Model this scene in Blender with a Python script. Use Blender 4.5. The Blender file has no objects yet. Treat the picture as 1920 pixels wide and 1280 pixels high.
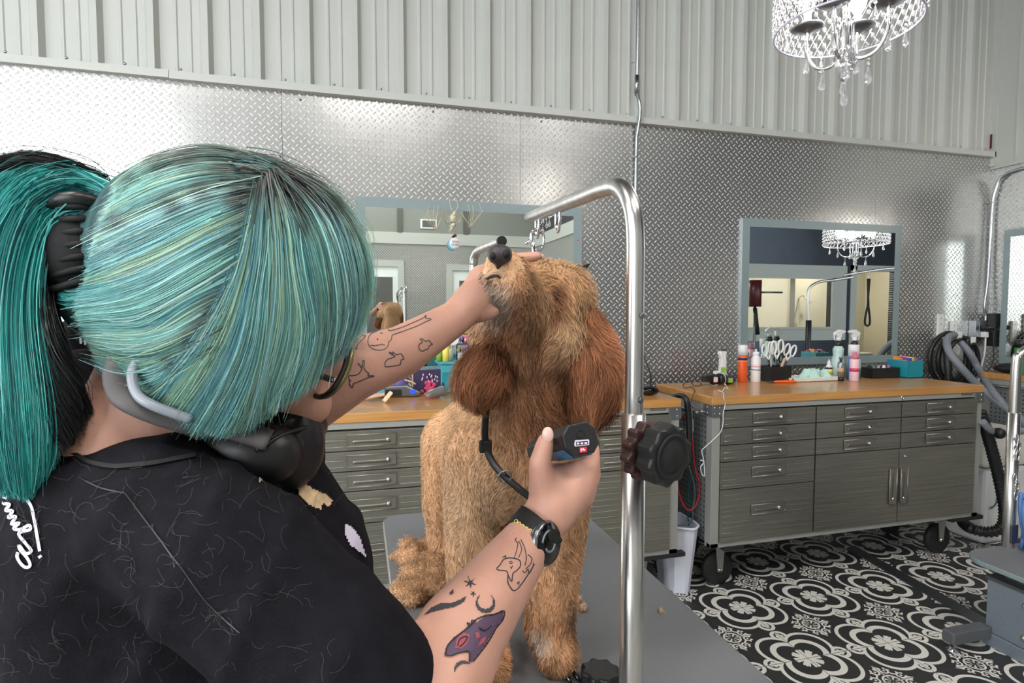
import bpy, bmesh, math, random
import numpy as np
from mathutils import Vector, Matrix
from mathutils.bvhtree import BVHTree
random.seed(7); rng = np.random.default_rng(7)
S = bpy.context.scene; COL = S.collection
PI = math.pi

# ---------------------------------------------------------------- camera
CAM = Vector((1.357, -3.063, 1.35)); YAW, PITCH, FPX = 0.263, -0.052, 1065.0
FWD = Vector((math.sin(YAW)*math.cos(PITCH), math.cos(YAW)*math.cos(PITCH), math.sin(PITCH)))
RGT = Vector((math.cos(YAW), -math.sin(YAW), 0)); UPV = RGT.cross(FWD)
cd = bpy.data.cameras.new('camera'); cam = bpy.data.objects.new('camera', cd); COL.objects.link(cam)
cd.sensor_width = 36; cd.lens = 36*FPX/1920; cd.clip_start = 0.02
cam.matrix_world = Matrix.Translation(CAM) @ Matrix((RGT, UPV, -FWD)).transposed().to_4x4()
S.camera = cam

# ---------------------------------------------------------------- colour management, world, daylight
S.view_settings.view_transform = 'Standard'; S.view_settings.look = 'None'
S.view_settings.gamma = 1; S.view_settings.use_curve_mapping = False
S.view_settings.exposure = 0.86
wd = bpy.data.worlds.new('sky'); S.world = wd; wd.use_nodes = True
wd.node_tree.nodes['Background'].inputs[0].default_value = (0.86, 0.93, 1, 1)
wd.node_tree.nodes['Background'].inputs[1].default_value = 1.0
def area(name, loc, look, sx, sy, power, color=(1, 1, 1)):
    l = bpy.data.lights.new(name, 'AREA'); l.shape = 'RECTANGLE'; l.size = sx; l.size_y = sy
    l.energy = power; l.color = color
    o = bpy.data.objects.new(name, l); COL.objects.link(o); o.location = loc
    o.rotation_euler = Vector(look).to_track_quat('-Z', 'Y').to_euler(); return o
# daylight entering by the big side window and by the glazed door front (both openings are built below)
area('daylight_side', (-2.75, -3.6, 2.35), (1, 0.0, -0.02), 3.7, 2.9, 105, (0.93, 0.97, 1))
area('daylight_rear', (-1.95, -5.95, 2.3), (0.1, 1, -0.02), 1.1, 3.0, 120, (0.93, 0.97, 1))

# ---------------------------------------------------------------- helpers: points
def W(px, py, t):            # a point t metres in front of the lens along the sight line of one photo pixel
    px, py, t = float(px), float(py), float(t)
    return CAM + t*(FWD + (px-960)/FPX*RGT - (py-640)/FPX*UPV)
def onY(px, py, Y):
    d = W(px, py, 1)-CAM; return CAM + d*((Y-CAM.y)/d.y)
def onX(px, py, X_):
    d = W(px, py, 1)-CAM; return CAM + d*((X_-CAM.x)/d.x)
def onZ(px, py, Z):
    d = W(px, py, 1)-CAM; return CAM + d*((Z-CAM.z)/d.z)

# ---------------------------------------------------------------- helpers: materials
MATS = {}
def lin(c):
    return tuple((v/12.92 if v <= 0.04045 else ((v+0.055)/1.055)**2.4) for v in c)
def mat(name, c, rough=0.5, metal=0.0, var=0.0, scale=20, bump=0.0, bscale=60, trans=0.0, emit=0.0, coat=0.0, alpha=1.0, stretch=None, sheen=0.0):
    if name in MATS: return MATS[name]
    m = bpy.data.materials.new(name); m.use_nodes = True; nt = m.node_tree; b = nt.nodes['Principled BSDF']
    c = lin(c); b.inputs['Base Color'].default_value = (*c, 1); b.inputs['Roughness'].default_value = rough
    b.inputs['Metallic'].default_value = metal; b.inputs['Transmission Weight'].default_value = trans
    b.inputs['Coat Weight'].default_value = coat; b.inputs['Alpha'].default_value = alpha
    b.inputs['Sheen Weight'].default_value = sheen
    if emit: b.inputs['Emission Color'].default_value = (*c, 1); b.inputs['Emission Strength'].default_value = emit
    if var or bump:
        tc = nt.nodes.new('ShaderNodeTexCoord'); mp = nt.nodes.new('ShaderNodeMapping')
        nt.links.new(tc.outputs['Object'], mp.inputs[0])
        if stretch: mp.inputs['Scale'].default_value = stretch
    if var:
        n = nt.nodes.new('ShaderNodeTexNoise'); n.inputs['Scale'].default_value = scale; n.inputs['Detail'].default_value = 4
        nt.links.new(mp.outputs[0], n.inputs['Vector'])
        r = nt.nodes.new('ShaderNodeValToRGB'); r.color_ramp.elements[0].position = 0.3; r.color_ramp.elements[1].position = 0.7
        r.color_ramp.elements[0].color = (*[v*(1-var) for v in c], 1); r.color_ramp.elements[1].color = (*[min(1, v*(1+var)) for v in c], 1)
        nt.links.new(n.outputs['Fac'], r.inputs[0]); nt.links.new(r.outputs[0], b.inputs['Base Color'])
    if bump:
        n = nt.nodes.new('ShaderNodeTexNoise'); n.inputs['Scale'].default_value = bscale
        nt.links.new(mp.outputs[0], n.inputs['Vector'])
        bp = nt.nodes.new('ShaderNodeBump'); bp.inputs['Strength'].default_value = bump; bp.inputs['Distance'].default_value = 0.002
        nt.links.new(n.outputs['Fac'], bp.inputs['Height']); nt.links.new(bp.outputs[0], b.inputs['Normal'])
    MATS[name] = m; return m
class X:                      # tiny expression builder for Math nodes
    nt = None
    def __init__(s, o): s.o = o
    @staticmethod
    def op(kind, *a):
        n = X.nt.nodes.new('ShaderNodeMath'); n.operation = kind
        for i, v in enumerate(a):
            if isinstance(v, X): X.nt.links.new(v.o, n.inputs[i])
            else: n.inputs[i].default_value = v
        return X(n.outputs[0])
    def __add__(s, b): return X.op('ADD', s, b)
    def __sub__(s, b): return X.op('SUBTRACT', s, b)
    def __mul__(s, b): return X.op('MULTIPLY', s, b)
    def __truediv__(s, b): return X.op('DIVIDE', s, b)
    __radd__ = __add__; __rmul__ = __mul__
    def __rsub__(s, b): return X.op('SUBTRACT', b, s)
def xabs(a): return X.op('ABSOLUTE', a)
def xmin(a, *b):
    for c in b: a = X.op('MINIMUM', a, c)
    return a
def xmax(a, *b):
    for c in b: a = X.op('MAXIMUM', a, c)
    return a
def xlt(a, b): return X.op('LESS_THAN', a, b)
def xlen(a, b): return X.op('SQRT', a*a+b*b)
def xstep(a, lo, hi):         # 1 below lo, 0 above hi
    n = X.nt.nodes.new('ShaderNodeMapRange'); n.interpolation_type = 'SMOOTHSTEP'
    X.nt.links.new(a.o, n.inputs[0]); n.inputs[1].default_value = lo; n.inputs[2].default_value = hi
    n.inputs[3].default_value = 1; n.inputs[4].default_value = 0; return X(n.outputs[0])
def coords(nt, kind='Object'):
    X.nt = nt; tc = nt.nodes.new('ShaderNodeTexCoord'); sp = nt.nodes.new('ShaderNodeSeparateXYZ')
    nt.links.new(tc.outputs[kind], sp.inputs[0]); return X(sp.outputs[0]), X(sp.outputs[1]), X(sp.outputs[2])

def diamond_plate(name, ax='x', base=(0.80, 0.80, 0.79), rough=0.30):
    m = bpy.data.materials.new(name); m.use_nodes = True; nt = m.node_tree; b = nt.nodes['Principled BSDF']
    b.inputs['Base Color'].default_value = (*lin(base), 1); b.inputs['Metallic'].default_value = 0.85
    x, y, z = coords(nt); u = x if ax == 'x' else y
    L = 0.0266
    a = (u+z)*(0.7071/L); c = (z-u)*(0.7071/L)
    fa = X.op('FLOOR', a); fc = X.op('FLOOR', c)
    par = X.op('FLOORED_MODULO', fa+fc, 2.0)          # 0 / 1 checker
    la = a-fa-0.5; lc = c-fc-0.5
    p = la*par+lc*(1.0-par); q = lc*par+la*(1.0-par)     # along / across the lozenge
    ell = X.op('SQRT', (p/0.52)*(p/0.52)+(q/0.17)*(q/0.17))
    h = xstep(ell, 0.35, 1.0)
    bp = nt.nodes.new('ShaderNodeBump'); bp.inputs['Distance'].default_value = 0.0024; bp.inputs['Strength'].default_value = 1
    nt.links.new(h.o, bp.inputs['Height'])
    tc = nt.nodes.new('ShaderNodeTexCoord'); ns = nt.nodes.new('ShaderNodeTexNoise'); ns.inputs['Scale'].default_value = 2.2
    nt.links.new(tc.outputs['Object'], ns.inputs['Vector'])
    b2 = nt.nodes.new('ShaderNodeBump'); b2.inputs['Distance'].default_value = 0.03; b2.inputs['Strength'].default_value = 0.25
    nt.links.new(ns.outputs['Fac'], b2.inputs['Height']); nt.links.new(b2.outputs[0], bp.inputs['Normal'])
    nt.links.new(bp.outputs[0], b.inputs['Normal'])
    nt.links.new((rough+h*0.15).o, b.inputs['Roughness'])
    nt.links.new((0.85-h*0.35).o, b.inputs['Metallic'])
    mx = nt.nodes.new('ShaderNodeMix'); mx.data_type = 'RGBA'; mx.inputs['A'].default_value = (*lin([v*0.88 for v in base]), 1); mx.inputs['B'].default_value = (*lin([min(1, v*1.22) for v in base]), 1)  # lozenges coloured brighter than the sheet: buffed metal plus painted window glints
    nt.links.new(h.o, mx.inputs['Factor']); nt.links.new(mx.outputs['Result'], b.inputs['Base Color'])
    MATS[name] = m; return m
diamond_plate('diamond_plate_x', 'x'); diamond_plate('diamond_plate_y', 'y')
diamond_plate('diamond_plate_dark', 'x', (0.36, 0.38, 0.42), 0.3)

def floor_material():
    m = bpy.data.materials.new('patterned_tile'); m.use_nodes = True; nt = m.node_tree; b = nt.nodes['Principled BSDF']
    x, y, z = coords(nt); s = 0.3939
    u = (x-3.032)/s+0.5; v = (y+0.892)/s+0.5
    u = u-X.op('FLOOR', u)-0.5; v = v-X.op('FLOOR', v)-0.5
    au = xabs(u); av = xabs(v); a = xmax(au, av); c = xmin(au, av)   # folded: a >= c >= 0
    lob = lambda k, r: xlen(a-k, c-k)-r
    S1 = xmin(lob(0.175, 0.232), xlen(a-0.40, c)-0.088)
    ring1 = xlt(xabs(S1+0.014), 0.0185)
    S2 = lob(0.108, 0.185); ring2 = xlt(xabs(S2+0.024), 0.030)
    Sg = lob(0.14, 0.225); 
    th = X.op('ARCTAN2', c, a); rr = xlen(a, c)
    fl = rr-(0.128+0.026*X.op('COSINE', th*8.0)-0.016*X.op('COSINE', th*16.0)+0.010*X.op('COSINE', th*24.0))
    flower = xlt(fl, 0)*xlt(0.034-rr, 0)
    club = xlt(xmin(xlen(a-0.352, c-0.018)-0.02, xlen(a-0.392, c-0.022)-0.021, xlen(a-0.425, c)-0.022, xmax(xabs(a-0.37)-0.05, c-0.008)), 0)
    med = xmax(ring1, ring2, flower, club)
    # the wheel with scrolls at the cell corner
    a2 = 0.5-au; c2 = 0.5-av; A = xmax(a2, c2); B = xmin(a2, c2); r2 = xlen(A, B)
    t2 = X.op('ARCTAN2', B, A)
    wheel = xmax(xlt(xabs(r2-0.083), 0.009), xlt(r2, 0.070)*xlt(0.018-r2, 0)*xlt(0.25-X.op('COSINE', t2*8.0), 0))
    scroll = xlt(xabs(xlen(A-0.148, B-0.052)-0.036), 0.0085)*xlt(A-0.172, 0)
    scroll2 = xlt(xabs(xlen(A-0.118, B-0.112)-0.034), 0.0085)*xlt(A+B-0.262, 0)
    spear = xlt(xmin(xlen(A-0.20, B)*1.0-0.020, xlen(A-0.185, B-0.024)-0.015, xmax(xabs(A-0.165)-0.07, B-0.0085)), 0)
    dots = xlt(xmin(xlen(A-0.148, B-0.052)-0.012, xlen(A-0.178, B-0.078)-0.012), 0)
    crn = xmax(wheel, scroll, scroll2, spear, dots)*xlt(0.012-S1, 0)
    white = xmax(med, crn)
    gu = xabs(au-0.25)*0; g = xmin(au, av, 0.5-au, 0.5-av)
    grout = xlt(g, 0.0032)
    mix = nt.nodes.new('ShaderNodeMix'); mix.data_type = 'RGBA'
    mix.inputs['A'].default_value = (*lin((0.20, 0.20, 0.205)), 1); mix.inputs['B'].default_value = (*lin((0.88, 0.87, 0.84)), 1)
    nt.links.new(white.o, mix.inputs['Factor'])
    mx2 = nt.nodes.new('ShaderNodeMix'); mx2.data_type = 'RGBA'; mx2.inputs['B'].default_value = (*lin((0.28, 0.27, 0.26)), 1)
    nt.links.new(grout.o, mx2.inputs['Factor']); nt.links.new(mix.outputs['Result'], mx2.inputs['A'])
    nt.links.new(mx2.outputs['Result'], b.inputs['Base Color']); b.inputs['Roughness'].default_value = 0.42
    MATS['patterned_tile'] = m
floor_material()

def streak_material(name, c1, c2, axis_scale, rough, metal=0, coat=0.0):
    m = bpy.data.materials.new(name); m.use_nodes = True; nt = m.node_tree; b = nt.nodes['Principled BSDF']
    tc = nt.nodes.new('ShaderNodeTexCoord'); mp = nt.nodes.new('ShaderNodeMapping'); mp.inputs['Scale'].default_value = axis_scale
    n = nt.nodes.new('ShaderNodeTexNoise'); n.inputs['Scale'].default_value = 1; n.inputs['Detail'].default_value = 5
    r = nt.nodes.new('ShaderNodeValToRGB'); r.color_ramp.elements[0].position = 0.32; r.color_ramp.elements[1].position = 0.68
    r.color_ramp.elements[0].color = (*lin(c1), 1); r.color_ramp.elements[1].color = (*lin(c2), 1)
    nt.links.new(tc.outputs['Object'], mp.inputs[0]); nt.links.new(mp.outputs[0], n.inputs['Vector'])
    nt.links.new(n.outputs['Fac'], r.inputs[0]); nt.links.new(r.outputs[0], b.inputs['Base Color'])
    b.inputs['Roughness'].default_value = rough; b.inputs['Metallic'].default_value = metal; b.inputs['Coat Weight'].default_value = coat
    b.inputs['Coat Roughness'].default_value = 0.12
    MATS[name] = m; return m
streak_material('butcher_block', (0.72, 0.50, 0.27), (0.80, 0.59, 0.34), (3, 45, 45), 0.35, 0, 0.5)
streak_material('brushed_drawer', (0.54, 0.53, 0.49), (0.63, 0.62, 0.58), (3, 3, 160), 0.36, 0.8)
streak_material('brushed_steel', (0.78, 0.77, 0.76), (0.88, 0.87, 0.86), (60, 60, 2), 0.28, 1)
def attr_material(name, rough, spec=0.3, sheen=0.0):
    m = bpy.data.materials.new(name); m.use_nodes = True; nt = m.node_tree; b = nt.nodes['Principled BSDF']
    a = nt.nodes.new('ShaderNodeAttribute'); a.attribute_name = 'Col'
    nt.links.new(a.outputs['Color'], b.inputs['Base Color']); b.inputs['Roughness'].default_value = rough
    b.inputs['Specular IOR Level'].default_value = spec
    if sheen:      # light also passes through the strands
        tl = nt.nodes.new('ShaderNodeBsdfTranslucent'); nt.links.new(a.outputs['Color'], tl.inputs[0]); mx = nt.nodes.new('ShaderNodeMixShader'); mx.inputs[0].default_value = sheen
        nt.links.new(b.outputs[0], mx.inputs[1]); nt.links.new(tl.outputs[0], mx.inputs[2]); nt.links.new(mx.outputs[0], nt.nodes['Material Output'].inputs[0])
    MATS[name] = m; return m
attr_material('dog_fur', 0.75, 0.15, 0.12); attr_material('dyed_hair', 0.36, 0.5)
nt_ = MATS['dog_fur'].node_tree; an_ = nt_.nodes.new('ShaderNodeAttribute'); an_.attribute_name = 'Nrm'     # fur shades with the lie of the coat
nt_.links.new(an_.outputs['Vector'], nt_.nodes['Principled BSDF'].inputs['Normal'])

M = lambda n: MATS[n]
mat('white_ribbed', (0.72, 0.73, 0.71), 0.5, var=0.02, scale=4)
mat('white_trim', (0.73, 0.74, 0.72), 0.45)
mat('white_plastic', (0.90, 0.90, 0.90), 0.35)
mat('bin_white', (0.86, 0.87, 0.92), 0.4)
mat('frosted_border', (0.54, 0.60, 0.61), 0.35)
mat('mirror_glass', (0.93, 0.95, 0.93), 0.0, 1.0)
mat('mirror_edge', (0.72, 0.75, 0.77), 0.25, 0.5)
mat('grey_frame', (0.66, 0.66, 0.64), 0.4, 0.3)
mat('corner_bracket', (0.44, 0.45, 0.46), 0.4, 0.5)
mat('handle_plate', (0.62, 0.60, 0.56), 0.33, 0.85)
mat('chrome', (0.85, 0.85, 0.86), 0.1, 1.0)
mat('galvanised', (0.70, 0.72, 0.74), 0.3, 1.0, var=0.1, scale=60)
mat('dark_gap', (0.10, 0.10, 0.10), 0.6)
mat('black_plastic', (0.12, 0.12, 0.125), 0.4, bump=0.1, bscale=300)
mat('black_matte', (0.07, 0.07, 0.075), 0.7)
mat('black_gloss', (0.05, 0.05, 0.055), 0.12)
mat('rubber', (0.13, 0.13, 0.135), 0.65)
mat('dark_ceiling', (0.24, 0.24, 0.25), 0.7)
mat('grey_panel', (0.52, 0.53, 0.51), 0.6)
mat('beam_grey', (0.36, 0.36, 0.35), 0.6)
mat('door_white', (0.90, 0.92, 0.91), 0.45)
mat('tub_beige', (0.84, 0.81, 0.73), 0.3)
mat('table_mat', (0.44, 0.445, 0.46), 0.55, var=0.12, scale=500, bump=0.2, bscale=400)
mat('table_edge', (0.72, 0.72, 0.71), 0.3, 0.6)
mat('steel_dark', (0.50, 0.51, 0.53), 0.3, 0.9)
mat('table_base_grey', (0.50, 0.54, 0.58), 0.45, 0.2, var=0.05, scale=80)
mat('brass_screw', (0.75, 0.73, 0.68), 0.3, 0.9)
mat('glass', (0.95, 0.97, 0.97), 0.03, trans=1.0)
mat('crystal', (0.97, 0.97, 0.98), 0.05, 0.0, trans=0.9, emit=0.02)  # slight emission puts a glow into the crystal, which is no lamp
mat('bulb_glow', (1, 0.97, 0.92), 0.3, emit=12)
mat('fill_glow', (1, 0.99, 0.97), 0.3, emit=36)
mat('red_cable', (0.80, 0.10, 0.14), 0.4)
mat('white_cable', (0.88, 0.88, 0.89), 0.4)
mat('grey_cable', (0.36, 0.42, 0.45), 0.5)
mat('green_cable', (0.10, 0.36, 0.34), 0.5)
mat('hose_grey', (0.50, 0.52, 0.55), 0.5)
mat('pegboard', (0.52, 0.54, 0.55), 0.45, 0.3)
mat('heart_red', (0.78, 0.13, 0.14), 0.4)
mat('bone', (0.84, 0.80, 0.70), 0.55, var=0.1, scale=200)
mat('purple', (0.42, 0.27, 0.60), 0.5)
mat('skin', (0.78, 0.585, 0.51), 0.55, var=0.06, scale=30, bump=0.15, bscale=250)
mat('skin_pink', (0.87, 0.62, 0.57), 0.5)
mat('nail', (0.90, 0.74, 0.70), 0.25)
mat('shirt_black', (0.105, 0.10, 0.12), 0.9, var=0.25, scale=60, bump=0.4, bscale=700)
MATS['shirt_black'].node_tree.nodes['Principled BSDF'].inputs['Specular IOR Level'].default_value = 0.12
mat('denim_black', (0.12, 0.12, 0.13), 0.9)
mat('ink', (0.30, 0.29, 0.30), 0.6)
mat('ink_dark', (0.22, 0.22, 0.24), 0.6)
mat('ink_purple', (0.33, 0.25, 0.34), 0.6)
mat('ink_red', (0.62, 0.28, 0.33), 0.6)
mat('print_white', (0.85, 0.82, 0.90), 0.6)
mat('print_bone', (0.82, 0.70, 0.55), 0.7, var=0.35, scale=90)
mat('shed', (0.27, 0.265, 0.26), 0.8)
mat('headphone_grey', (0.36, 0.34, 0.345), 0.6)
mat('headphone_tube', (0.60, 0.62, 0.66), 0.35)
mat('pad_black', (0.10, 0.095, 0.10), 0.45)
mat('tortoise', (0.17, 0.13, 0.09), 0.3)
mat('gold_rim', (0.50, 0.47, 0.32), 0.3, 0.6)
mat('lens', (0.98, 0.98, 0.97), 0.02, trans=1.0)
mat('clipper_blue', (0.24, 0.47, 0.66), 0.25, 0.3, var=0.15, scale=60)
mat('label_red', (0.82, 0.12, 0.16), 0.4)
mat('orange', (0.90, 0.36, 0.16), 0.4)
mat('orange_bright', (0.97, 0.40, 0.10), 0.4)
mat('can_blue', (0.36, 0.52, 0.76), 0.4)
mat('pink_soft', (0.92, 0.78, 0.82), 0.4)
mat('pink_hot', (0.82, 0.25, 0.42), 0.35)
mat('pale_green', (0.72, 0.82, 0.80), 0.3)
mat('liquid_green', (0.25, 0.50, 0.44), 0.3)
mat('silver_can', (0.60, 0.61, 0.63), 0.35, 0.6)
mat('teal_clear', (0.15, 0.58, 0.64), 0.25, alpha=0.88)
mat('teal_drawer', (0.28, 0.66, 0.72), 0.3, alpha=0.9)
mat('cloth_green', (0.72, 0.86, 0.82), 0.8)
mat('ceramic', (0.90, 0.89, 0.85), 0.35)
mat('navy', (0.15, 0.17, 0.36), 0.35)
mat('lime', (0.58, 0.76, 0.30), 0.5)
mat('yellow', (0.93, 0.87, 0.40), 0.4)
mat('note_orange', (0.95, 0.75, 0.30), 0.6)
mat('magenta', (0.80, 0.30, 0.70), 0.5)
mat('wood_pale', (0.80, 0.66, 0.55), 0.5)
mat('wood_pale_edge', (0.92, 0.82, 0.68), 0.5)
mat('sky_blue', (0.45, 0.72, 0.82), 0.5)
mat('tumbler_purple', (0.50, 0.48, 0.78), 0.3, 0.2, var=0.3, scale=15)
mat('art_dark', (0.22, 0.18, 0.32), 0.5, var=0.3, scale=40)
mat('green_can', (0.27, 0.55, 0.30), 0.35, 0.2)
mat('knob_brown', (0.24, 0.15, 0.14), 0.45)
mat('wine_red', (0.33, 0.12, 0.14), 0.35)
mat('cream_wall', (0.80, 0.78, 0.72), 0.6)
mat('grip_metal', (0.50, 0.49, 0.46), 0.38, 0.85)
mat('fur_clip', (0.74, 0.50, 0.33), 0.8)
mat('bright_glass', (0.80, 0.86, 0.90), 0.1, trans=1.0)

# ---------------------------------------------------------------- helpers: meshes
def origin_of(o):
    v = Vector((0, 0, 0))
    while o is not None: v += o.location; o = o.parent
    return v
class MB:
    def __init__(s): s.v = []; s.f = []; s.sm = []
    def add(s, vs, fs, smooth=False):
        n = len(s.v); s.v += [tuple(v) for v in vs]; s.f += [tuple(i+n for i in f) for f in fs]; s.sm += [smooth]*len(fs); return s
    def box(s, a, b, m=None):
        (x0, y0, z0), (x1, y1, z1) = a, b
        vs = [(x, y, z) for x in (x0, x1) for y in (y0, y1) for z in (z0, z1)]
        if m is not None: vs = [m @ Vector(v) for v in vs]
        fs = [(0, 1, 3, 2), (4, 6, 7, 5), (0, 4, 5, 1), (2, 3, 7, 6), (0, 2, 6, 4), (1, 5, 7, 3)]
        return s.add(vs, fs)
    def tube(s, pts, r, n=10, closed=False, caps=True, flat=None):
        pts = [Vector(p) for p in pts]; k = len(pts); rs = r if isinstance(r, (list, tuple)) else [r]*k
        vs = []; up = None
        for i, p in enumerate(pts):
            if closed: d = pts[(i+1) % k]-pts[i-1]
            else: d = pts[min(i+1, k-1)]-pts[max(i-1, 0)]
            d.normalize()
            if up is None:
                up = Vector((0, 0, 1)) if abs(d.z) < 0.9 else Vector((1, 0, 0))
                if flat is not None: up = Vector(flat[0])
            up = (up-d*up.dot(d))
            up = up.normalized() if up.length > 1e-6 else d.orthogonal().normalized()
            sd = d.cross(up)
            ru, rsd = (rs[i], rs[i]) if flat is None else (flat[1], rs[i])
            for j in range(n):
                a = 2*PI*j/n; vs.append(p+up*math.cos(a)*ru+sd*math.sin(a)*rsd)
        fs = []
        for i in range(k if closed else k-1):
            for j in range(n):
                a = i*n+j; b = i*n+(j+1) % n; c = ((i+1) % k)*n+(j+1) % n; d = ((i+1) % k)*n+j
                fs.append((a, b, c, d))
        s.add(vs, fs, True)
        if caps and not closed:
            base = len(s.v)-k*n
            s.f.append(tuple(base+j for j in reversed(range(n)))); s.f.append(tuple(base+(k-1)*n+j for j in range(n))); s.sm += [False]*2
        return s
    def cyl(s, p0, p1, r, r1=None, n=20): return s.tube([p0, p1], [r, r if r1 is None else r1], n)
    def lathe(s, c, prof, n=24, axis=None, scale=(1, 1)):
        c = Vector(c); R = Matrix.Identity(3)
        if axis is not None: R = Vector((0, 0, 1)).rotation_difference(Vector(axis)).to_matrix()
        vs = []
        for r, z in prof:
            for j in range(n):
                a = 2*PI*j/n; vs.append(c+R @ Vector((r*math.cos(a)*scale[0], r*math.sin(a)*scale[1], z)))
        fs = []
        for i in range(len(prof)-1):
            for j in range(n):
                fs.append((i*n+j, i*n+(j+1) % n, (i+1)*n+(j+1) % n, (i+1)*n+j))
        base = len(s.v); s.add(vs, fs, True)
        if prof[0][0] > 1e-4: s.f.append(tuple(base+j for j in reversed(range(n)))); s.sm.append(False)
        if prof[-1][0] > 1e-4: s.f.append(tuple(base+(len(prof)-1)*n+j for j in range(n))); s.sm.append(False)
        return s
    def ell(s, c, r, rot=None, n=16, m=10):
        c = Vector(c); vs = []; fs = []
        for i in range(m+1):
            th = PI*i/m
            for j in range(n):
                a = 2*PI*j/n; v = Vector((r[0]*math.sin(th)*math.cos(a), r[1]*math.sin(th)*math.sin(a), r[2]*math.cos(th)))
                if rot is not None: v = rot @ v
                vs.append(c+v)
        for i in range(m):
            for j in range(n): fs.append((i*n+j, (i+1)*n+j, (i+1)*n+(j+1) % n, i*n+(j+1) % n))
        return s.add(vs, fs, True)
    def caps(s, p0, r0, p1, r1, n=18):
        p0 = Vector(p0); p1 = Vector(p1); d = p1-p0; L = d.length; d.normalize(); pts = []; rs = []
        for i in range(5): a = PI/2*(i/5); pts.append(p0-d*r0*math.cos(a)); rs.append(max(r0*math.sin(a), 1e-4))
        pts.append(p0); rs.append(r0); pts.append(p1); rs.append(r1)
        for i in range(4, -1, -1): a = PI/2*(i/5); pts.append(p1+d*r1*math.cos(a)); rs.append(max(r1*math.sin(a), 1e-4))
        return s.tube(pts, rs, n)
    def prism(s, pts2, origin, ux, uy, depth):
        o = Vector(origin); ux = Vector(ux); uy = Vector(uy); nz = ux.cross(uy).normalized()
        k = len(pts2); vs = [o+ux*a+uy*b for a, b in pts2]+[o+ux*a+uy*b+nz*depth for a, b in pts2]
        fs = [tuple(reversed(range(k))), tuple(range(k, 2*k))]+[(i, (i+1) % k, k+(i+1) % k, k+i) for i in range(k)]
        return s.add(vs, fs)
    def build(s, name, m, parent=None, bevel=0, kind=None, label=None):
        me = bpy.data.meshes.new(name); off = origin_of(parent)
        me.from_pydata([tuple(Vector(v)-off) for v in s.v], [], s.f); me.update()
        me.polygons.foreach_set('use_smooth', s.sm)
        bm = bmesh.new(); bm.from_mesh(me); bmesh.ops.recalc_face_normals(bm, faces=bm.faces); bm.to_mesh(me); bm.free()
        o = bpy.data.objects.new(name, me); COL.objects.link(o); o.parent = parent
        me.materials.append(M(m) if isinstance(m, str) else m)
        if bevel:
            b = o.modifiers.new('bevel', 'BEVEL'); b.width = bevel; b.segments = 2; b.limit_method = 'ANGLE'
        if kind: o['kind'] = kind
        if label: o['label'] = label
        return o
def tag(o, label, cat, group=None):
    o['label'] = label; o['category'] = cat
    if group: o['group'] = group
    return o
def thing(name, loc, label, cat, group=None):
    o = bpy.data.objects.new(name, None); COL.objects.link(o); o.location = loc; o.empty_display_size = 0.05
    return tag(o, label, cat, group)
def box_obj(name, a, b, m, parent=None, bevel=0.0, kind=None, label=None): return MB().box(a, b).build(name, m, parent, bevel, kind, label)
def dup(root, loc, label=None, group=None):
    r = root.copy(); COL.objects.link(r); r.location = loc
    if label: r['label'] = label
    if group: r['group'] = group
    for ch in list(root.children):
        c = ch.copy(); COL.objects.link(c); c.parent = r
        for g in list(ch.children):
            d = g.copy(); COL.objects.link(d); d.parent = c
    return r
def rrect(w, h, r, n=6):       # rounded rectangle outline centred on 0
    out = []
    for cx, cy, a0 in ((w/2-r, h/2-r, 0), (-w/2+r, h/2-r, 90), (-w/2+r, -h/2+r, 180), (w/2-r, -h/2+r, 270)):
        for i in range(n+1):
            a = math.radians(a0+90*i/n); out.append((cx+r*math.cos(a), cy+r*math.sin(a)))
    return out
def smooth_path(pts, n=8):     # Catmull-Rom
    P = [Vector(p) for p in pts]; out = []
    for i in range(len(P)-1):
        p0 = P[max(i-1, 0)]; p1 = P[i]; p2 = P[i+1]; p3 = P[min(i+2, len(P)-1)]
        for k in range(n):
            t = k/n; out.append(0.5*((2*p1)+(p2-p0)*t+(2*p0-5*p1+4*p2-p3)*t*t+(3*p1-p0-3*p2+p3)*t**3))
    out.append(P[-1]); return out
def blob(mb, voxel, smooth=6):  # one continuous skin over overlapping volumes
    me = bpy.data.meshes.new('tmp'); me.from_pydata(mb.v, [], mb.f); me.update()
    bm = bmesh.new(); bm.from_mesh(me); bmesh.ops.recalc_face_normals(bm, faces=bm.faces); bm.to_mesh(me); bm.free()
    o = bpy.data.objects.new('tmp', me); COL.objects.link(o)
    r = o.modifiers.new('r', 'REMESH'); r.mode = 'VOXEL'; r.voxel_size = voxel
    s = o.modifiers.new('s', 'SMOOTH'); s.factor = 0.5; s.iterations = smooth
    dg = bpy.context.evaluated_depsgraph_get(); ev = o.evaluated_get(dg)
    out = bpy.data.meshes.new_from_object(ev); bpy.data.objects.remove(o)
    out.polygons.foreach_set('use_smooth', [True]*len(out.polygons)); return out
def mesh_obj(name, me, m, parent=None):
    off = origin_of(parent)
    if off.length: me.transform(Matrix.Translation(-off))
    me.name = name; o = bpy.data.objects.new(name, me); COL.objects.link(o); o.parent = parent
    me.materials.clear(); me.materials.append(M(m) if isinstance(m, str) else m); return o
def bvh_of(me): 
    return BVHTree.FromPolygons([v.co.copy() for v in me.vertices], [tuple(p.vertices) for p in me.polygons])
def cast(bvh, px, py, lift=0.0):
    d = (W(px, py, 1)-CAM).normalized(); h = bvh.ray_cast(CAM, d)
    if h[0] is None: return None
    n = h[1] if h[1].dot(d) < 0 else -h[1]
    return h[0]+n*lift, n
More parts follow.
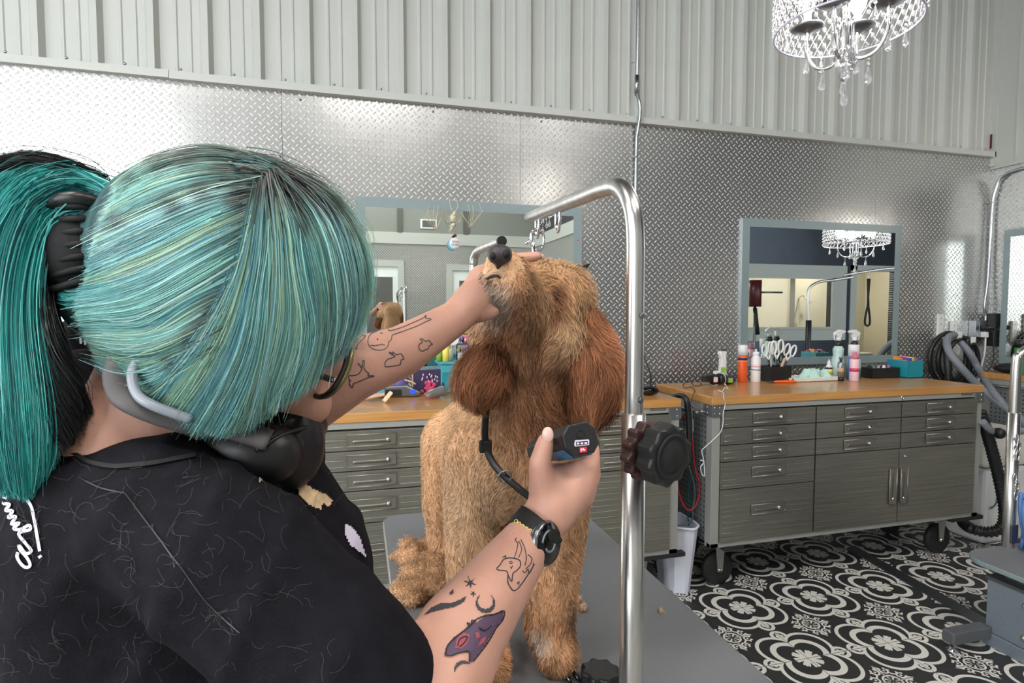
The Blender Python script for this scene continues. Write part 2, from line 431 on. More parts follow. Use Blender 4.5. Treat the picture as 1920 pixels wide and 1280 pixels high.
def strands(name, P, wid, colr, m, parent, kind=None, nrm=None, face=None):
    """P: (N, K, 3) points of the strands; wid: (N,) base width; colr: (N, 3) or (N, K, 3) linear colours -> one ribbon mesh"""
    N, K, _ = P.shape
    d = np.diff(P, axis=1); d = np.concatenate([d, d[:, -1:]], 1); d /= np.linalg.norm(d, axis=2, keepdims=True)+1e-9
    view = P-np.array(CAM)[None, None]; view /= np.linalg.norm(view, axis=2, keepdims=True)
    rn = rng.normal(size=(N, 1, 3))*(0.9 if face is None else 0.35)
    sd = np.cross(d, view+rn if face is None else rn-face); sd /= np.linalg.norm(sd, axis=2, keepdims=True)+1e-9
    prof = np.linspace(1, 0.25, K)[None, :, None]
    h = sd*wid[:, None, None]*0.5*prof
    V = np.stack([P-h, P+h], 2).reshape(-1, 3)
    off = origin_of(parent); V = V-np.array(off)
    idx = np.arange(N*K*2).reshape(N, K, 2)
    F = np.stack([idx[:, :-1, 0], idx[:, :-1, 1], idx[:, 1:, 1], idx[:, 1:, 0]], -1).reshape(-1, 4)
    me = bpy.data.meshes.new(name); me.vertices.add(len(V)); me.vertices.foreach_set('co', V.ravel())
    me.loops.add(F.size); me.loops.foreach_set('vertex_index', F.ravel().astype(np.int32))
    me.polygons.add(len(F)); me.polygons.foreach_set('loop_start', np.arange(0, F.size, 4, dtype=np.int32))
    me.polygons.foreach_set('loop_total', np.full(len(F), 4, dtype=np.int32)); me.update(calc_edges=True)
    if colr.ndim == 2: colr = np.repeat(colr[:, None], K, 1)
    c4 = np.ones((N, K, 2, 4)); c4[..., :3] = colr[:, :, None]
    at = me.color_attributes.new('Col', 'FLOAT_COLOR', 'POINT'); at.data.foreach_set('color', c4.ravel())
    if nrm is not None:
        nv = np.repeat(np.repeat(nrm[:, None], K, 1)[:, :, None], 2, 2)+d[:, :, None]*0.15; at = me.attributes.new('Nrm', 'FLOAT_VECTOR', 'POINT'); at.data.foreach_set('vector', np.ascontiguousarray(nv).ravel())
    me.polygons.foreach_set('use_smooth', [True]*len(me.polygons))
    o = bpy.data.objects.new(name, me); COL.objects.link(o); o.parent = parent
    me.materials.append(M(m)); 
    if kind: o['kind'] = kind
    return o
def draw(bvh, name, lines, wid, m, parent, lift=0.0006, closed=False, kind=None):
    """inked or printed lines that lie on a surface; lines: lists of photo points"""
    mb = MB()
    for ln in lines:
        pts = [Vector((x, y, 0)) for x, y in ln]
        if closed: pts.append(pts[0])
        pts = smooth_path(pts, 5) if len(pts) > 2 else [pts[0].lerp(pts[1], i/6) for i in range(7)]
        seq = []
        for i, p in enumerate(pts):
            h = cast(bvh, p.x, p.y, lift)
            if h is None:
                seq.append(None); continue
            t = (pts[min(i+1, len(pts)-1)]-pts[max(i-1, 0)]).normalized(); nn = Vector((-t.y, t.x, 0))
            w = wid/2
            a = cast(bvh, p.x+nn.x*w, p.y+nn.y*w, lift); b = cast(bvh, p.x-nn.x*w, p.y-nn.y*w, lift)
            seq.append((a[0], b[0]) if a and b and (a[0]-b[0]).length < 0.02 else None)
        for a, b in zip(seq, seq[1:]):
            if a and b and (a[0]-b[0]).length < 0.03: mb.add([a[0], a[1], b[1], b[0]], [(0, 1, 2, 3)], True)
    return mb.build(name, m, parent, kind=kind) if mb.v else None
def fill(bvh, name, poly, m, parent, step=3, lift=0.0005):
    from mathutils.geometry import intersect_point_tri_2d
    xs = [p[0] for p in poly]; ys = [p[1] for p in poly]; mb = MB()
    def inside(x, y):
        c = False; j = len(poly)-1
        for i in range(len(poly)):
            if (poly[i][1] > y) != (poly[j][1] > y) and x < (poly[j][0]-poly[i][0])*(y-poly[i][1])/(poly[j][1]-poly[i][1])+poly[i][0]: c = not c
            j = i
        return c
    y = min(ys)
    while y < max(ys):
        x = min(xs)
        while x < max(xs):
            if inside(x+step/2, y+step/2):
                q = [cast(bvh, x+a*step, y+b*step, lift) for a, b in ((0, 0), (1, 0), (1, 1), (0, 1))]
                if all(q) and max((q[0][0]-k[0]).length for k in q) < 0.02: mb.add([k[0] for k in q], [(0, 1, 2, 3)], True)
            x += step
        y += step
    return mb.build(name, m, parent) if mb.v else None
def text_obj(name, s, loc, size, m, parent, rx=PI/2, rz=0, depth=0.0005, align='CENTER'):
    cu = bpy.data.curves.new(name, 'FONT'); cu.body = s; cu.size = size; cu.extrude = depth; cu.align_x = align; cu.align_y = 'CENTER'
    cu.resolution_u = 2
    o = bpy.data.objects.new('tmp', cu); COL.objects.link(o)
    dg = bpy.context.evaluated_depsgraph_get(); me = bpy.data.meshes.new_from_object(o.evaluated_get(dg)); bpy.data.objects.remove(o)
    R = Matrix.Translation(Vector(loc)) @ Matrix.Rotation(rz, 4, 'Z') @ Matrix.Rotation(rx, 4, 'X'); me.transform(R)
    return mesh_obj(name, me, m, parent)

# ================================================================ THE SETTING
def struct(name, mb, m, parent=None, bevel=0): return mb.build(name, m, parent, bevel, None if parent else 'structure')
struct('floor', MB().box((-2.7, -6.6, -0.06), (12.2, 0.1, 0.0)), 'patterned_tile')
struct('ceiling', MB().box((-2.7, -6.6, 4.3), (12.2, 0.1, 4.4)), 'dark_ceiling')
mb = MB(); SEAM = 1.001; PW = 1.2288
k = -3
while SEAM+k*PW < 5.7:
    a = max(SEAM+k*PW, -2.6); b = min(SEAM+(k+1)*PW, 5.72)
    if b > a: mb.box((a+0.0008, 0.0, 0), (b-0.0008, 0.02, 2.45))
    k += 1
wb = struct('wall_back', mb, 'diamond_plate_x')
MB().box((-2.6, 0.02, 0), (5.72, 0.1, 2.45)).build('backing', 'dark_gap', wb)
# ribbed white sheet above the plate
RP = 0.2286
prof = []
x = -12*RP
kk = -12
while kk*RP < 5.6:
    x0 = kk*RP-0.012
    for dx, dy in ((-0.034, 0), (-0.018, -0.030), (0.010, -0.030), (0.026, 0), (0.085, 0), (0.090, -0.005), (0.099, -0.005), (0.104, 0), (0.146, 0), (0.151, -0.005), (0.160, -0.005), (0.165, 0)):
        prof.append((x0+dx, 0.012+dy))
    kk += 1
prof = [(-2.6, 0.012)]+[p for p in prof if -2.6 < p[0] < 5.72]+[(5.72, 0.012)]
mb = MB(); n = len(prof)
mb.add([(px, py, 2.44) for px, py in prof]+[(px, py, 4.3) for px, py in prof], [(i, i+1, n+i+1, n+i) for i in range(n-1)])
wu = struct('wall_back_upper', mb, 'white_ribbed')
tr = struct('trim_1', MB().box((-2.6, -0.032, 2.441), (0.515, 0.02, 2.477)).box((0.517, -0.030, 2.439), (5.70, 0.02, 2.475)), 'white_trim')
for k in range(-2, 25):
    MB().lathe((k*RP+0.11, -0.031, 2.484), [(0.007, 0), (0.007, 0.002), (0.004, 0.006), (0.001, 0.007)], 8, (0, -1, 0.3)).build('screw', 'galvanised', tr)
for xx in (1.09, 1.75, 2.35, 3.0, 3.82, 4.45, 5.2):
    MB().lathe((xx, 0.0, 2.405), [(0.006, 0), (0.006, 0.002), (0.001, 0.004)], 8, (0, -1, 0)).build('screw', 'steel_dark', wb)
# right corner
struct('wall_right', MB().box((5.71, -0.262, 0), (5.75, 0.0, 2.36)), 'diamond_plate_y')
mb = MB(); mb.box((5.700, -1.4, 2.372), (5.78, 0.0, 4.3)); mb.box((5.690, -1.4, 2.355), (5.79, 0.0, 2.374)); mb.box((5.690, -0.03, 2.37), (5.72, 0.012, 4.3))
for i in range(7): mb.box((5.694, -0.16-0.19*i, 2.374), (5.70, -0.152-0.19*i, 4.3))
struct('wall_right_upper', mb, 'white_ribbed')
struct('trim_2', MB().box((5.678, -0.012, 2.50), (5.681, 0.0, 2.60)), 'wine_red')
# left wall with the big window
mb = MB(); mb.box((-2.7, -6.6, 0), (-2.6, 0.1, 0.9)).box((-2.7, -6.6, 3.8), (-2.6, 0.1, 4.3)).box((-2.7, -1.75, 0.9), (-2.6, 0.1, 3.8)).box((-2.7, -6.6, 0.9), (-2.6, -5.45, 3.8))
struct('wall_left', mb, 'white_trim')
mb = MB()
for i in range(5): y = -5.45+3.7*i/4; mb.box((-2.68, y-0.03, 0.9), (-2.62, y+0.03, 3.8))
for z in (0.9, 2.2, 3.8): mb.box((-2.68, -5.45, z-0.03), (-2.62, -1.75, z+0.03))
wn = struct('window_1', mb, 'white_plastic')
def pane_material():
    m = bpy.data.materials.new('window_glass'); m.use_nodes = True; nt = m.node_tree; nt.nodes.remove(nt.nodes['Principled BSDF'])
    a = nt.nodes.new('ShaderNodeBsdfTransparent'); g = nt.nodes.new('ShaderNodeBsdfGlossy'); g.inputs['Roughness'].default_value = 0.02
    mx = nt.nodes.new('ShaderNodeMixShader'); mx.inputs[0].default_value = 0.07
    nt.links.new(a.outputs[0], mx.inputs[1]); nt.links.new(g.outputs[0], mx.inputs[2]); nt.links.new(mx.outputs[0], nt.nodes['Material Output'].inputs[0])
    MATS['window_glass'] = m
pane_material()
MB().box((-2.652, -5.45, 0.9), (-2.648, -1.75, 3.8)).build('pane', 'window_glass', wn)
# rear walls (seen in the mirrors)
mb = MB().box((-2.6, -5.8, 0), (-2.5, -5.7, 2.38)).box((-1.4, -5.8, 0), (1.38, -5.7, 2.38)).box((1.38, -5.8, 2.03), (1.93, -5.7, 2.38)).box((1.93, -5.8, 0), (2.74, -5.7, 2.38)).box((2.74, -5.8, 2.0), (3.55, -5.7, 2.38)).box((3.55, -5.8, 0), (4.07, -5.7, 2.38))
wr = struct('wall_rear', mb, 'diamond_plate_x')
struct('wall_rear_upper', MB().box((-1.4, -5.8, 2.54), (4.07, -5.70, 2.95)).box((-2.6, -5.8, 3.85), (-1.4, -5.7, 4.3)), 'grey_panel')
struct('wall_rear_top', MB().box((-1.4, -5.8, 2.95), (4.07, -5.68, 4.3)), 'dark_ceiling')
struct('trim_3', MB().box((-1.4, -5.72, 2.37), (4.07, -5.68, 2.54)), 'white_trim')
struct('trim_4', MB().box((1.93, -5.70, 2.54), (2.0, -5.67, 2.95)).box((2.93, -5.70, 2.54), (3.0, -5.67, 2.95)), 'beam_grey')
mb = MB()
for i in range(3): mb.box((-2.5+0.55*i-0.035, -5.78, 0), (-2.5+0.55*i+0.035, -5.72, 3.85))
for z in (0.05, 0.9, 2.2, 3.8): mb.box((-2.5, -5.78, z-0.04), (-1.4, -5.72, z+0.04))
wn = struct('window_2', mb, 'white_plastic'); MB().box((-2.5, -5.752, 0), (-1.4, -5.748, 3.85)).build('pane', 'window_glass', wn)
def door(n, x0, x1, zt, y):
    d = struct('door_%d' % n, MB().box((x0, y-0.05, 0.01), (x1, y-0.005, zt)), 'door_white')
    c = MB().box((x0-0.09, y, 0), (x0, y+0.02, zt+0.09)).box((x1, y, 0), (x1+0.09, y+0.02, zt+0.09)).box((x0, y, zt), (x1, y+0.02, zt+0.09))
    c.build('casing', 'white_trim', d)
    w = x1-x0; g = MB()
    for a, b in (((x0+0.14*w, zt-1.15), (x1-0.14*w, zt-0.16)),):
        g.box((a[0], y-0.004, a[1]), (b[0], y+0.001, b[1])).build('glazing', 'beam_grey', d)
        MB().box((a[0]-0.02, y-0.006, a[1]-0.02), (b[0]+0.02, y+0.006, a[1])).box((a[0]-0.02, y-0.006, b[1]), (b[0]+0.02, y+0.006, b[1]+0.02)).box((a[0]-0.02, y-0.006, a[1]), (a[0], y+0.006, b[1])).box((b[0], y-0.006, a[1]), (b[0]+0.02, y+0.006, b[1])).build('glazing_bead', 'door_white', d)
    MB().lathe((x1-0.06, y, 0.98), [(0.012, 0), (0.012, 0.04), (0.028, 0.05), (0.028, 0.065), (0.01, 0.07)], 12, (0, 1, 0)).build('door_knob', 'chrome', d)
door(1, 1.38, 1.93, 2.03, -5.7); door(2, 2.75, 3.54, 1.99, -5.7)
struct('wall_return', MB().box((4.07, -5.8, 0), (4.17, -3.9, 2.38)), 'diamond_plate_y')
struct('trim_5', MB().box((4.05, -5.7, 2.37), (4.19, -3.9, 2.54)), 'white_trim')
struct('wall_return_upper', MB().box((4.08, -5.8, 2.54), (4.16, -3.9, 4.3)), 'dark_ceiling')
# bathing room behind an inner window and a doorway
YB = -4.6
mb = MB().box((4.17, YB-0.1, 0), (6.4, YB, 4.3)).box((6.4, YB-0.1, 1.913), (8.81, YB, 4.3)).box((6.4, YB-0.1, 0), (8.81, YB, 1.10)).box((8.81, YB-0.1, 0), (9.3, YB, 4.3)).box((9.3, YB-0.1, 2.03), (10.1, YB, 4.3)).box((10.1, YB-0.1, 0), (12.2, YB, 4.3))
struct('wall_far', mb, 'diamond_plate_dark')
mb = MB()
for a, b in (((6.1, 1.913), (9.1, 2.10)), ((6.1, 0.89), (9.1, 1.10)), ((8.81, 1.10), (9.1, 1.913)), ((6.1, 1.1), (6.4, 1.913)), ((9.18, 0), (9.3, 2.12)), ((10.1, 0), (10.22, 2.12)), ((9.18, 2.03), (10.22, 2.12))):
    mb.box((a[0], YB-0.02, a[1]), (b[0], YB+0.015, b[1]))
mb.box((6.3, YB+0.0, 1.88), (8.9, YB+0.035, 1.93)).box((6.3, YB, 1.07), (8.9, YB+0.04, 1.11)).box((8.80, YB, 1.1), (8.86, YB+0.035, 1.9))
wf = struct('window_3', mb, 'white_trim'); MB().box((6.4, YB-0.05, 1.1), (8.81, YB-0.046, 1.913)).build('pane', 'window_glass', wf)
mb = MB().box((6.0, -6.3, 0), (11.2, -6.2, 2.45)).box((5.9, -6.3, 0), (6.0, YB-0.1, 2.45)).box((11.2, -6.3, 0), (11.3, YB-0.1, 2.45)).box((5.9, -6.3, 2.45), (11.3, YB-0.1, 2.5)).box((8.35, -6.2, 0), (8.45, -5.0, 2.45))
struct('wall_bath', mb, 'tub_beige')
struct('wall_east', MB().box((12.1, -6.6, 0), (12.2, 0.1, 4.3)), 'dark_ceiling')
struct('wall_end', MB().box((-2.7, -6.7, 0), (12.2, -6.6, 4.3)), 'dark_ceiling')
def bath(x0, x1, lab):
    t = thing('bathtub', ((x0+x1)/2, -5.8, 0), lab, 'bathtub')
    MB().prism(rrect(x1-x0, 0.75, 0.06), ((x0+x1)/2, -5.80, 0.0), (1, 0, 0), (0, 1, 0), 0.55).build('basin', 'tub_beige', t, 0.01)
    MB().prism(rrect(x1-x0+0.02, 0.78, 0.06), ((x0+x1)/2, -5.80, 0.55), (1, 0, 0), (0, 1, 0), 0.04).build('rim', 'ceramic', t, 0.01)
    s = thing('shower_head', ((x0+x1)/2, -6.19, 1.75), lab.replace('bathtub', 'shower head and valve above the tub'), 'shower')
    MB().tube(smooth_path([((x0+x1)/2, -6.185, 1.62), ((x0+x1)/2, -6.1, 1.66), ((x0+x1)/2+0.05, -6.02, 1.58)], 5), 0.012).build('arm', 'chrome', s)
    MB().lathe(((x0+x1)/2+0.06, -6.01, 1.56), [(0.01, 0), (0.045, 0.03), (0.045, 0.05)], 14, (0.4, 0.5, -1)).build('rose', 'chrome', s)
    MB().lathe(((x0+x1)/2+0.1, -6.195, 0.95), [(0.07, 0), (0.07, 0.015), (0.03, 0.03), (0.025, 0.08)], 16, (0, 1, 0)).build('valve', 'brass_screw', s)
    MB().tube(smooth_path([((x0+x1)/2, -6.18, 1.6), ((x0+x1)/2-0.09, -6.17, 1.2), ((x0+x1)/2+0.02, -6.18, 0.9)], 8), 0.008).build('hose', 'chrome', s)
bath(6.3, 8.3, 'cream bathtub beyond the inner window in the mirror reflection')
bath(8.6, 10.6, 'cream bathtub beyond the open doorway in the mirror reflection')
mir = lambda px, py, Y: Vector((onY(px, py, Y).x, -Y-0.04, onY(px, py, Y).z))
# floor strip
mb = MB(); a, b, c, d = (4.026, -0.49), (4.105, -0.47), (4.00, -1.32), (3.915, -1.33)
mb.prism([a, b, c, d], (0, 0, 0.0), (1, 0, 0), (0, 1, 0), 0.003)
struct('trim_6', mb, 'steel_dark')

# unseen ceiling panels, added as overhead fill light for the work floor
def fill_panel(x, y, lab):
    t = thing('fill_light', (x, y, 4.24), lab, 'fill light')
    MB().box((x-0.62, y-0.17, 4.24), (x+0.62, y+0.17, 4.3)).build('housing', 'white_plastic', t)
    MB().box((x-0.58, y-0.14, 4.232), (x+0.58, y+0.14, 4.24)).build('diffuser', 'fill_glow', t)
fill_panel(-0.5, -2.9, 'long white unseen fill light panel added over the grooming station at left')
fill_panel(1.6, -4.6, 'long white unseen fill light panel added near the rear wall')
fill_panel(3.7, -3.4, 'long white unseen fill light panel added over the middle of the floor')
pl = bpy.data.lights.new('bath_fill', 'POINT'); pl.energy = 14; pl.color = (1, 0.95, 0.86); pl.shadow_soft_size = 0.1  # added lamps that light the bathing room, no such source is visible
for xx in (7.2, 9.7):
    t = thing('fill_light', (xx, -5.4, 2.4), 'small round fill lamp added to light the bathing room, %s' % ('behind the inner window' if xx < 8 else 'behind the doorway'), 'fill light')
    MB().lathe((xx, -5.4, 2.45), [(0.12, 0), (0.12, 0.03), (0.08, 0.06), (0.01, 0.07)], 20, (0, 0, -1)).build('shade', 'fill_glow', t)
    o = bpy.data.objects.new('bath_fill', pl); COL.objects.link(o); o.location = (xx, -5.4, 2.25)

# ================================================================ MIRRORS
def mirror(x0, x1, z0, z1, lab, hearts=()):
    t = thing('wall_mirror', ((x0+x1)/2, 0, (z0+z1)/2), lab, 'mirror', None)
    MB().box((x0, -0.017, z0), (x1, 0.0, z1)).build('back_panel', 'mirror_edge', t)
    b = 0.05; mb = MB()
    mb.box((x0, -0.021, z1-b), (x1, -0.017, z1)).box((x0, -0.021, z0), (x1, -0.017, z0+b)).box((x0, -0.021, z0+b), (x0+b, -0.017, z1-b)).box((x1-b, -0.021, z0+b), (x1, -0.017, z1-b))
    mb.build('frosted_border', 'frosted_border', t)
    MB().box((x0+b, -0.0205, z0+b), (x1-b, -0.017, z1-b)).build('glass', 'mirror_glass', t)
    for hx, hz, sc in hearts:
        hp = [(16*math.sin(a)**3*sc, (13*math.cos(a)-5*math.cos(2*a)-2*math.cos(3*a)-math.cos(4*a))*sc) for a in [2*PI*i/24 for i in range(24)]]
        MB().prism(hp, (hx, -0.021, hz), (1, 0, 0), (0, 0, 1), 0.001).build('heart_sticker', 'heart_red', t)
    return t
mirror(1.347, 2.587, 1.01, 1.94, 'wide frosted-edge wall mirror behind the dog with a bat skeleton hung on it', ((1.373, 1.755, 0.0006), (2.563, 1.755, 0.0003)))
mirror(3.652, 4.892, 1.01, 1.928, 'wide frosted-edge wall mirror above the right-hand workbench with sprays before it')
mirror(-0.965, 0.275, 1.01, 1.94, 'wide frosted-edge wall mirror at far left, mostly hidden behind the green hair')
t = thing('wall_mirror', (5.70, -0.18, 1.45), 'narrow strip of frosted-edge mirror at the right picture edge on the side wall', 'mirror')
MB().box((5.69, -0.262, 0.99), (5.71, -0.112, 1.915)).build('frosted_border', 'frosted_border', t); MB().box((5.6885, -0.262, 1.04), (5.69, -0.155, 1.865)).build('glass', 'mirror_glass', t)
# reflected extras that stand behind the camera
t = thing('air_vent', (2.4, -5.69, 2.67), 'white square wall vent high on the rear wall', 'vent')
MB().box((2.27, -5.70, 2.61), (2.52, -5.685, 2.75)).build('frame', 'white_plastic', t); MB().box((2.30, -5.686, 2.63), (2.49, -5.683, 2.73)).build('grille', 'beam_grey', t)

# ================================================================ CONDUITS, OUTLETS
def clamp(c, parent, r=0.012): MB().tube([c+Vector((-0.024, 0.012, 0)), c+Vector((-0.012, 0.0, 0)), c+Vector((0, -0.012, 0)), c+Vector((0.012, 0, 0))], 0.003, 6).build('clamp', 'galvanised', parent)
t = thing('conduit', (2.92, -0.02, 2.6), 'thin galvanised conduit pipe running straight down the wall between the two big mirrors', 'pipe')
pts = [Vector((2.915, -0.04, 4.3)), Vector((2.911, -0.04, 2.74)), Vector((2.911, -0.035, 2.62)), Vector((2.921, -0.05, 2.55)), Vector((2.927, -0.052, 2.47)), Vector((2.924, -0.03, 2.38)), Vector((2.922, -0.02, 2.2)), Vector((2.920, -0.02, 1.0))]
MB().tube(smooth_path(pts, 5), 0.0095, 10).build('pipe', 'galvanised', t)
for z in (2.78, 2.245, 1.6): clamp(Vector((2.915, -0.025, z)), t)
MB().cyl((2.911, -0.036, 2.60), (2.911, -0.04, 2.70), 0.013).build('coupling', 'galvanised', t)
t = thing('conduit', (5.66, -0.03, 1.8), 'galvanised conduit in the right corner bending over the side wall', 'pipe')
pts = [(5.70, -0.60, 2.315), (5.70, -0.30, 2.32), (5.69, -0.10, 2.30), (5.685, -0.045, 2.20), (5.685, -0.03, 2.05), (5.675, -0.03, 1.6), (5.655, -0.03, 1.40), (5.67, -0.03, 1.33), (5.67, -0.03, 1.27)]
MB().tube(smooth_path(pts, 6), 0.0105, 10).build('pipe', 'galvanised', t)
for z in (2.12, 1.40): clamp(Vector((5.677, -0.025, z)), t)
t = thing('outlet_box', (5.60, -0.02, 1.23), 'metal outlet box with plugs in the right corner', 'outlet')
MB().box((5.55, -0.05, 1.17), (5.66, 0, 1.29)).build('box', 'galvanised', t, 0.004)
MB().box((5.585, -0.052, 1.18), (5.587, -0.049, 1.28)).build('seam', 'steel_dark', t)
t = thing('power_adapter', (5.68, -0.08, 1.24), 'black power adapter plugged beside the metal outlet box', 'plug')
MB().box((5.655, -0.10, 1.24), (5.71, -0.05, 1.34)).build('body', 'black_plastic', t, 0.004); MB().box((5.655, -0.10, 1.11), (5.705, -0.05, 1.225)).build('lower_brick', 'black_plastic', t, 0.004)
MB().tube(smooth_path([(5.68, -0.08, 1.11), (5.67, -0.09, 1.0), (5.60, -0.1, 0.93)], 6), 0.003, 6).build('cord', 'black_plastic', t)
t = thing('plug', (5.62, -0.08, 1.2), 'black round plug with white plug below on the outlet box', 'plug')
MB().cyl((5.60, -0.051, 1.235), (5.63, -0.12, 1.24), 0.017).build('body', 'black_plastic', t); MB().box((5.60, -0.08, 1.17), (5.635, -0.045, 1.21)).build('white_plug', 'white_plastic', t, 0.004)
MB().tube(smooth_path([(5.617, -0.07, 1.17), (5.60, -0.08, 1.06), (5.55, -0.09, 0.92), (5.52, -0.1, 0.80)], 6), 0.0055, 8).build('cord', 'white_cable', t)
t = thing('wall_cable', (5.56, -0.01, 1.05), 'white cable dropping from the outlet box behind the workbench', 'cable')
MB().tube(smooth_path([(5.575, -0.02, 1.17), (5.565, -0.02, 1.05), (5.54, -0.03, 0.9)], 6), 0.006, 8).build('cord', 'galvanised', t)
# ================================================================ ROLLING WORKBENCHES
def peg_material():
    m = MATS['pegboard'].copy(); m.name = 'pegboard_holes'; nt = m.node_tree; b = nt.nodes['Principled BSDF']; x, y, z = coords(nt)
    p = 0.0256; a = y/p; c = z/p; a = a-X.op('FLOOR', a)-0.5; c = c-X.op('FLOOR', c)-0.5; h = xlt(xlen(a, c), 0.17)
    mx = nt.nodes.new('ShaderNodeMix'); mx.data_type = 'RGBA'; mx.inputs['A'].default_value = (*lin((0.52, 0.54, 0.55)), 1); mx.inputs['B'].default_value = (*lin((0.10, 0.10, 0.10)), 1)
    nt.links.new(h.o, mx.inputs['Factor']); nt.links.new(mx.outputs['Result'], b.inputs['Base Color']); MATS['pegboard_holes'] = m
peg_material()
YF = -0.785; YK = -0.277; ZT = 0.957
def pull(x, z, parent, vertical=False):
    h = bpy.data.objects.new('handle', None)
    mb = MB(); L, Hh = 0.186, 0.046
    ux, uz = ((1, 0, 0), (0, 0, 1)) if not vertical else ((0, 0, -1), (1, 0, 0))
    y = YF-0.0165
    o = mb.prism(rrect(L, Hh, 0.004), (x, y+0.003, z), ux, uz, 0.004 if not vertical else 0.004).build('handle', 'handle_plate', parent, 0.0015)
    rim = MB()
    u = Vector(ux); w = Vector(uz); c = Vector((x, y-0.0015, z))
    q = [c+u*a*L/2+w*b*Hh/2 for a, b in ((-1, -1), (1, -1), (1, 1), (-1, 1))]
    rim.tube(q, 0.0022, 6, closed=True).build('handle_rim', 'frame_bright', o)
    pb = MB(); n = 14; top = []
    pts = [c+u*(-0.066)+w*(-0.006), c+u*0.066+w*(-0.006)]
    pb.caps(pts[0]+Vector((0, 0.0075, 0)), 0.0100, pts[1]+Vector((0, 0.0075, 0)), 0.0100, 14).build('grip', 'grip_metal', o)
    MB().ell(c+u*0.062+w*(-0.001)+Vector((0, -0.001, 0)), (0.009, 0.008, 0.009), None, 12, 8).build('grip_glint', 'chrome', o)  # chrome ball added as the bright highlight at one end of the pull
    return o
mat('frame_bright', (0.66, 0.65, 0.62), 0.38, 0.75)
def caster(cx, cy, parent, y_out):
    f = MB().box((cx-0.03, cy-0.035, 0.235), (cx+0.03, cy+0.035, 0.245))
    f.prism([(-0.028, 0.235), (0.028, 0.235), (0.014, 0.075), (-0.014, 0.075)], (cx, cy-0.028, 0), (1, 0, 0), (0, 0, 1), -0.004)
    f.prism([(-0.028, 0.235), (0.028, 0.235), (0.014, 0.075), (-0.014, 0.075)], (cx, cy+0.032, 0), (1, 0, 0), (0, 0, 1), -0.004)
    c = f.build('caster', 'frame_bright', parent)
    MB().lathe((cx, cy-0.020, 0.084), [(0.03, 0.0), (0.07, 0.002), (0.083, 0.010), (0.083, 0.032), (0.07, 0.040), (0.03, 0.042)], 26, (0, 1, 0)).build('wheel', 'rubber', c)
    MB().lathe((cx, cy-0.034, 0.084), [(0.009, 0.0), (0.009, 0.068)], 10, (0, 1, 0)).build('axle', 'chrome', c)
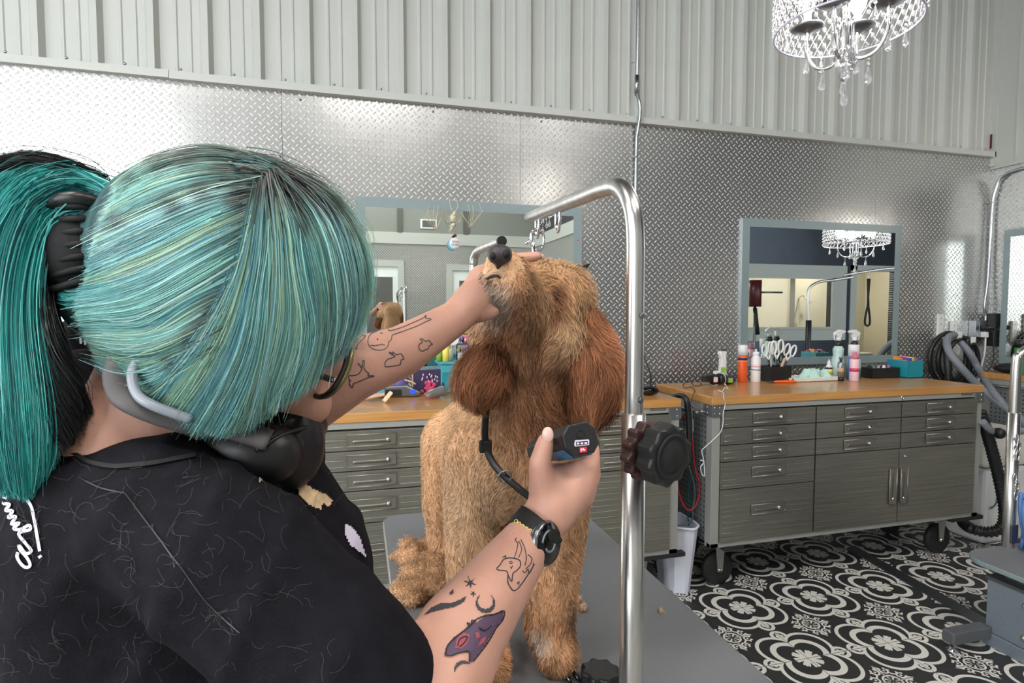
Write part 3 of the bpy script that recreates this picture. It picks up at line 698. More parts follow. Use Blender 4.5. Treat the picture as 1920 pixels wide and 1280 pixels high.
def workbench(x0, wid, lab, detail=True, yf=YF):
    x1 = x0+wid; t = thing('rolling_workbench', ((x0+x1)/2, (YF+YK)/2, 0), lab, 'workbench')
    MB().box((x0, YF-0.006, ZT-0.038), (x1, YK, ZT)).build('worktop', 'butcher_block', t, 0.003)
    fr = MB().box((x0+0.006, YF, 0.862+0.032), (x1-0.006, YF+0.03, ZT-0.038))
    fr.box((x0+0.006, YF, 0.24), (x0+0.05, YF+0.045, ZT-0.04)).box((x1-0.05, YF, 0.24), (x1-0.006, YF+0.045, ZT-0.04))
    fr.box((x0+0.006, YK-0.05, 0.24), (x0+0.05, YK-0.005, ZT-0.04)).box((x1-0.05, YK-0.05, 0.24), (x1-0.006, YK-0.005, ZT-0.04))
    fr.box((x0+0.006, YF, 0.24), (x1-0.006, YF+0.03, 0.263)).box((x0+0.006, YK-0.03, 0.24), (x1-0.006, YK-0.005, 0.263))
    fr.box((x0+0.008, YF+0.045, ZT-0.10), (x0+0.03, YK-0.05, ZT-0.04)).box((x1-0.03, YF+0.045, ZT-0.10), (x1-0.008, YK-0.05, ZT-0.04))
    fr.build('frame', 'grey_frame', t, 0.002)
    MB().box((x0+0.05, YF+0.016, 0.262), (x1-0.05, YK-0.01, 0.895)).build('carcass', 'dark_gap', t)
    for xx in (x0+0.012, x1-0.018): MB().box((xx, YF+0.045, 0.263), (xx+0.006, YK-0.05, ZT-0.10)).build('side_panel', 'pegboard_holes', t)
    for xx, s in ((x0, 1), (x1, -1)):
        a, b = sorted((xx, xx+0.062*s))
        br = MB().box((a if s > 0 else a, YF-0.008, ZT-0.093), (b, YF+0.001, ZT-0.036)).box((min(xx-0.001*s, xx+0.006*s), YF-0.008, ZT-0.093), (max(xx-0.001*s, xx+0.006*s), YF+0.062, ZT-0.036))
        br = br.build('corner_bracket', 'corner_bracket', t, 0.003)
        for dz in (-0.050, -0.078):
            for dd in (0.022,) if s < 0 else (0.014, 0.04):
                MB().lathe((xx+dd*s, YF-0.008, ZT+dz), [(0.005, 0), (0.005, 0.001), (0.002, 0.003)], 8, (0, -1, 0)).build('screw', 'chrome', br)
            MB().lathe((xx-0.001*s, YF+0.03, ZT+dz), [(0.005, 0), (0.005, 0.001), (0.002, 0.003)], 8, (-s, 0, 0)).build('screw', 'chrome', br)
    for cx in (x0+0.13, x1-0.13):
        MB().box((cx-0.05 if cx < (x0+x1)/2 else cx-0.06, YF-0.004, 0.222), (cx+0.06 if cx < (x0+x1)/2 else cx+0.165, YF+0.03, 0.242)).build('bumper', 'rubber', t, 0.002)
        for cy in (YF+0.12, YK-0.10): caster(cx, cy, t, 0)
    hx = x0-0.055
    MB().tube(smooth_path([(x0+0.0, YF+0.04, ZT-0.075), (hx+0.02, YF+0.045, ZT-0.075), (hx, YF+0.07, ZT-0.075), (hx, YK-0.07, ZT-0.075), (hx+0.02, YK-0.045, ZT-0.075), (x0, YK-0.04, ZT-0.075)], 5), 0.011, 10).build('push_handle', 'steel_dark', t)
    c1, c2 = x0+0.05, x0+0.05+0.528; c3 = c2+0.005; c4 = c3+0.525; c5 = c4+0.004; c6 = x1-0.05
    zs = [0.890, 0.810, 0.730, 0.650, 0.520, 0.266]
    def drawer(a, b, zt, zb):
        gr = MB().box((a+0.002, YF-0.010, zb+0.002), (b-0.002, YF+0.02, zt-0.002))
        xc = (a+b)/2-0.005; zc = (zt+zb)/2+0.002 if zt-zb < 0.1 else (zt+zb)/2+(0.01 if zt-zb < 0.2 else 0.02)
        for zz in np.arange(zb+0.018, zt-0.012, 0.026):
            if abs(zz-zc) < 0.034:
                for p, q in ((a+0.015, xc-0.108), (xc+0.108, b-0.015)): gr.tube([(p, YF-0.0102, zz), (q, YF-0.0102, zz)], 0.0016, 6)
            else: gr.tube([(a+0.015, YF-0.0102, zz), (b-0.015, YF-0.0102, zz)], 0.0012, 6)
        d = gr.build('drawer', 'brushed_drawer', t, 0.0015)
        pull(xc, zc, d); return d
    for i in range(5): drawer(c1, c2, zs[i], zs[i+1])
    for i in range(3): drawer(c3, c4, zs[i], zs[i+1]); drawer(c5, c6, zs[i], zs[i+1])
    for a, b, hxx in ((c3, c4-0.002, c4-0.045), (c5-0.014, c6, c5+0.022)):
        gr = MB().box((a+0.002, YF-0.010, 0.268), (b-0.002, YF+0.02, 0.648))
        for zz in np.arange(0.29, 0.64, 0.026): gr.tube([(a+0.015, YF-0.0102, zz), (b-0.015, YF-0.0102, zz)], 0.0009, 6)
        d = gr.build('door', 'brushed_drawer', t, 0.0015)
        pull(hxx, 0.456, d, True)
    MB().lathe((c5+0.01, YF, 0.912), [(0.011, 0), (0.011, 0.004), (0.006, 0.006), (0.006, 0.003)], 12, (0, -1, 0)).build('lock', 'chrome', t)
    MB().lathe((c5+0.03, YF-0.01, 0.607), [(0.009, 0), (0.009, 0.004), (0.005, 0.006)], 12, (0, -1, 0)).build('lock', 'chrome', t)
    bd = MB().prism(rrect(0.078, 0.017, 0.003), (x1-0.115, YF-0.0005, 0.915), (1, 0, 0), (0, 0, 1), 0.001).build('badge', 'corner_bracket', t)
    text_obj('lettering', 'UltraHD', (x1-0.115, YF-0.0022, 0.915), 0.0165, 'frame_bright', bd)
    return t
workbench(2.925, 1.675, 'right-hand steel workbench with butcher block top, grooming sprays and a teal box on it')
workbench(1.090, 1.675, 'steel workbench behind the dog with clippers and trinkets on its wood top')
workbench(-0.745, 0.0+1.675, 'steel workbench at far left, only a sliver beside the black shirt', )
workbench(5.30, 1.675, 'steel workbench in the right corner, its pegboard side facing the hose')

# ================================================================ THINGS ON THE BENCHES
def bottle(x, y, prof, m, lab, cat='bottle', parts=(), name='bottle', n=20, scale=(1, 1)):
    t = thing(name, (x, y, ZT), lab, cat)
    MB().lathe((x, y, ZT), prof, n, None, scale).build('body', m, t)
    for nm, pr, mm in parts: MB().lathe((x, y, ZT), pr, n, None, scale).build(nm, mm, t)
    return t
can = lambda r, h: [(r*0.92, 0), (r, 0.004), (r, h-0.008), (r*0.9, h)]
bottle(3.434, -0.33, can(0.026, 0.150), 'orange', 'tall orange spray can with a white cap beside the white squeeze bottle', 'spray can', (('cap', [(0.0262, 0.15), (0.0262, 0.205), (0.022, 0.208)], 'white_plastic'), ('label', [(0.0263, 0.124), (0.0263, 0.137)], 'navy'), ('stripe', [(0.0264, 0.117), (0.0264, 0.119)], 'white_plastic')), 'spray_can')
t = bottle(3.505, -0.35, [(0.024, 0), (0.026, 0.004), (0.026, 0.13), (0.02, 0.142), (0.016, 0.150), (0.018, 0.155), (0.017, 0.168), (0.006, 0.172), (0.004, 0.186)], 'white_plastic', 'white squeeze bottle with a blue and red label in front of the scissors pot', 'bottle', (('label_blue', [(0.0263, 0.068), (0.0263, 0.072)], 'navy'), ('label_red', [(0.0262, 0.085), (0.0262, 0.10)], 'pink_soft')))
t = thing('tool_pot', (3.65, -0.33, ZT), 'square black pot holding the white-handled scissors', 'pot')
mb = MB(); x0, x1, y0, y1 = 3.577, 3.702, -0.40, -0.30
mb.box((x0, y0, ZT), (x1, y0+0.004, ZT+0.088)).box((x0, y1-0.004, ZT), (x1, y1, ZT+0.088)).box((x0, y0, ZT), (x0+0.004, y1, ZT+0.088)).box((x1-0.004, y0, ZT), (x1, y1, ZT+0.088)).box((x0, y0, ZT), (x1, y1, ZT+0.004))
mb.build('pot', 'black_plastic', t, 0.002)
def scissors(px, y, z, tilt, h, lab, sc=1.0, m='white_plastic'):
    t = thing('scissors', (px, y, z), lab, 'scissors', None)
    R = Matrix.Translation((px, y, z)) @ Matrix.Rotation(math.radians(tilt), 4, 'Y') @ Matrix.Scale(sc, 4)
    for s in (-1, 1):
        pts = [(s*(0.012+0.017*math.cos(a)*1.0)+s*0.010, 0, 0.115+0.034*math.sin(a)+s*0.004) for a in [2*PI*i/18 for i in range(18)]]
        a = MB().tube([R @ Vector(p) for p in pts], 0.0054*sc, 8, closed=True).tube([R @ Vector(p) for p in ((s*0.016, 0, 0.083), (s*0.006, 0, 0.062), (0, 0, 0.048))], [0.005*sc]*3, 8)
        a.build('finger_loop', m, t)
        MB().prism([(-0.007, 0.06), (0.007, 0.06), (0.004, -0.06), (0, -0.065), (-0.004, -0.06)], R @ Vector((0, 0.002*s, 0)), R.to_3x3() @ Vector((1, 0, 0)), R.to_3x3() @ Vector((0, 0, 1)), 0.0015).build('blade', 'chrome', t)
    MB().lathe(R @ Vector((0, -0.003, 0.03)), [(0.004, 0), (0.003, 0.002)], 8, (0, -1, 0)).build('pivot', 'chrome', t)
scissors(3.600, -0.345, ZT+0.075, -8, 0, 'leftmost white-handled scissors standing in the black pot', 0.95)
scissors(3.632, -0.36, ZT+0.075, 2, 0, 'middle white-handled scissors in the black pot, largest loops', 1.05)
scissors(3.690, -0.35, ZT+0.07, 22, 0, 'white-handled scissors with a brown blade cover leaning right in the black pot', 0.98)
scissors(3.665, -0.325, ZT+0.045, 8, 0, 'small black-handled scissors low between the white ones', 0.75, 'black_plastic')
t = thing('blade_sleeve', (3.672, -0.36, ZT+0.09), 'brown paper sleeve on the scissors leaning right', 'sleeve')
MB().caps((3.66, -0.357, ZT+0.06), 0.007, (3.69, -0.357, ZT+0.125), 0.008, 8).build('sleeve', 'wood_pale', t)
for i, (xx, hh, mm, lb) in enumerate(((3.612, 0.135, 'white_plastic', 'thin white comb standing at the left in the black pot'), (3.648, 0.10, 'silver_can', 'short silver comb standing in the black pot'))):
    tag(MB().box((xx, -0.335, ZT+0.02), (xx+0.012, -0.33, ZT+hh+0.05)).build('comb', mm, None, 0.001), lb, 'comb')
# trimmer in its stand
t = thing('hair_trimmer', (3.31, -0.31, ZT), 'white cordless trimmer standing in its charger at the left of the right workbench', 'trimmer')
MB().prism([(-0.022, 0.01), (0.024, 0.01), (0.019, 0.14), (0.023, 0.165), (-0.019, 0.168), (-0.023, 0.150), (-0.012, 0.12), (-0.016, 0.05)], (3.315, -0.295, ZT+0.01), (1, 0, 0), (0, 0, 1), 0.03).build('body', 'white_plastic', t, 0.006)
MB().box((3.30, -0.327, ZT+0.055), (3.33, -0.323, ZT+0.085)).build('green_panel', 'lime', t); MB().box((3.295, -0.327, ZT+0.178), (3.335, -0.30, ZT+0.184)).build('blade', 'steel_dark', t)
MB().box((3.262, -0.36, ZT), (3.345, -0.29, ZT+0.035)).build('charger', 'white_plastic', t, 0.006); MB().box((3.265, -0.335, ZT+0.035), (3.29, -0.30, ZT+0.065)).build('charger_lip', 'white_plastic', t, 0.004)
t = thing('headphones', (3.21, -0.42, ZT), 'black earphones lying on the near left corner of the right workbench', 'headphones')
for xx, r in ((3.185, 0.030), (3.222, 0.031), (3.243, 0.030)): MB().lathe((xx, -0.42, ZT+0.033), [(0.01, -0.014), (r-0.006, -0.014), (r, -0.006), (r, 0.006), (r-0.006, 0.012), (0.008, 0.014)], 20, (1, 0.1, 0)).build('ear_pad', 'pad_black', t)
MB().lathe((3.236, -0.42, ZT+0.033), [(0.029, 0), (0.0315, 0.001), (0.0315, 0.003), (0.029, 0.004)], 20, (1, 0.1, 0)).build('ring', 'white_plastic', t)
MB().box((3.125, -0.44, ZT+0.02), (3.175, -0.40, ZT+0.055)).build('band_block', 'black_plastic', t, 0.003); MB().box((3.166, -0.456, ZT+0.022), (3.188, -0.450, ZT+0.048)).build('tag', 'pink_soft', t)
t = thing('clipper', (3.31, -0.40, ZT), 'navy clipper with a green display lying beside the earphones', 'clipper')
MB().caps((3.265, -0.40, ZT+0.022), 0.019, (3.345, -0.36, ZT+0.022), 0.022, 14).build('body', 'navy', t); MB().box((3.272, -0.43, ZT+0.012), (3.30, -0.419, ZT+0.036)).build('display', 'lime', t, 0.002)
t = thing('cable', (3.1, -0.5, ZT), 'thin black cable looping over the left end of the right workbench', 'cable')
pz = lambda px, py, z=ZT+0.003: onZ(px, py, z)
pts = [pz(1315, 708), pz(1308, 703), pz(1302, 703), pz(1304, 712), pz(1314, 716), pz(1313, 722), pz(1302, 723), pz(1296, 716), pz(1287, 715), pz(1281, 721), pz(1285, 727), pz(1296, 725), pz(1303, 731), pz(1301, 737)]
pts += [onY(1296, 752, -0.74), onY(1294, 757, -0.74), onY(1300, 765, -0.74)]
MB().tube(smooth_path(pts, 5), 0.0018, 6).build('cord', 'black_plastic', t)
t = thing('cable', (3.25, -0.6, ZT), 'white charging cable hanging down the front of the right workbench', 'cable')
pts = [pz(1356, 717), pz(1365, 728), pz(1359, 727), pz(1353, 734), pz(1346, 731), pz(1356, 736), pz(1357, 745)]+[onY(a, b, -0.80) for a, b in ((1360, 756), (1356, 775), (1356, 790), (1352, 808), (1342, 820), (1322, 838), (1316, 845), (1319, 860), (1321, 880), (1321, 892), (1316, 888), (1314, 875), (1320, 866), (1313, 862))]
MB().tube(smooth_path(pts, 5), 0.0022, 6).build('cord', 'white_cable', t); MB().caps(pz(1356, 717)+Vector((0, 0, 0.004)), 0.005, pz(1360, 722)+Vector((0, 0, 0.004)), 0.004, 8).build('connector', 'white_plastic', t)
t = thing('nippers', (3.60, -0.42, ZT), 'orange-handled nippers lying in front of the black pot', 'nippers')
for dy in (-0.012, 0.008): MB().caps((3.57, -0.42+dy*0.5, ZT+0.008), 0.005, (3.685, -0.425+dy*2, ZT+0.008), 0.007, 10).build('handle', 'orange_bright', t)
MB().caps((3.535, -0.418, ZT+0.007), 0.003, (3.575, -0.42, ZT+0.008), 0.006, 8).build('jaw', 'steel_dark', t)
t = thing('tray', (3.85, -0.37, ZT), 'shallow white tray with a crumpled green cloth in it', 'tray')
x0, x1, y0, y1 = 3.685, 4.005, -0.43, -0.30
MB().box((x0, y0, ZT), (x1, y1, ZT+0.006)).box((x0, y0, ZT), (x1, y0+0.008, ZT+0.024)).box((x0, y1-0.008, ZT), (x1, y1, ZT+0.024)).box((x0, y0, ZT), (x0+0.008, y1, ZT+0.024)).box((x1-0.008, y0, ZT), (x1, y1, ZT+0.024)).build('tray', 'ceramic', t, 0.002)
vs = []; fs = []
for i in range(31):
    for j in range(23):
        u = i/30; v = j/22; e = min(u, 1-u, v, 1-v)
        vs.append((3.80+0.16*u+0.01*math.sin(9*v), -0.415+0.10*v+0.012*math.sin(11*u+3*v), ZT+0.010+min(1, e*6)*(0.016+0.020*abs(math.sin(u*9+v*6+2*math.sin(v*7)))+0.014*abs(math.sin(v*15+u*19+2*math.sin(u*11)))+0.010*abs(math.sin(31*u-23*v)))))
for i in range(30):
    for j in range(22): fs.append((i*23+j, i*23+j+1, (i+1)*23+j+1, (i+1)*23+j))
tag(MB().add(vs, fs, False).build('cloth', 'cloth_green', None), 'crumpled pale green cloth lying in the white tray', 'cloth')
bottle(4.045, -0.31, [(0.017, 0), (0.019, 0.003), (0.019, 0.066), (0.013, 0.078), (0.009, 0.082), (0.009, 0.100), (0.004, 0.102), (0.003, 0.112)], 'white_plastic', 'small white dropper bottle with a yellow and blue label behind the tray', 'bottle', (('label', [(0.0193, 0.025), (0.0193, 0.055)], 'yellow'), ('label_top', [(0.0194, 0.055), (0.0194, 0.066)], 'navy')))
bottle(4.01, -0.43, [(0.018, 0), (0.018, 0.02)], 'black_plastic', 'slim silver pump bottle with a black base between dropper and pink bottle', 'bottle', (('can', [(0.0175, 0.02), (0.0175, 0.102), (0.012, 0.108)], 'silver_can'), ('pump', [(0.007, 0.108), (0.007, 0.125), (0.011, 0.127), (0.011, 0.137)], 'steel_dark'), ('label', [(0.0177, 0.05), (0.0177, 0.075)], 'wood_pale')))
bottle(4.075, -0.46, [(0.022, 0), (0.025, 0.004), (0.025, 0.118), (0.021, 0.127)], 'pink_soft', 'pale pink spray bottle with a bright pink nozzle, front of the spray group', 'bottle', (('collar', [(0.021, 0.127), (0.021, 0.138), (0.012, 0.148), (0.011, 0.158), (0.014, 0.160), (0.012, 0.168)], 'pink_hot'), ('label', [(0.0252, 0.055), (0.0252, 0.075)], 'pink_hot'), ('overcap', [(0.0225, 0.127), (0.0225, 0.172), (0.02, 0.175)], 'overcap')) if 'overcap' in MATS or mat('overcap', (0.95, 0.9, 0.93), 0.1, alpha=0.25) else ())
bottle(4.13, -0.40, can(0.029, 0.136), 'can_blue', 'blue spray can with a tall white cap behind the pink bottle', 'spray can', (('cap', [(0.0292, 0.136), (0.0292, 0.20), (0.026, 0.203)], 'white_plastic'),), 'spray_can')
def trigger_bottle(x, y, lab, flip, body, head):
    t = bottle(x, y, [(0.036, 0), (0.038, 0.006), (0.038, 0.10), (0.028, 0.135), (0.030, 0.16), (0.030, 0.175), (0.017, 0.195)], body, lab, 'spray bottle', (('collar', [(0.019, 0.192), (0.021, 0.20), (0.016, 0.222)], 'black_plastic'), ('neck', [(0.014, 0.222), (0.014, 0.245)], head)), 'spray_bottle')
    s = flip
    MB().prism([(-0.012*s, 0.242), (0.014*s, 0.242), (0.016*s, 0.262), (0.042*s, 0.272), (0.042*s, 0.282), (0.0, 0.288), (-0.030*s, 0.272), (-0.034*s, 0.262)] if s > 0 else list(reversed([(0.012, 0.242), (-0.014, 0.242), (-0.016, 0.262), (-0.042, 0.272), (-0.042, 0.282), (0.0, 0.288), (0.030, 0.272), (0.034, 0.262)])), (x, y+0.011, ZT), (1, 0, 0), (0, 0, 1), 0.022).build('trigger_head', head, t, 0.003)
    MB().tube(smooth_path([(x-0.026*s, y, ZT+0.265), (x-0.034*s, y, ZT+0.25), (x-0.026*s, y, ZT+0.225)], 4), 0.004, 6).build('trigger', head, t)
    return t
trigger_bottle(4.105, -0.315, 'pale green trigger spray bottle with a white head in front of the mirror', 1, 'pale_green', 'white_plastic')
t = trigger_bottle(4.19, -0.345, 'clear trigger spray bottle with green liquid, right of the blue can', -1, 'pale_green', 'white_plastic')
MB().lathe((4.19, -0.345, ZT), [(0.0382, 0.004), (0.0384, 0.06)], 20).build('liquid', 'liquid_green', t)
t = thing('basket', (4.40, -0.36, ZT), 'low black basket of small bottles beside the teal box', 'basket')
x0, x1, y0, y1 = 4.27, 4.475, -0.40, -0.30
MB().box((x0, y0, ZT), (x1, y0+0.004, ZT+0.062)).box((x0, y1-0.004, ZT), (x1, y1, ZT+0.062)).box((x0, y0, ZT), (x0+0.004, y1, ZT+0.062)).box((x1-0.004, y0, ZT), (x1, y1, ZT+0.062)).box((x0, y0, ZT), (x1, y1, ZT+0.004)).build('basket', 'black_plastic', t, 0.002)
for i, (xx, mm) in enumerate(((4.30, 'black_matte'), (4.335, 'liquid_green'), (4.37, 'silver_can'), (4.41, 'white_plastic'), (4.445, 'magenta'))):
    tag(MB().lathe((xx, -0.35, ZT+0.006), [(0.012, 0), (0.012, 0.05), (0.008, 0.056), (0.008, 0.066)], 12).build('small_bottle', mm, None), ['black', 'dark green', 'silver', 'white', 'magenta'][i]+' little bottle poking out of the black basket', 'bottle')
t = thing('storage_box', (4.58, -0.40, ZT), 'clear teal box filled with coloured comb guards', 'box')
x0, x1, y0, y1 = 4.488, 4.595, -0.445, -0.30
x1 = 4.598
mb = MB().box((x0, y0, ZT), (x1, y0+0.004, ZT+0.105)).box((x0, y1-0.004, ZT), (x1, y1, ZT+0.105)).box((x0, y0, ZT), (x0+0.004, y1, ZT+0.105)).box((x1-0.004, y0, ZT), (x1, y1, ZT+0.105)).box((x0, y0, ZT), (x1, y1, ZT+0.008))
mb.build('box', 'teal_clear', t, 0.002)
cols = [((0.85, 0.2, 0.25), 'red'), ((0.2, 0.3, 0.75), 'blue'), ((0.95, 0.8, 0.25), 'yellow'), ((0.3, 0.65, 0.35), 'green'), ((0.6, 0.3, 0.65), 'violet'), ((0.95, 0.55, 0.2), 'orange'), ((0.9, 0.9, 0.88), 'white'), ((0.45, 0.15, 0.25), 'maroon'), ((0.9, 0.5, 0.7), 'pink'), ((0.5, 0.75, 0.85), 'light blue')]
for i, (c, nm) in enumerate(cols):
    mat('guard_'+nm, c, 0.4); xx = 4.50+(i % 5)*0.019; yy = -0.425+(i//5)*0.055
    g = MB().box((xx, yy, ZT+0.05), (xx+0.014, yy+0.04, ZT+0.112+0.006*(i % 3)))
    tag(g.build('comb_guard', 'guard_'+nm, None, 0.001), nm+' plastic comb guard standing in the teal box', 'comb guard', 'comb guards in the teal box')
# --- on the bench behind the dog
t = thing('razor', (1.41, -0.53, ZT), 'pale wooden-handled grooming tool lying at the bench edge', 'grooming tool')
MB().tube(smooth_path([(1.335, -0.50, ZT+0.014), (1.38, -0.51, ZT+0.016), (1.43, -0.515, ZT+0.026), (1.462, -0.515, ZT+0.030)], 5), [0.011]*6+[0.009]*10, 10).build('handle', 'wood_pale', t)
MB().prism(rrect(0.052, 0.018, 0.005), (1.472, -0.535, ZT+0.021), Vector((0.65, 0.2, 0.75)).normalized(), Vector((-0.7, 0.1, 0.6)).normalized(), 0.03).build('head', 'wood_pale_edge', t, 0.002)
t = thing('clipper', (1.53, -0.40, ZT), 'large grey cordless clipper with a blue display lying behind the wooden tool', 'clipper')
MB().prism([(-0.08, 0), (0.085, 0), (0.10, 0.02), (0.06, 0.04), (0.03, 0.055), (-0.04, 0.052), (-0.085, 0.046), (-0.09, 0.01)], (1.54, -0.37, ZT+0.001), (0.98, -0.15, 0), (0, 0, 1), 0.05).build('body', 'steel_dark', t, 0.008)
MB().prism(rrect(0.075, 0.030, 0.005), (1.505, -0.418, ZT+0.022), (0.98, -0.15, 0), (0, 0, 1), 0.002).build('grip', 'black_matte', t); MB().prism(rrect(0.026, 0.018, 0.002), (1.592, -0.434, ZT+0.026), (0.98, -0.15, 0), (0, 0, 1), 0.003).build('display', 'display_blue', t) if 'display_blue' in MATS or mat('display_blue', (0.15, 0.3, 0.75), 0.2, emit=0.4) else 0
t = thing('clipper', (1.66, -0.5, ZT), 'small grey clipper pointing up beside the fur of the dog', 'clipper')
MB().caps((1.655, -0.52, ZT+0.022), 0.018, (1.72, -0.47, ZT+0.03), 0.024, 12).build('body', 'silver_can', t); MB().box((1.632, -0.54, ZT+0.025), (1.665, -0.525, ZT+0.034)).build('blade', 'chrome', t)
bottle(1.545, -0.30, [(0.034, 0), (0.036, 0.004), (0.039, 0.12), (0.037, 0.125)], 'tumbler_purple', 'purple and blue tumbler behind the grey clipper', 'tumbler', (('rim', [(0.037, 0.125), (0.038, 0.135), (0.03, 0.138)], 'black_plastic'),), 'tumbler')
t = thing('picture_box', (1.66, -0.33, ZT), 'dark purple picture box with a pink anemone print', 'box')
MB().box((1.60, -0.335, ZT), (1.735, -0.295, ZT+0.115)).build('box', 'art_dark', t, 0.002); MB().box((1.597, -0.338, ZT), (1.603, -0.33, ZT+0.12)).build('edge', 'wood_pale', t)
mb = MB()
for i in range(22):
    a = rng.uniform(0, PI); r = rng.uniform(0.005, 0.035); mb.ell((1.68+r*1.2*math.cos(a), -0.338, ZT+0.012+r*math.sin(a)*1.3), (0.009, 0.004, 0.009), None, 8, 5)
mb.build('anemone_print', 'pink_hot', t)
mb = MB()
for i in range(16): mb.ell((1.64+rng.uniform(0, 0.08), -0.337, ZT+0.05+rng.uniform(0, 0.05)), (0.0035, 0.002, 0.006), None, 6, 4)
mb.build('blossom_print', 'pink_soft', t)
t = thing('bead', (1.58, -0.42, ZT+0.052), 'thin curved bone-coloured pick lying on the grey clipper', 'pick')
MB().tube(smooth_path([(1.56, -0.375, ZT+0.075), (1.585, -0.385, ZT+0.068), (1.61, -0.39, ZT+0.055)], 4), 0.004, 6).build('pick', 'wood_pale', t)
t = thing('drawer_tower', (1.80, -0.35, ZT), 'small teal plastic drawer tower beside the dog shoulder', 'drawers')
MB().box((1.735, -0.34, ZT), (1.90, -0.22, ZT+0.14)).build('case', 'teal_drawer', t, 0.004)
MB().box((1.74, -0.346, ZT+0.005), (1.895, -0.34, ZT+0.095)).build('drawer', 'teal_clear', t, 0.002); MB().box((1.74, -0.346, ZT+0.10), (1.895, -0.34, ZT+0.135)).build('drawer', 'teal_drawer', t, 0.002)
MB().box((1.722, -0.352, ZT+0.14), (1.905, -0.215, ZT+0.152)).build('lid', 'teal_drawer', t, 0.003)
bottle(1.735, -0.40, [(0.014, 0), (0.016, 0.003), (0.016, 0.03), (0.008, 0.04)], 'sky_blue', 'little clear dropper bottle with a black tip before the teal drawers', 'bottle', (('tip', [(0.007, 0.04), (0.007, 0.052), (0.002, 0.06)], 'black_plastic'),))
ZR = ZT+0.153
def on_tower(x, y, prof, m, lab, cat, nm, extra=()):
    t = thing(nm, (x, y, ZR), lab, cat); MB().lathe((x, y, ZR), prof, 16).build('body', m, t)
    for a, b, c in extra: MB().lathe((x, y, ZR), b, 16).build(a, c, t)
on_tower(1.762, -0.325, [(0.017, 0), (0.017, 0.075), (0.009, 0.083), (0.008, 0.095)], 'yellow', 'yellow liquid bottle standing on the teal drawers', 'bottle', 'bottle', (('cap', [(0.009, 0.095), (0.009, 0.105)], 'white_plastic'),))
on_tower(1.738, -0.27, [(0.016, 0), (0.016, 0.06), (0.012, 0.065)], 'lime', 'pale green jar at the left back of the teal drawers', 'jar', 'jar', (('lid', [(0.017, 0.065), (0.017, 0.075)], 'white_plastic'),))
on_tower(1.79, -0.26, [(0.018, 0), (0.018, 0.062)], 'ceramic', 'white tub standing on the teal drawers behind the yellow bottle', 'tub', 'tub', (('lid', [(0.020, 0.062), (0.020, 0.072)], 'pale_green'),))
t = thing('magnifier', (1.80, -0.28, ZR+0.09), 'round clear plastic disc leaning on the tubs', 'disc')
MB().lathe((1.80, -0.285, ZR+0.105), [(0.028, 0), (0.033, 0.001), (0.033, 0.004), (0.028, 0.005)], 24, (0.1, -1, 0.3)).build('rim', 'white_plastic', t); MB().lathe((1.80, -0.286, ZR+0.106), [(0.001, 0), (0.028, 0), (0.028, 0.002), (0.001, 0.002)], 24, (0.1, -1, 0.3)).build('disc', 'pale_green', t); MB().cyl((1.79, -0.285, ZR), (1.80, -0.28, ZR+0.075), 0.004).build('stem', 'white_plastic', t)
# row of little bead keyrings hung on a rack on the teal drawers
t = thing('trinket_rack', (1.85, -0.26, ZR), 'little black rack on the teal drawers hung with trinkets', 'rack')
MB().tube([(1.825, -0.27, ZR), (1.825, -0.27, ZR+0.14)], 0.003, 8).tube([(1.895, -0.27, ZR), (1.895, -0.27, ZR+0.14)], 0.003, 8).tube([(1.825, -0.27, ZR+0.13), (1.895, -0.27, ZR+0.13)], 0.003, 8).tube([(1.825, -0.27, ZR+0.08), (1.895, -0.27, ZR+0.08)], 0.003, 8).build('frame', 'black_plastic', t)
tr_c = ['gold_rim', 'purple', 'black_gloss', 'yellow', 'magenta', 'chrome', 'lime', 'wine_red', 'gold_rim', 'purple', 'black_gloss', 'chrome']
tn = ['gold', 'purple', 'black', 'yellow', 'magenta', 'silver', 'green', 'wine red']
for i in range(12):
    xx = 1.829+(i % 6)*0.0125; zz = ZR+0.125-0.05*(i//6); k = MB().tube([(xx, -0.276, zz), (xx, -0.276, zz-0.015)], 0.001, 5)
    k.ell((xx, -0.277, zz-0.024), (0.0055, 0.004, 0.009+0.003*(i % 3)), None, 8, 6)
    tag(k.build('trinket', tr_c[i], None), 'tiny dangling trinket, %s in the %s row of the little black rack' % (('leftmost', 'second from left', 'third from left', 'fourth from left', 'second from right', 'rightmost')[i % 6], ('upper', 'lower')[i//6]), 'trinket', 'trinkets on the little black rack')
t = thing('card', (1.92, -0.24, 1.19), 'orange note card standing behind the trinkets beside the dog cheek', 'card')
MB().box((1.862, -0.222, ZR+0.003), (1.935, -0.219, ZR+0.165)).build('stand_card', 'print_white', t); MB().box((1.865, -0.2245, ZR+0.09), (1.932, -0.222, ZR+0.16)).build('note', 'note_orange', t)
t = thing('flower', (1.875, -0.24, ZR+0.1), 'magenta flower clip in front of the orange card', 'flower')
mb = MB()
for i in range(6):
    a = i*PI/3; mb.ell((1.875+0.012*math.cos(a), -0.236, ZR+0.10+0.012*math.sin(a)), (0.011, 0.003, 0.011), None, 8, 5)
mb.build('petals', 'magenta', t); MB().tube([(1.878, -0.238, ZR+0.09), (1.90, -0.24, ZR+0.04), (1.905, -0.24, ZR)], 0.002, 6).build('stem', 'purple', t)
tag(MB().caps((1.40, -0.45, ZT+0.015), 0.012, (1.455, -0.40, ZT+0.022), 0.02, 10).build('cloth', 'sky_blue', None), 'crumpled light blue cloth left of the grey clipper', 'cloth')
tag(MB().caps((1.315, -0.46, ZT+0.007), 0.006, (1.345, -0.44, ZT+0.008), 0.007, 8).build('marker', 'black_plastic', None), 'black tip of a marker by the forearm on the bench', 'marker')
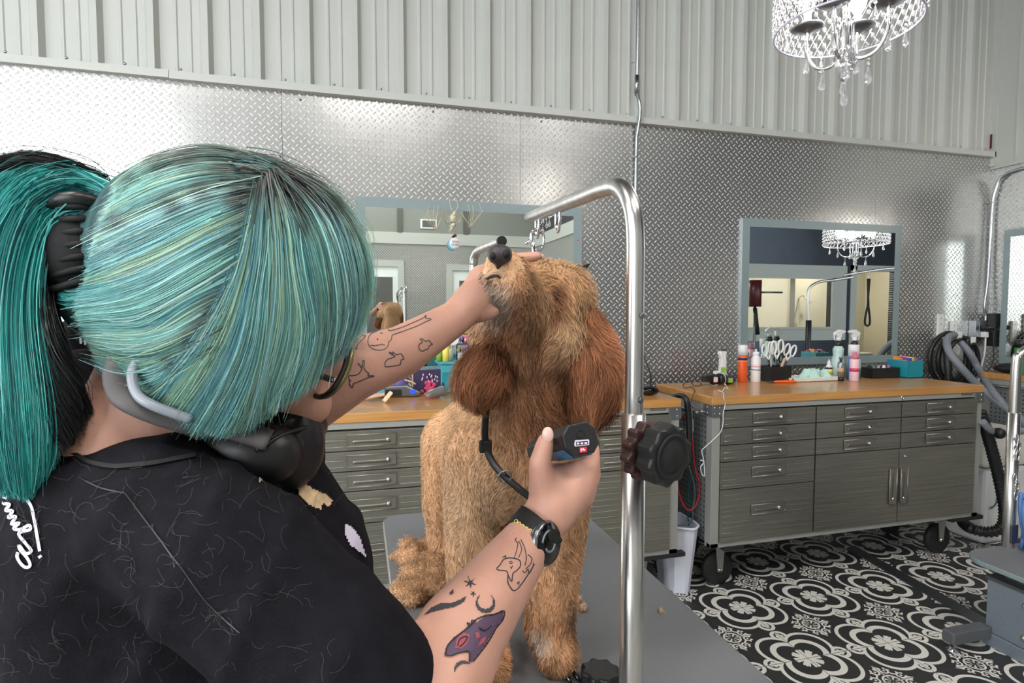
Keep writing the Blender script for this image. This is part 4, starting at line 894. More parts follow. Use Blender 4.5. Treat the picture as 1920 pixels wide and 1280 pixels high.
tag(MB().box((1.445, -0.385, ZT), (1.462, -0.37, ZT+0.04)).build('bottle', 'navy', None, 0.004), 'small navy bottle between the blue cloth and the grey clipper', 'bottle')
# right end of that bench
bottle(2.55, -0.47, [(0.033, 0), (0.036, 0.004), (0.036, 0.10), (0.03, 0.115), (0.032, 0.12)], 'black_matte', 'black jar with a green lid between the dog ear and the steel post', 'jar', (('lid', [(0.026, 0.12), (0.026, 0.145), (0.02, 0.15)], 'green_can'),), 'jar')
bottle(2.678, -0.55, [(0.018, 0), (0.0185, 0.004), (0.0185, 0.045)], 'black_gloss', 'slim black, orange and white spray can right of the steel post', 'spray can', (('band', [(0.0185, 0.045), (0.0185, 0.10)], 'orange_bright'), ('white_band', [(0.0185, 0.10), (0.0185, 0.15), (0.012, 0.16)], 'white_plastic'), ('stripe', [(0.0187, 0.12), (0.0187, 0.128)], 'navy'), ('nozzle', [(0.007, 0.16), (0.007, 0.178)], 'white_plastic')), 'spray_can')
t = thing('magnetic_lamp', (2.70, -0.62, ZT), 'black domed gadget at the right end of the bench behind the dog', 'gadget')
MB().ell((2.675, -0.655, ZT+0.022), (0.052, 0.035, 0.022), None, 18, 10).build('body', 'black_gloss', t)
MB().tube(smooth_path([(2.70, -0.62, ZT+0.02), (2.735, -0.56, ZT+0.08), (2.735, -0.5, ZT+0.16), (2.715, -0.5, ZT+0.2), (2.70, -0.5, ZT+0.26)], 6), [0.004]*25, 8).build('flex_arm', 'black_plastic', t)
t = thing('power_strip', (2.83, -0.33, 0.9), 'dark power strip at the back gap between the two workbenches', 'power strip')
MB().box((2.775, -0.25, 0.90), (2.905, -0.21, 0.945)).build('body', 'corner_bracket', t, 0.004)
for i in range(4): MB().box((2.785+0.03*i, -0.252, 0.912), (2.803+0.03*i, -0.249, 0.934)).build('socket', 'black_gloss', t)
MB().box((2.775, -0.245, 0.0), (2.79, -0.215, 0.90)).build('wall_plate', 'steel_dark', t)
# cables and hoses in the gap
def cable(name, pts, r, m, lab, cat='cable', n=7, hang=True):
    t = thing(name, pts[0], lab, cat); MB().tube(smooth_path(pts, 6), r, n).build('cord', m, t); return t
Y2 = -0.72
cable('cable', [onY(x, y, Y2+0.02) for x, y in ((1273, 772), (1284, 785), (1297, 812), (1300, 850), (1304, 880), (1312, 910), (1308, 940), (1295, 956), (1282, 948), (1272, 920), (1268, 890))], 0.0032, 'red_cable', 'red cable looping in the gap between the workbenches')
cable('cable', [onY(x, y, Y2+0.05) for x, y in ((1283, 760), (1293, 790), (1296, 840), (1291, 870), (1300, 900), (1303, 930), (1298, 955), (1298, 972), (1285, 983), (1265, 985))], 0.0045, 'grey_cable', 'dark grey cable dropping from the gap into the white bin')
cable('cable', [onY(x, y, Y2+0.08) for x, y in ((1276, 768), (1284, 800), (1283, 840), (1292, 880), (1290, 950), (1291, 985))], 0.003, 'green_cable', 'thin dark green cable behind the red one')
t = thing('cord_bundle', onY(1283, 755, -0.70), 'black and grey cord bundle folded over the top of the gap between workbenches', 'cord bundle')
for k, (m_, r) in enumerate((('black_plastic', 0.012), ('black_plastic', 0.010), ('headphone_tube', 0.005))):
    MB().tube(smooth_path([onY(1262+4*k, 744, -0.62), onY(1278+3*k, 741+2*k, -0.68), onY(1287+3*k, 752, -0.72), onY(1291+3*k, 790, -0.73), onY(1292+2*k, 830, -0.73), onY(1294, 870, -0.72)], 6), r, 8).build('cord', m_, t)
t = thing('plug_block', onY(1296, 800, -0.68), 'grey and white plug block hanging in the gap beside the red cable', 'plug')
c = onY(1297, 797, -0.70); MB().box(c+Vector((-0.012, 0, -0.03)), c+Vector((0.012, 0.02, 0.03))).build('upper', 'headphone_tube', t, 0.002); c = onY(1288, 830, -0.69); MB().box(c+Vector((-0.014, 0, -0.085)), c+Vector((0.012, 0.02, 0.075))).build('lower', 'pegboard', t, 0.002)
# bin
t = thing('waste_bin', (2.86, -0.58, 0), 'white tapered plastic waste bin on the tiles between the workbenches', 'bin')
def bin_ring(z, s):
    c = Vector((2.845, -0.62, z)); out = []
    sh = [(-0.100, 0.11), (-0.112, 0.0), (-0.088, -0.105), (0.0, -0.142), (0.033, -0.145), (0.088, -0.112), (0.102, -0.06), (0.100, 0.06), (0.06, 0.13), (-0.05, 0.14)]
    return [c+Vector((a*s*0.70, b*s, 0)) for a, b in sh]
o0 = bin_ring(0.0, 0.66); o1 = bin_ring(0.335, 0.97); i1 = bin_ring(0.335, 0.93); i0 = bin_ring(0.012, 0.62)
n = len(o0); vs = o0+o1+i1+i0
fs = [tuple(reversed(range(n)))]+[(i, (i+1) % n, n+(i+1) % n, n+i) for i in range(n)]+[(n+i, n+(i+1) % n, 2*n+(i+1) % n, 2*n+i) for i in range(n)]+[(2*n+i, 2*n+(i+1) % n, 3*n+(i+1) % n, 3*n+i) for i in range(n)]+[tuple(3*n+i for i in range(n))]
MB().add(vs, fs).build('bin', 'bin_white', t, 0.004)
MB().tube(bin_ring(0.333, 0.985), 0.006, 8, closed=True).build('rim', 'bin_white', t)
# --- right corner: hooks, coils, hoses, white box
for i, (x, z0, z1, lb) in enumerate(((5.275, 1.165, 1.335, 'left white wall hook bar above the coiled hose'), (5.40, 1.13, 1.285, 'right white wall hook bar carrying the grey hose'))):
    t = thing('wall_hook', (x, 0, z1), lb, 'hook')
    MB().box((x-0.024, -0.016, z0), (x+0.024, 0, z1)).build('bar', 'white_plastic', t, 0.003)
    MB().box((x-0.02, -0.15, z0), (x+0.02, -0.01, z0+0.014)).box((x-0.02, -0.15, z0), (x+0.02, -0.138, z0+0.05)).build('arm', 'white_plastic', t, 0.003)
    for dz in (0.03, 0.07): MB().lathe((x, -0.016, z1-dz), [(0.005, 0), (0.003, 0.002)], 8, (0, -1, 0)).build('screw', 'steel_dark', t)
t = thing('coiled_hose', (5.30, -0.09, 1.1), 'black hose coiled on the wall hooks at the right end of the bench', 'hose')
for k in range(3):
    cx, cz, rx, rz = 5.30+0.02*k, 1.03-0.008*k, 0.165-0.012*k, 0.175-0.008*k
    MB().tube([(cx+rx*math.cos(a), -0.055-0.035*k, cz+rz*math.sin(a)) for a in [2*PI*i/40 for i in range(40)]], 0.015, 8, closed=True).build('coil', 'black_plastic', t)
MB().tube(smooth_path([(5.19, -0.12, 1.15), (5.165, -0.16, 1.0), (5.16, -0.17, 0.86)], 5), 0.022, 8).tube(smooth_path([(5.35, -0.14, 1.17), (5.38, -0.14, 1.0), (5.42, -0.12, 0.86)], 5), 0.016, 8).build('hanging_end', 'black_plastic', t)
def ribbed(pts, r, pitch=0.02, amp=0.18):
    P = smooth_path(pts, 24); L = 0; out = []; rs = []
    for i, p in enumerate(P):
        if i: L += (p-P[i-1]).length
        out.append(p); rs.append(r*(1+amp*math.sin(2*PI*L/pitch)))
    return out, rs
t = thing('grey_hose', onY(1795, 640, -0.16), 'grey flexible hose hung over the right wall hook and falling to the right', 'hose')
for pts in ([onY(1800, 640, -0.10), onY(1790, 628, -0.13), onY(1776, 636, -0.18), onY(1780, 660, -0.25), onY(1805, 692, -0.32), onX(1840, 728, 5.19), onX(1880, 760, 5.18), onX(1925, 795, 5.17), onX(1960, 840, 5.17)], [onY(1800, 640, -0.11), onY(1818, 662, -0.16), onY(1836, 694, -0.20), onX(1862, 735, 5.20), onX(1905, 785, 5.20), onX(1950, 840, 5.20)]):
    P, rs = ribbed(pts, 0.022, 0.012, 0.04); MB().tube(P, rs, 10).build('hose', 'hose_grey', t)
t = thing('floor_blower', (5.07, -0.45, 0), 'white upright blower box on the floor beyond the right workbench', 'blower')
MB().box((4.83, -0.66, 0.004), (5.17, -0.20, 0.44)).build('lower_case', 'white_plastic', t, 0.02); MB().box((4.84, -0.65, 0.445), (5.18, -0.21, 0.66)).build('upper_case', 'ceramic', t, 0.02)
MB().tube(smooth_path([(4.87, -0.664, 0.42), (4.905, -0.672, 0.37), (4.90, -0.672, 0.25), (4.86, -0.667, 0.22)], 5), 0.004, 6).build('green_cord', 'green_cable', t)
t = thing('ribbed_hose', onY(1840, 790, -0.72), 'thick black ribbed hose curving down to the floor behind the right workbench', 'hose')
P, rs = ribbed([onY(1838, 770, -0.74), onY(1856, 830, -0.76), onY(1874, 900, -0.78), onY(1884, 960, -0.80), onY(1876, 990, -0.80), onY(1850, 997, -0.76), onY(1820, 990, -0.70), onY(1806, 980, -0.6)], 0.028, 0.02, 0.12)
P = [Vector((p.x, p.y, max(p.z, 0.034))) for p in P]; MB().tube(P, rs, 12).build('hose', 'black_plastic', t)
t = thing('hose_nozzle', onY(1870, 812, -0.80), 'grey tube with a round black knob below the pegboard side', 'nozzle')
MB().tube(smooth_path([onY(1842, 790, -0.80), onY(1858, 806, -0.81), onY(1880, 812, -0.82), onY(1930, 806, -0.84)], 5), 0.018, 10).build('tube', 'hose_grey', t); c = onY(1876, 812, -0.85)
MB().lathe(c, [(0.01, -0.02), (0.028, -0.018), (0.03, 0.0), (0.024, 0.012), (0.01, 0.02)], 14, (0.8, -0.4, 0)).build('knob', 'black_plastic', t); MB().caps(c+Vector((0.02, -0.02, 0)), 0.007, c+Vector((0.07, -0.03, 0)), 0.006, 8).build('pin', 'chrome', t)
bottle(5.385, -0.45, can(0.036, 0.17), 'green_can', 'green spray can with a black cap on the corner workbench', 'spray can', (('cap', [(0.0365, 0.17), (0.0365, 0.215), (0.03, 0.218)], 'black_plastic'),), 'spray_can')
t = thing('black_pouch', (5.42, -0.36, ZT), 'flat black pouch lying on the corner workbench by the wall', 'pouch')
MB().ell((5.44, -0.36, ZT+0.03), (0.12, 0.07, 0.032), None, 16, 8).build('pouch', 'black_matte', t)
# --- things on the mirrors
t = thing('bat_skeleton', (1.81, -0.03, 1.85), 'small bone-coloured bat skeleton hung upside down on the mirror edge', 'bat skeleton')
q = lambda x, y, Y=-0.045: onY(x, y, Y)
b = lambda x, y: q(640+x/5.82, 340+y/5.82)
MB().ell(b(1220, 395), (0.015, 0.010, 0.021)).ell(b(1235, 345), (0.009, 0.007, 0.010)).build('rib_cage', 'bone', t)
mb = MB()
for i in range(5): mb.tube([b(1190, 365+16*i), b(1220, 372+16*i)+Vector((0, -0.012, 0)), b(1255, 365+16*i)], 0.0016, 6)
mb.build('ribs', 'bone', t)
MB().ell(b(1222, 480), (0.012, 0.011, 0.013)).caps(b(1205, 510), 0.006, b(1195, 535), 0.003, 8).build('skull', 'bone', t)
mb = MB(); mb.ell(b(1212, 490)+Vector((0, -0.010, 0)), (0.0028, 0.002, 0.003)).ell(b(1242, 485)+Vector((0, -0.010, 0)), (0.0028, 0.002, 0.003)); mb.build('eye_socket', 'black_matte', t)
for pts in ([(1215, 320), (1190, 270), (1182, 200), (1200, 205)], [(1245, 325), (1272, 270), (1262, 210), (1240, 205)]): MB().tube(smooth_path([b(*p) for p in pts], 4), 0.0017, 6).build('foot', 'bone', t)
for s in (0, 1):
    mb = MB()
    arm = [(1180, 440), (1160, 440), (1125, 330), (1045, 525)] if s == 0 else [(1265, 435), (1290, 440), (1305, 340), (1410, 495)]
    mb.tube([b(*p) for p in arm], 0.0019, 6); e = arm[-1]
    for tip in ([[(915, 385), (958, 262)], [(940, 345), (945, 330)], [(1000, 360), (1015, 270)], [(1040, 380), (1062, 262)]] if s == 0 else [[(1535, 335), (1505, 240)], [(1440, 370), (1432, 258)], [(1405, 350), (1385, 250)], [(1530, 340), (1540, 320)]]):
        mb.tube([b(*e)]+[b(*p) for p in tip], 0.0012, 5)
    mb.build('wing_bones', 'bone', t)
t = thing('round_tag', b(1240, 670), 'round white name tag charm hanging below the bat skeleton', 'tag')
MB().lathe(b(1240, 675), [(0.001, -0.003), (0.029, -0.003), (0.030, 0), (0.029, 0.003), (0.001, 0.003)], 28, (0, -1, 0)).build('disc', 'white_plastic', t); MB().lathe(b(1225, 685)+Vector((0, 0.008, 0)), [(0.001, -0.002), (0.030, -0.002), (0.030, 0.002)], 28, (0, -1, 0)).build('backing_disc', 'sky_blue', t)
MB().tube(smooth_path([b(1240, 530), b(1245, 560), b(1240, 600)], 3), 0.002, 6).build('chain', 'gold_rim', t); MB().ell(b(1240, 590), (0.010, 0.005, 0.007)).build('bow', 'wine_red', t)
c = b(1242, 675)+Vector((0, -0.0035, 0)); text_obj('lettering', 'EEVA\nNURK', c, 0.0155, 'wine_red', t)
t = thing('bat_clip', onY(1087, 505, -0.03), 'little black bat shape clipped to the mirror right edge', 'clip')
P = lambda x, y: (x, y)
bp = [(1078, 494), (1082, 497), (1085, 494), (1088, 497), (1087, 503), (1091, 501), (1096, 496), (1107, 494), (1102, 501), (1101, 507), (1096, 506), (1093, 513), (1090, 509), (1087, 508), (1084, 512), (1081, 507), (1078, 512), (1079, 503)]
vv = [onY(x, y, -0.03) for x, y in bp]; mb = MB(); n = len(vv); mb.add(vv+[v+Vector((0, 0.002, 0)) for v in vv], [tuple(range(n)), tuple(reversed(range(n, 2*n)))]+[(i, (i+1) % n, n+(i+1) % n, n+i) for i in range(n)]); mb.build('bat', 'black_matte', t)
t = thing('purple_pouch', onY(1089, 540, -0.03), 'purple pouch hanging at the mirror right edge below the bat clip', 'pouch')
vv = [onY(x, y, -0.035) for x, y in ((1078, 514), (1099, 519), (1098, 548), (1092, 552), (1080, 545))]; n = 5; MB().add(vv+[v+Vector((0, 0.015, 0)) for v in vv], [tuple(range(n)), tuple(reversed(range(n, 2*n)))]+[(i, (i+1) % n, n+(i+1) % n, n+i) for i in range(n)]).build('pouch', 'purple', t, 0.003); MB().tube([onY(1079, 514, -0.036), onY(1090, 519, -0.037), onY(1098, 518, -0.036)], 0.002, 6).build('drawstring', 'print_white', t)
# ================================================================ GROOMING TABLE, ARMS
TZ = 0.75
def grooming_table(x0, x1, y0, y1, z, lab, low=False):
    t = thing('grooming_table', ((x0+x1)/2, (y0+y1)/2, 0), lab, 'grooming table')
    c = ((x0+x1)/2, (y0+y1)/2)
    MB().prism(rrect(x1-x0, y1-y0, 0.05 if not low else 0.10, 10), (c[0], c[1], z-0.022), (1, 0, 0), (0, 1, 0), 0.0205).build('board', 'table_edge' if not low else 'frosted_border', t, 0.003)
    MB().prism(rrect(x1-x0-0.006, y1-y0-0.006, 0.047 if not low else 0.097, 10), (c[0], c[1], z-0.0015), (1, 0, 0), (0, 1, 0), 0.0015).build('rubber_mat', 'table_mat', t)
    if not low:
        for xx in (x0+0.06, x1-0.09):
            for yy in (y0+0.08, y1-0.11): MB().box((xx, yy, 0.0), (xx+0.03, yy+0.03, z-0.022)).build('leg', 'steel_dark', t, 0.002)
        MB().box((x0+0.05, y0+0.09, 0.22), (x1-0.05, y0+0.11, 0.24)).box((x0+0.05, y1-0.11, 0.22), (x1-0.05, y1-0.09, 0.24)).build('crossbar', 'steel_dark', t)
    return t
grooming_table(1.415, 2.000, -2.365, -1.375, TZ, 'grey rubber-topped grooming table under the brown dog')
def bolt(c, n, parent):
    MB().lathe(c, [(0.012, 0), (0.012, 0.003), (0.008, 0.004), (0.008, 0.010), (0.004, 0.012)], 10, n).build('bolt', 'brass_screw', parent)
T = grooming_table(3.795, 4.42, -2.10, -1.275, 0.335, 'low grey grooming lift table at the right edge on the tiles', True)
MB().box((3.80, -1.95, 0.0), (4.35, -1.385, 0.055)).build('base_skirt', 'table_base_grey', T, 0.004)
MB().box((3.805, -1.94, 0.056), (4.34, -1.39, 0.272)).build('base_box', 'table_base_grey', T, 0.004)
MB().box((3.80, -1.72, 0.272), (4.34, -1.385, 0.285)).box((3.85, -1.9, 0.285), (4.30, -1.42, 0.312)).build('scissor_lift', 'steel_dark', T)
MB().box((3.60, -1.42, 0.035), (3.80, -1.37, 0.085)).build('stabiliser_bar', 'corner_bracket', T, 0.006)
MB().lathe((3.625, -1.395, 0.0), [(0.022, 0), (0.022, 0.006), (0.008, 0.010), (0.008, 0.035)], 14).build('foot', 'chrome', T)
for yy, zz in ((-1.53, 0.225), (-1.53, 0.10)): bolt((3.805, yy, zz), (-1, 0, 0), T)
# near arm of the dog's table
A = thing('arm_stand', (1.729, -2.335, 0.7), 'thick brushed steel arm post in the foreground, bent over the dog', 'arm stand')
px_, py_ = 1.7064, -2.385
MB().cyl((px_, py_, 0.55), (px_, py_, 1.216), 0.0158, n=28).build('outer_tube', 'brushed_steel', A)
pts = [(px_, py_, 1.20), (px_, py_, 1.38), (px_-0.0005, py_+0.001, 1.455), (px_-0.002, py_+0.012, 1.493), (px_-0.003, py_+0.040, 1.519), (px_-0.004, py_+0.085, 1.528), (px_-0.003, py_+0.2, 1.534), (px_+0.004, py_+0.49, 1.550)]
MB().tube(smooth_path(pts, 8), 0.0120, 28).build('arm_tube', 'brushed_steel', A)
def u_hook(x, y, z, parent, r=0.0028, w=0.016, h=0.03, rz=0.0):
    c, s = math.cos(rz), math.sin(rz)
    MB().tube(smooth_path([(x-w*c, y-w*s, z), (x-w*c, y-w*s, z-h*0.55), (x-w*0.55*c, y-w*0.55*s, z-h*0.95), (x, y, z-h*1.08), (x+w*0.55*c, y+w*0.55*s, z-h*0.95), (x+w*c, y+w*s, z-h*0.55), (x+w*c, y+w*s, z)], 4), r, 8).build('hook', 'chrome', parent)
u_hook(px_-0.0005, py_+0.300, 1.531, A, rz=1.5, w=0.013, h=0.034); u_hook(px_+0.002, py_+0.43, 1.537, A, rz=1.5, w=0.013, h=0.034)
for z in (1.235, 1.345, 1.05): MB().lathe((px_+0.004, py_-0.0125, z), [(0.004, 0), (0.0035, 0.001), (0.001, 0.0012)], 10, (0.3, -1, 0)).build('stop_hole', 'steel_dark', A)
# lock knob (scalloped), toothed collar behind it
kc = Vector(W(1250, 853, 0.70)); ax = (Vector((0.35, -0.94, -0.05))).normalized(); R = Vector((0, 0, 1)).rotation_difference(ax).to_matrix()
def scallop(r, amp, lobes, n=96): return [((r+amp*math.cos(lobes*a))*math.cos(a), (r+amp*math.cos(lobes*a))*math.sin(a)) for a in [2*PI*i/n for i in range(n)]]
ex, ey = R @ Vector((1, 0, 0)), R @ Vector((0, 1, 0))
kb = MB().prism(scallop(0.0375, 0.0022, 10), kc-ax*0.018, ex, ey, 0.026).build('lock_knob', 'black_plastic', A, 0.004)
MB().lathe(kc+ax*0.008, [(0.029, 0), (0.0285, 0.002), (0.0255, 0.003), (0.024, 0.0015), (0.019, 0.0015), (0.017, 0.004), (0.001, 0.004)], 32, ax).build('knob_face', 'black_matte', kb)
MB().prism(scallop(0.035, 0.0035, 12), kc-ax*0.034-ex*0.0+Vector((-0.008, 0, 0.0)), ex, ey, 0.016).build('toothed_collar', 'knob_brown', kb, 0.003)
MB().cyl(kc-ax*0.016, Vector((px_, py_, kc.z)), 0.006).build('knob_stem', 'steel_dark', kb)
MB().box((px_-0.03, py_-0.02, 0.60), (px_+0.03, -2.30, 0.726)).build('clamp', 'steel_dark', A, 0.003)
t = thing('clamp_knob', W(1128, 1285, 0.86), 'black clamp knob dusted with fur at the bottom edge of the dog table', 'knob')
kk_ = onZ(1125, 1278, TZ); MB().prism(scallop(0.03, 0.0025, 8), (kk_.x, kk_.y, TZ), (1, 0, 0), (0, 1, 0), 0.022).build('knob', 'black_plastic', t, 0.004)
# snap hook hung from the arm
t = thing('snap_hook', (px_+0.002, py_+0.43, 1.50), 'chrome snap hook hanging from the arm end above the dog snout', 'snap hook')
hx, hy = px_+0.002, py_+0.43
MB().tube(smooth_path([(hx, hy-0.002, 1.519), (hx-0.012, hy, 1.510), (hx-0.013, hy, 1.49), (hx-0.004, hy, 1.474), (hx+0.010, hy, 1.480), (hx+0.014, hy, 1.497), (hx+0.010, hy, 1.512), (hx, hy-0.002, 1.519)], 5), 0.0028, 8).build('gate', 'chrome', t)
MB().tube([(hx-0.010, hy, 1.507), (hx-0.009, hy-0.004, 1.47), (hx-0.007, hy-0.006, 1.44)], 0.0035, 8).build('shank', 'chrome', t)
MB().caps((hx-0.016, hy, 1.494), 0.003, (hx-0.022, hy, 1.489), 0.004, 8).build('trigger', 'chrome', t)
# far arm
A2 = thing('arm_stand', (1.70, -1.34, 0.7), 'thinner steel arm at the far table end, black capped tip above the dog nose', 'arm stand')
MB().tube(smooth_path([(1.697, -1.345, 0.62), (1.697, -1.345, 1.40), (1.698, -1.346, 1.50), (1.702, -1.365, 1.527), (1.706, -1.40, 1.534), (1.716, -1.52, 1.536), (1.722, -1.60, 1.536)], 8), 0.0125, 20).build('arm_tube', 'brushed_steel', A2)
MB().cyl((1.697, -1.345, 0.55), (1.697, -1.345, 1.16), 0.0165, n=20).build('outer_tube', 'brushed_steel', A2)
MB().cyl((1.7218, -1.596, 1.536), (1.7225, -1.606, 1.536), 0.0132, n=24).build('end_cap', 'black_plastic', A2); MB().box((1.67, -1.40, 0.62), (1.72, -1.33, 0.726)).build('clamp', 'steel_dark', A2)
# post of the right table
A3 = thing('arm_stand', (4.10, -1.22, 0.0), 'steel arm post standing behind the low lift table at the right edge', 'arm stand')
q3 = W(1890, 1020, 2.46); X3, Y3 = q3.x, q3.y
MB().tube(smooth_path([(X3, Y3, 0.0), (X3, Y3, 0.6), (X3, Y3, 1.10), (X3+0.012, Y3-0.005, 1.165), (X3+0.05, Y3-0.02, 1.20), (X3+0.12, Y3-0.05, 1.21), (X3+0.5, Y3-0.2, 1.21)], 8), 0.0185, 20).build('arm_tube', 'brushed_steel', A3)
MB().cyl((X3, Y3, 0.0), (X3, Y3, 0.92), 0.0225, n=20).build('outer_tube', 'brushed_steel', A3); MB().box((X3-0.02, Y3-0.025, 0.36), (X3+0.02, Y3-0.02, 0.44)).build('plate', 'steel_dark', A3, 0.002)
MB().box((X3, Y3-0.012, 0.30), (X3+0.4, Y3+0.012, 0.325)).build('crossbar', 'galvanised', A3)
c = onY(1906, 835, Y3-0.03)
for k, (dy, lb) in enumerate(((0.0, 'upper chrome clip chain hanging on the right edge steel post'), (-0.17, 'lower chrome clip chain on the right edge steel post above the blue lead'))):
    t = thing('snap_chain', c+Vector((0, 0, dy)), lb, 'chain'); mb = MB()
    for i in range(3):
        mb.tube([c+Vector((0.008*(i % 2)+0.010*math.cos(a), -0.003*i, dy+0.03-0.036*i+0.020*math.sin(a))) for a in [2*PI*j/16 for j in range(16)]], 0.003, 6, closed=True)
    mb.build('links', 'chrome', t)
c = onY(1912, 960, Y3-0.03); t = thing('blue_lead', c, 'bunched blue patterned lead hanging at the right edge below the chains', 'lead'); mb = MB()
for i in range(6): mb.tube(smooth_path([c+Vector((rng.uniform(-0.02, 0.04), -0.01*i, 0.09)), c+Vector((rng.uniform(-0.025, 0.05), -0.01*i, 0.0)), c+Vector((rng.uniform(-0.01, 0.04), -0.01*i, -0.16))], 4), 0.008, 6)
mb.build('webbing', 'can_blue', t)
# arms seen only in the right mirror
def mirror_arm(Y, pts, r, lab):
    P = [mir(x, y, Y) for x, y in pts]; P = [Vector((P[0].x, P[0].y, 0.0))]+P
    t = thing('arm_stand', P[0], lab, 'arm stand'); P2 = [Vector((p.x, P[0].y+(0.5*(p.x-P[0].x) if i > 3 else 0), p.z)) for i, p in enumerate(P)]
    MB().tube(smooth_path(P2, 8), r, 12).build('arm_tube', 'brushed_steel', t); return t, P2
t, P2 = mirror_arm(2.6, ((1515, 640), (1515, 560), (1518, 540), (1530, 529), (1548, 526), (1572, 521)), 0.016, 'steel grooming arm reflected left in the right mirror')
MB().cyl((P2[0].x, P2[0].y, 0.5), (P2[0].x, P2[0].y, 1.25), 0.032).build('column', 'black_plastic', t)
t2, P3 = mirror_arm(2.3, ((1697, 640), (1697, 530), (1694, 508), (1684, 502), (1655, 506), (1621, 513)), 0.014, 'steel grooming arm reflected at the right side of the right mirror')
n_ = thing('grooming_loop', mir(1650, 520, 2.3), 'black fabric grooming loop hanging from the arm in the right mirror', 'loop')
e = P3[-2]; c0 = Vector((e.x, e.y, e.z-0.012))
MB().tube(smooth_path([c0, c0+Vector((0.012, 0, -0.02)), c0+Vector((-0.012, 0, -0.05)), c0+Vector((0.0, 0, -0.09))], 4), 0.004, 6).build('chain', 'chrome', n_)
MB().tube([c0+Vector((0, 0, -0.08)), c0+Vector((0, 0, -0.30)), c0+Vector((0.005, 0, -0.42))], [0.03, 0.018, 0.022], 8, flat=((0, 1, 0), 0.004)).build('strap', 'black_matte', n_)
MB().tube(smooth_path([c0+Vector((0.0, 0, -0.40)), c0+Vector((-0.028, 0, -0.52)), c0+Vector((-0.035, 0, -0.62)), c0+Vector((0.005, 0, -0.65)), c0+Vector((0.038, 0, -0.62)), c0+Vector((0.03, 0, -0.52)), c0+Vector((0.005, 0, -0.40))], 5), 0.012, 8, flat=((0, 1, 0), 0.012)).build('loop', 'black_matte', n_)
for lab, pp in (('dark red stand dryer hanging in the inner window reflection', (1416, 550)),):
    c = mir(pp[0], pp[1], 4.3); t = thing('stand_dryer', c, lab, 'dryer')
    MB().cyl(c+Vector((0.0, 0, -0.20)), c+Vector((0.0, 0, 0.20)), 0.09).build('body', 'wine_red', t); MB().cyl(c+Vector((0, 0, -0.22)), c+Vector((0.06, 0, -0.62)), 0.03).build('hose', 'rubber', t)
    MB().cyl(c+Vector((0.1, -0.02, 0.02)), c+Vector((0.5, -0.02, 0.02)), 0.014).build('bracket', 'steel_dark', t); MB().cyl((c.x, c.y, 0), (c.x, c.y, c.z-0.2), 0.02).build('stand', 'steel_dark', t)

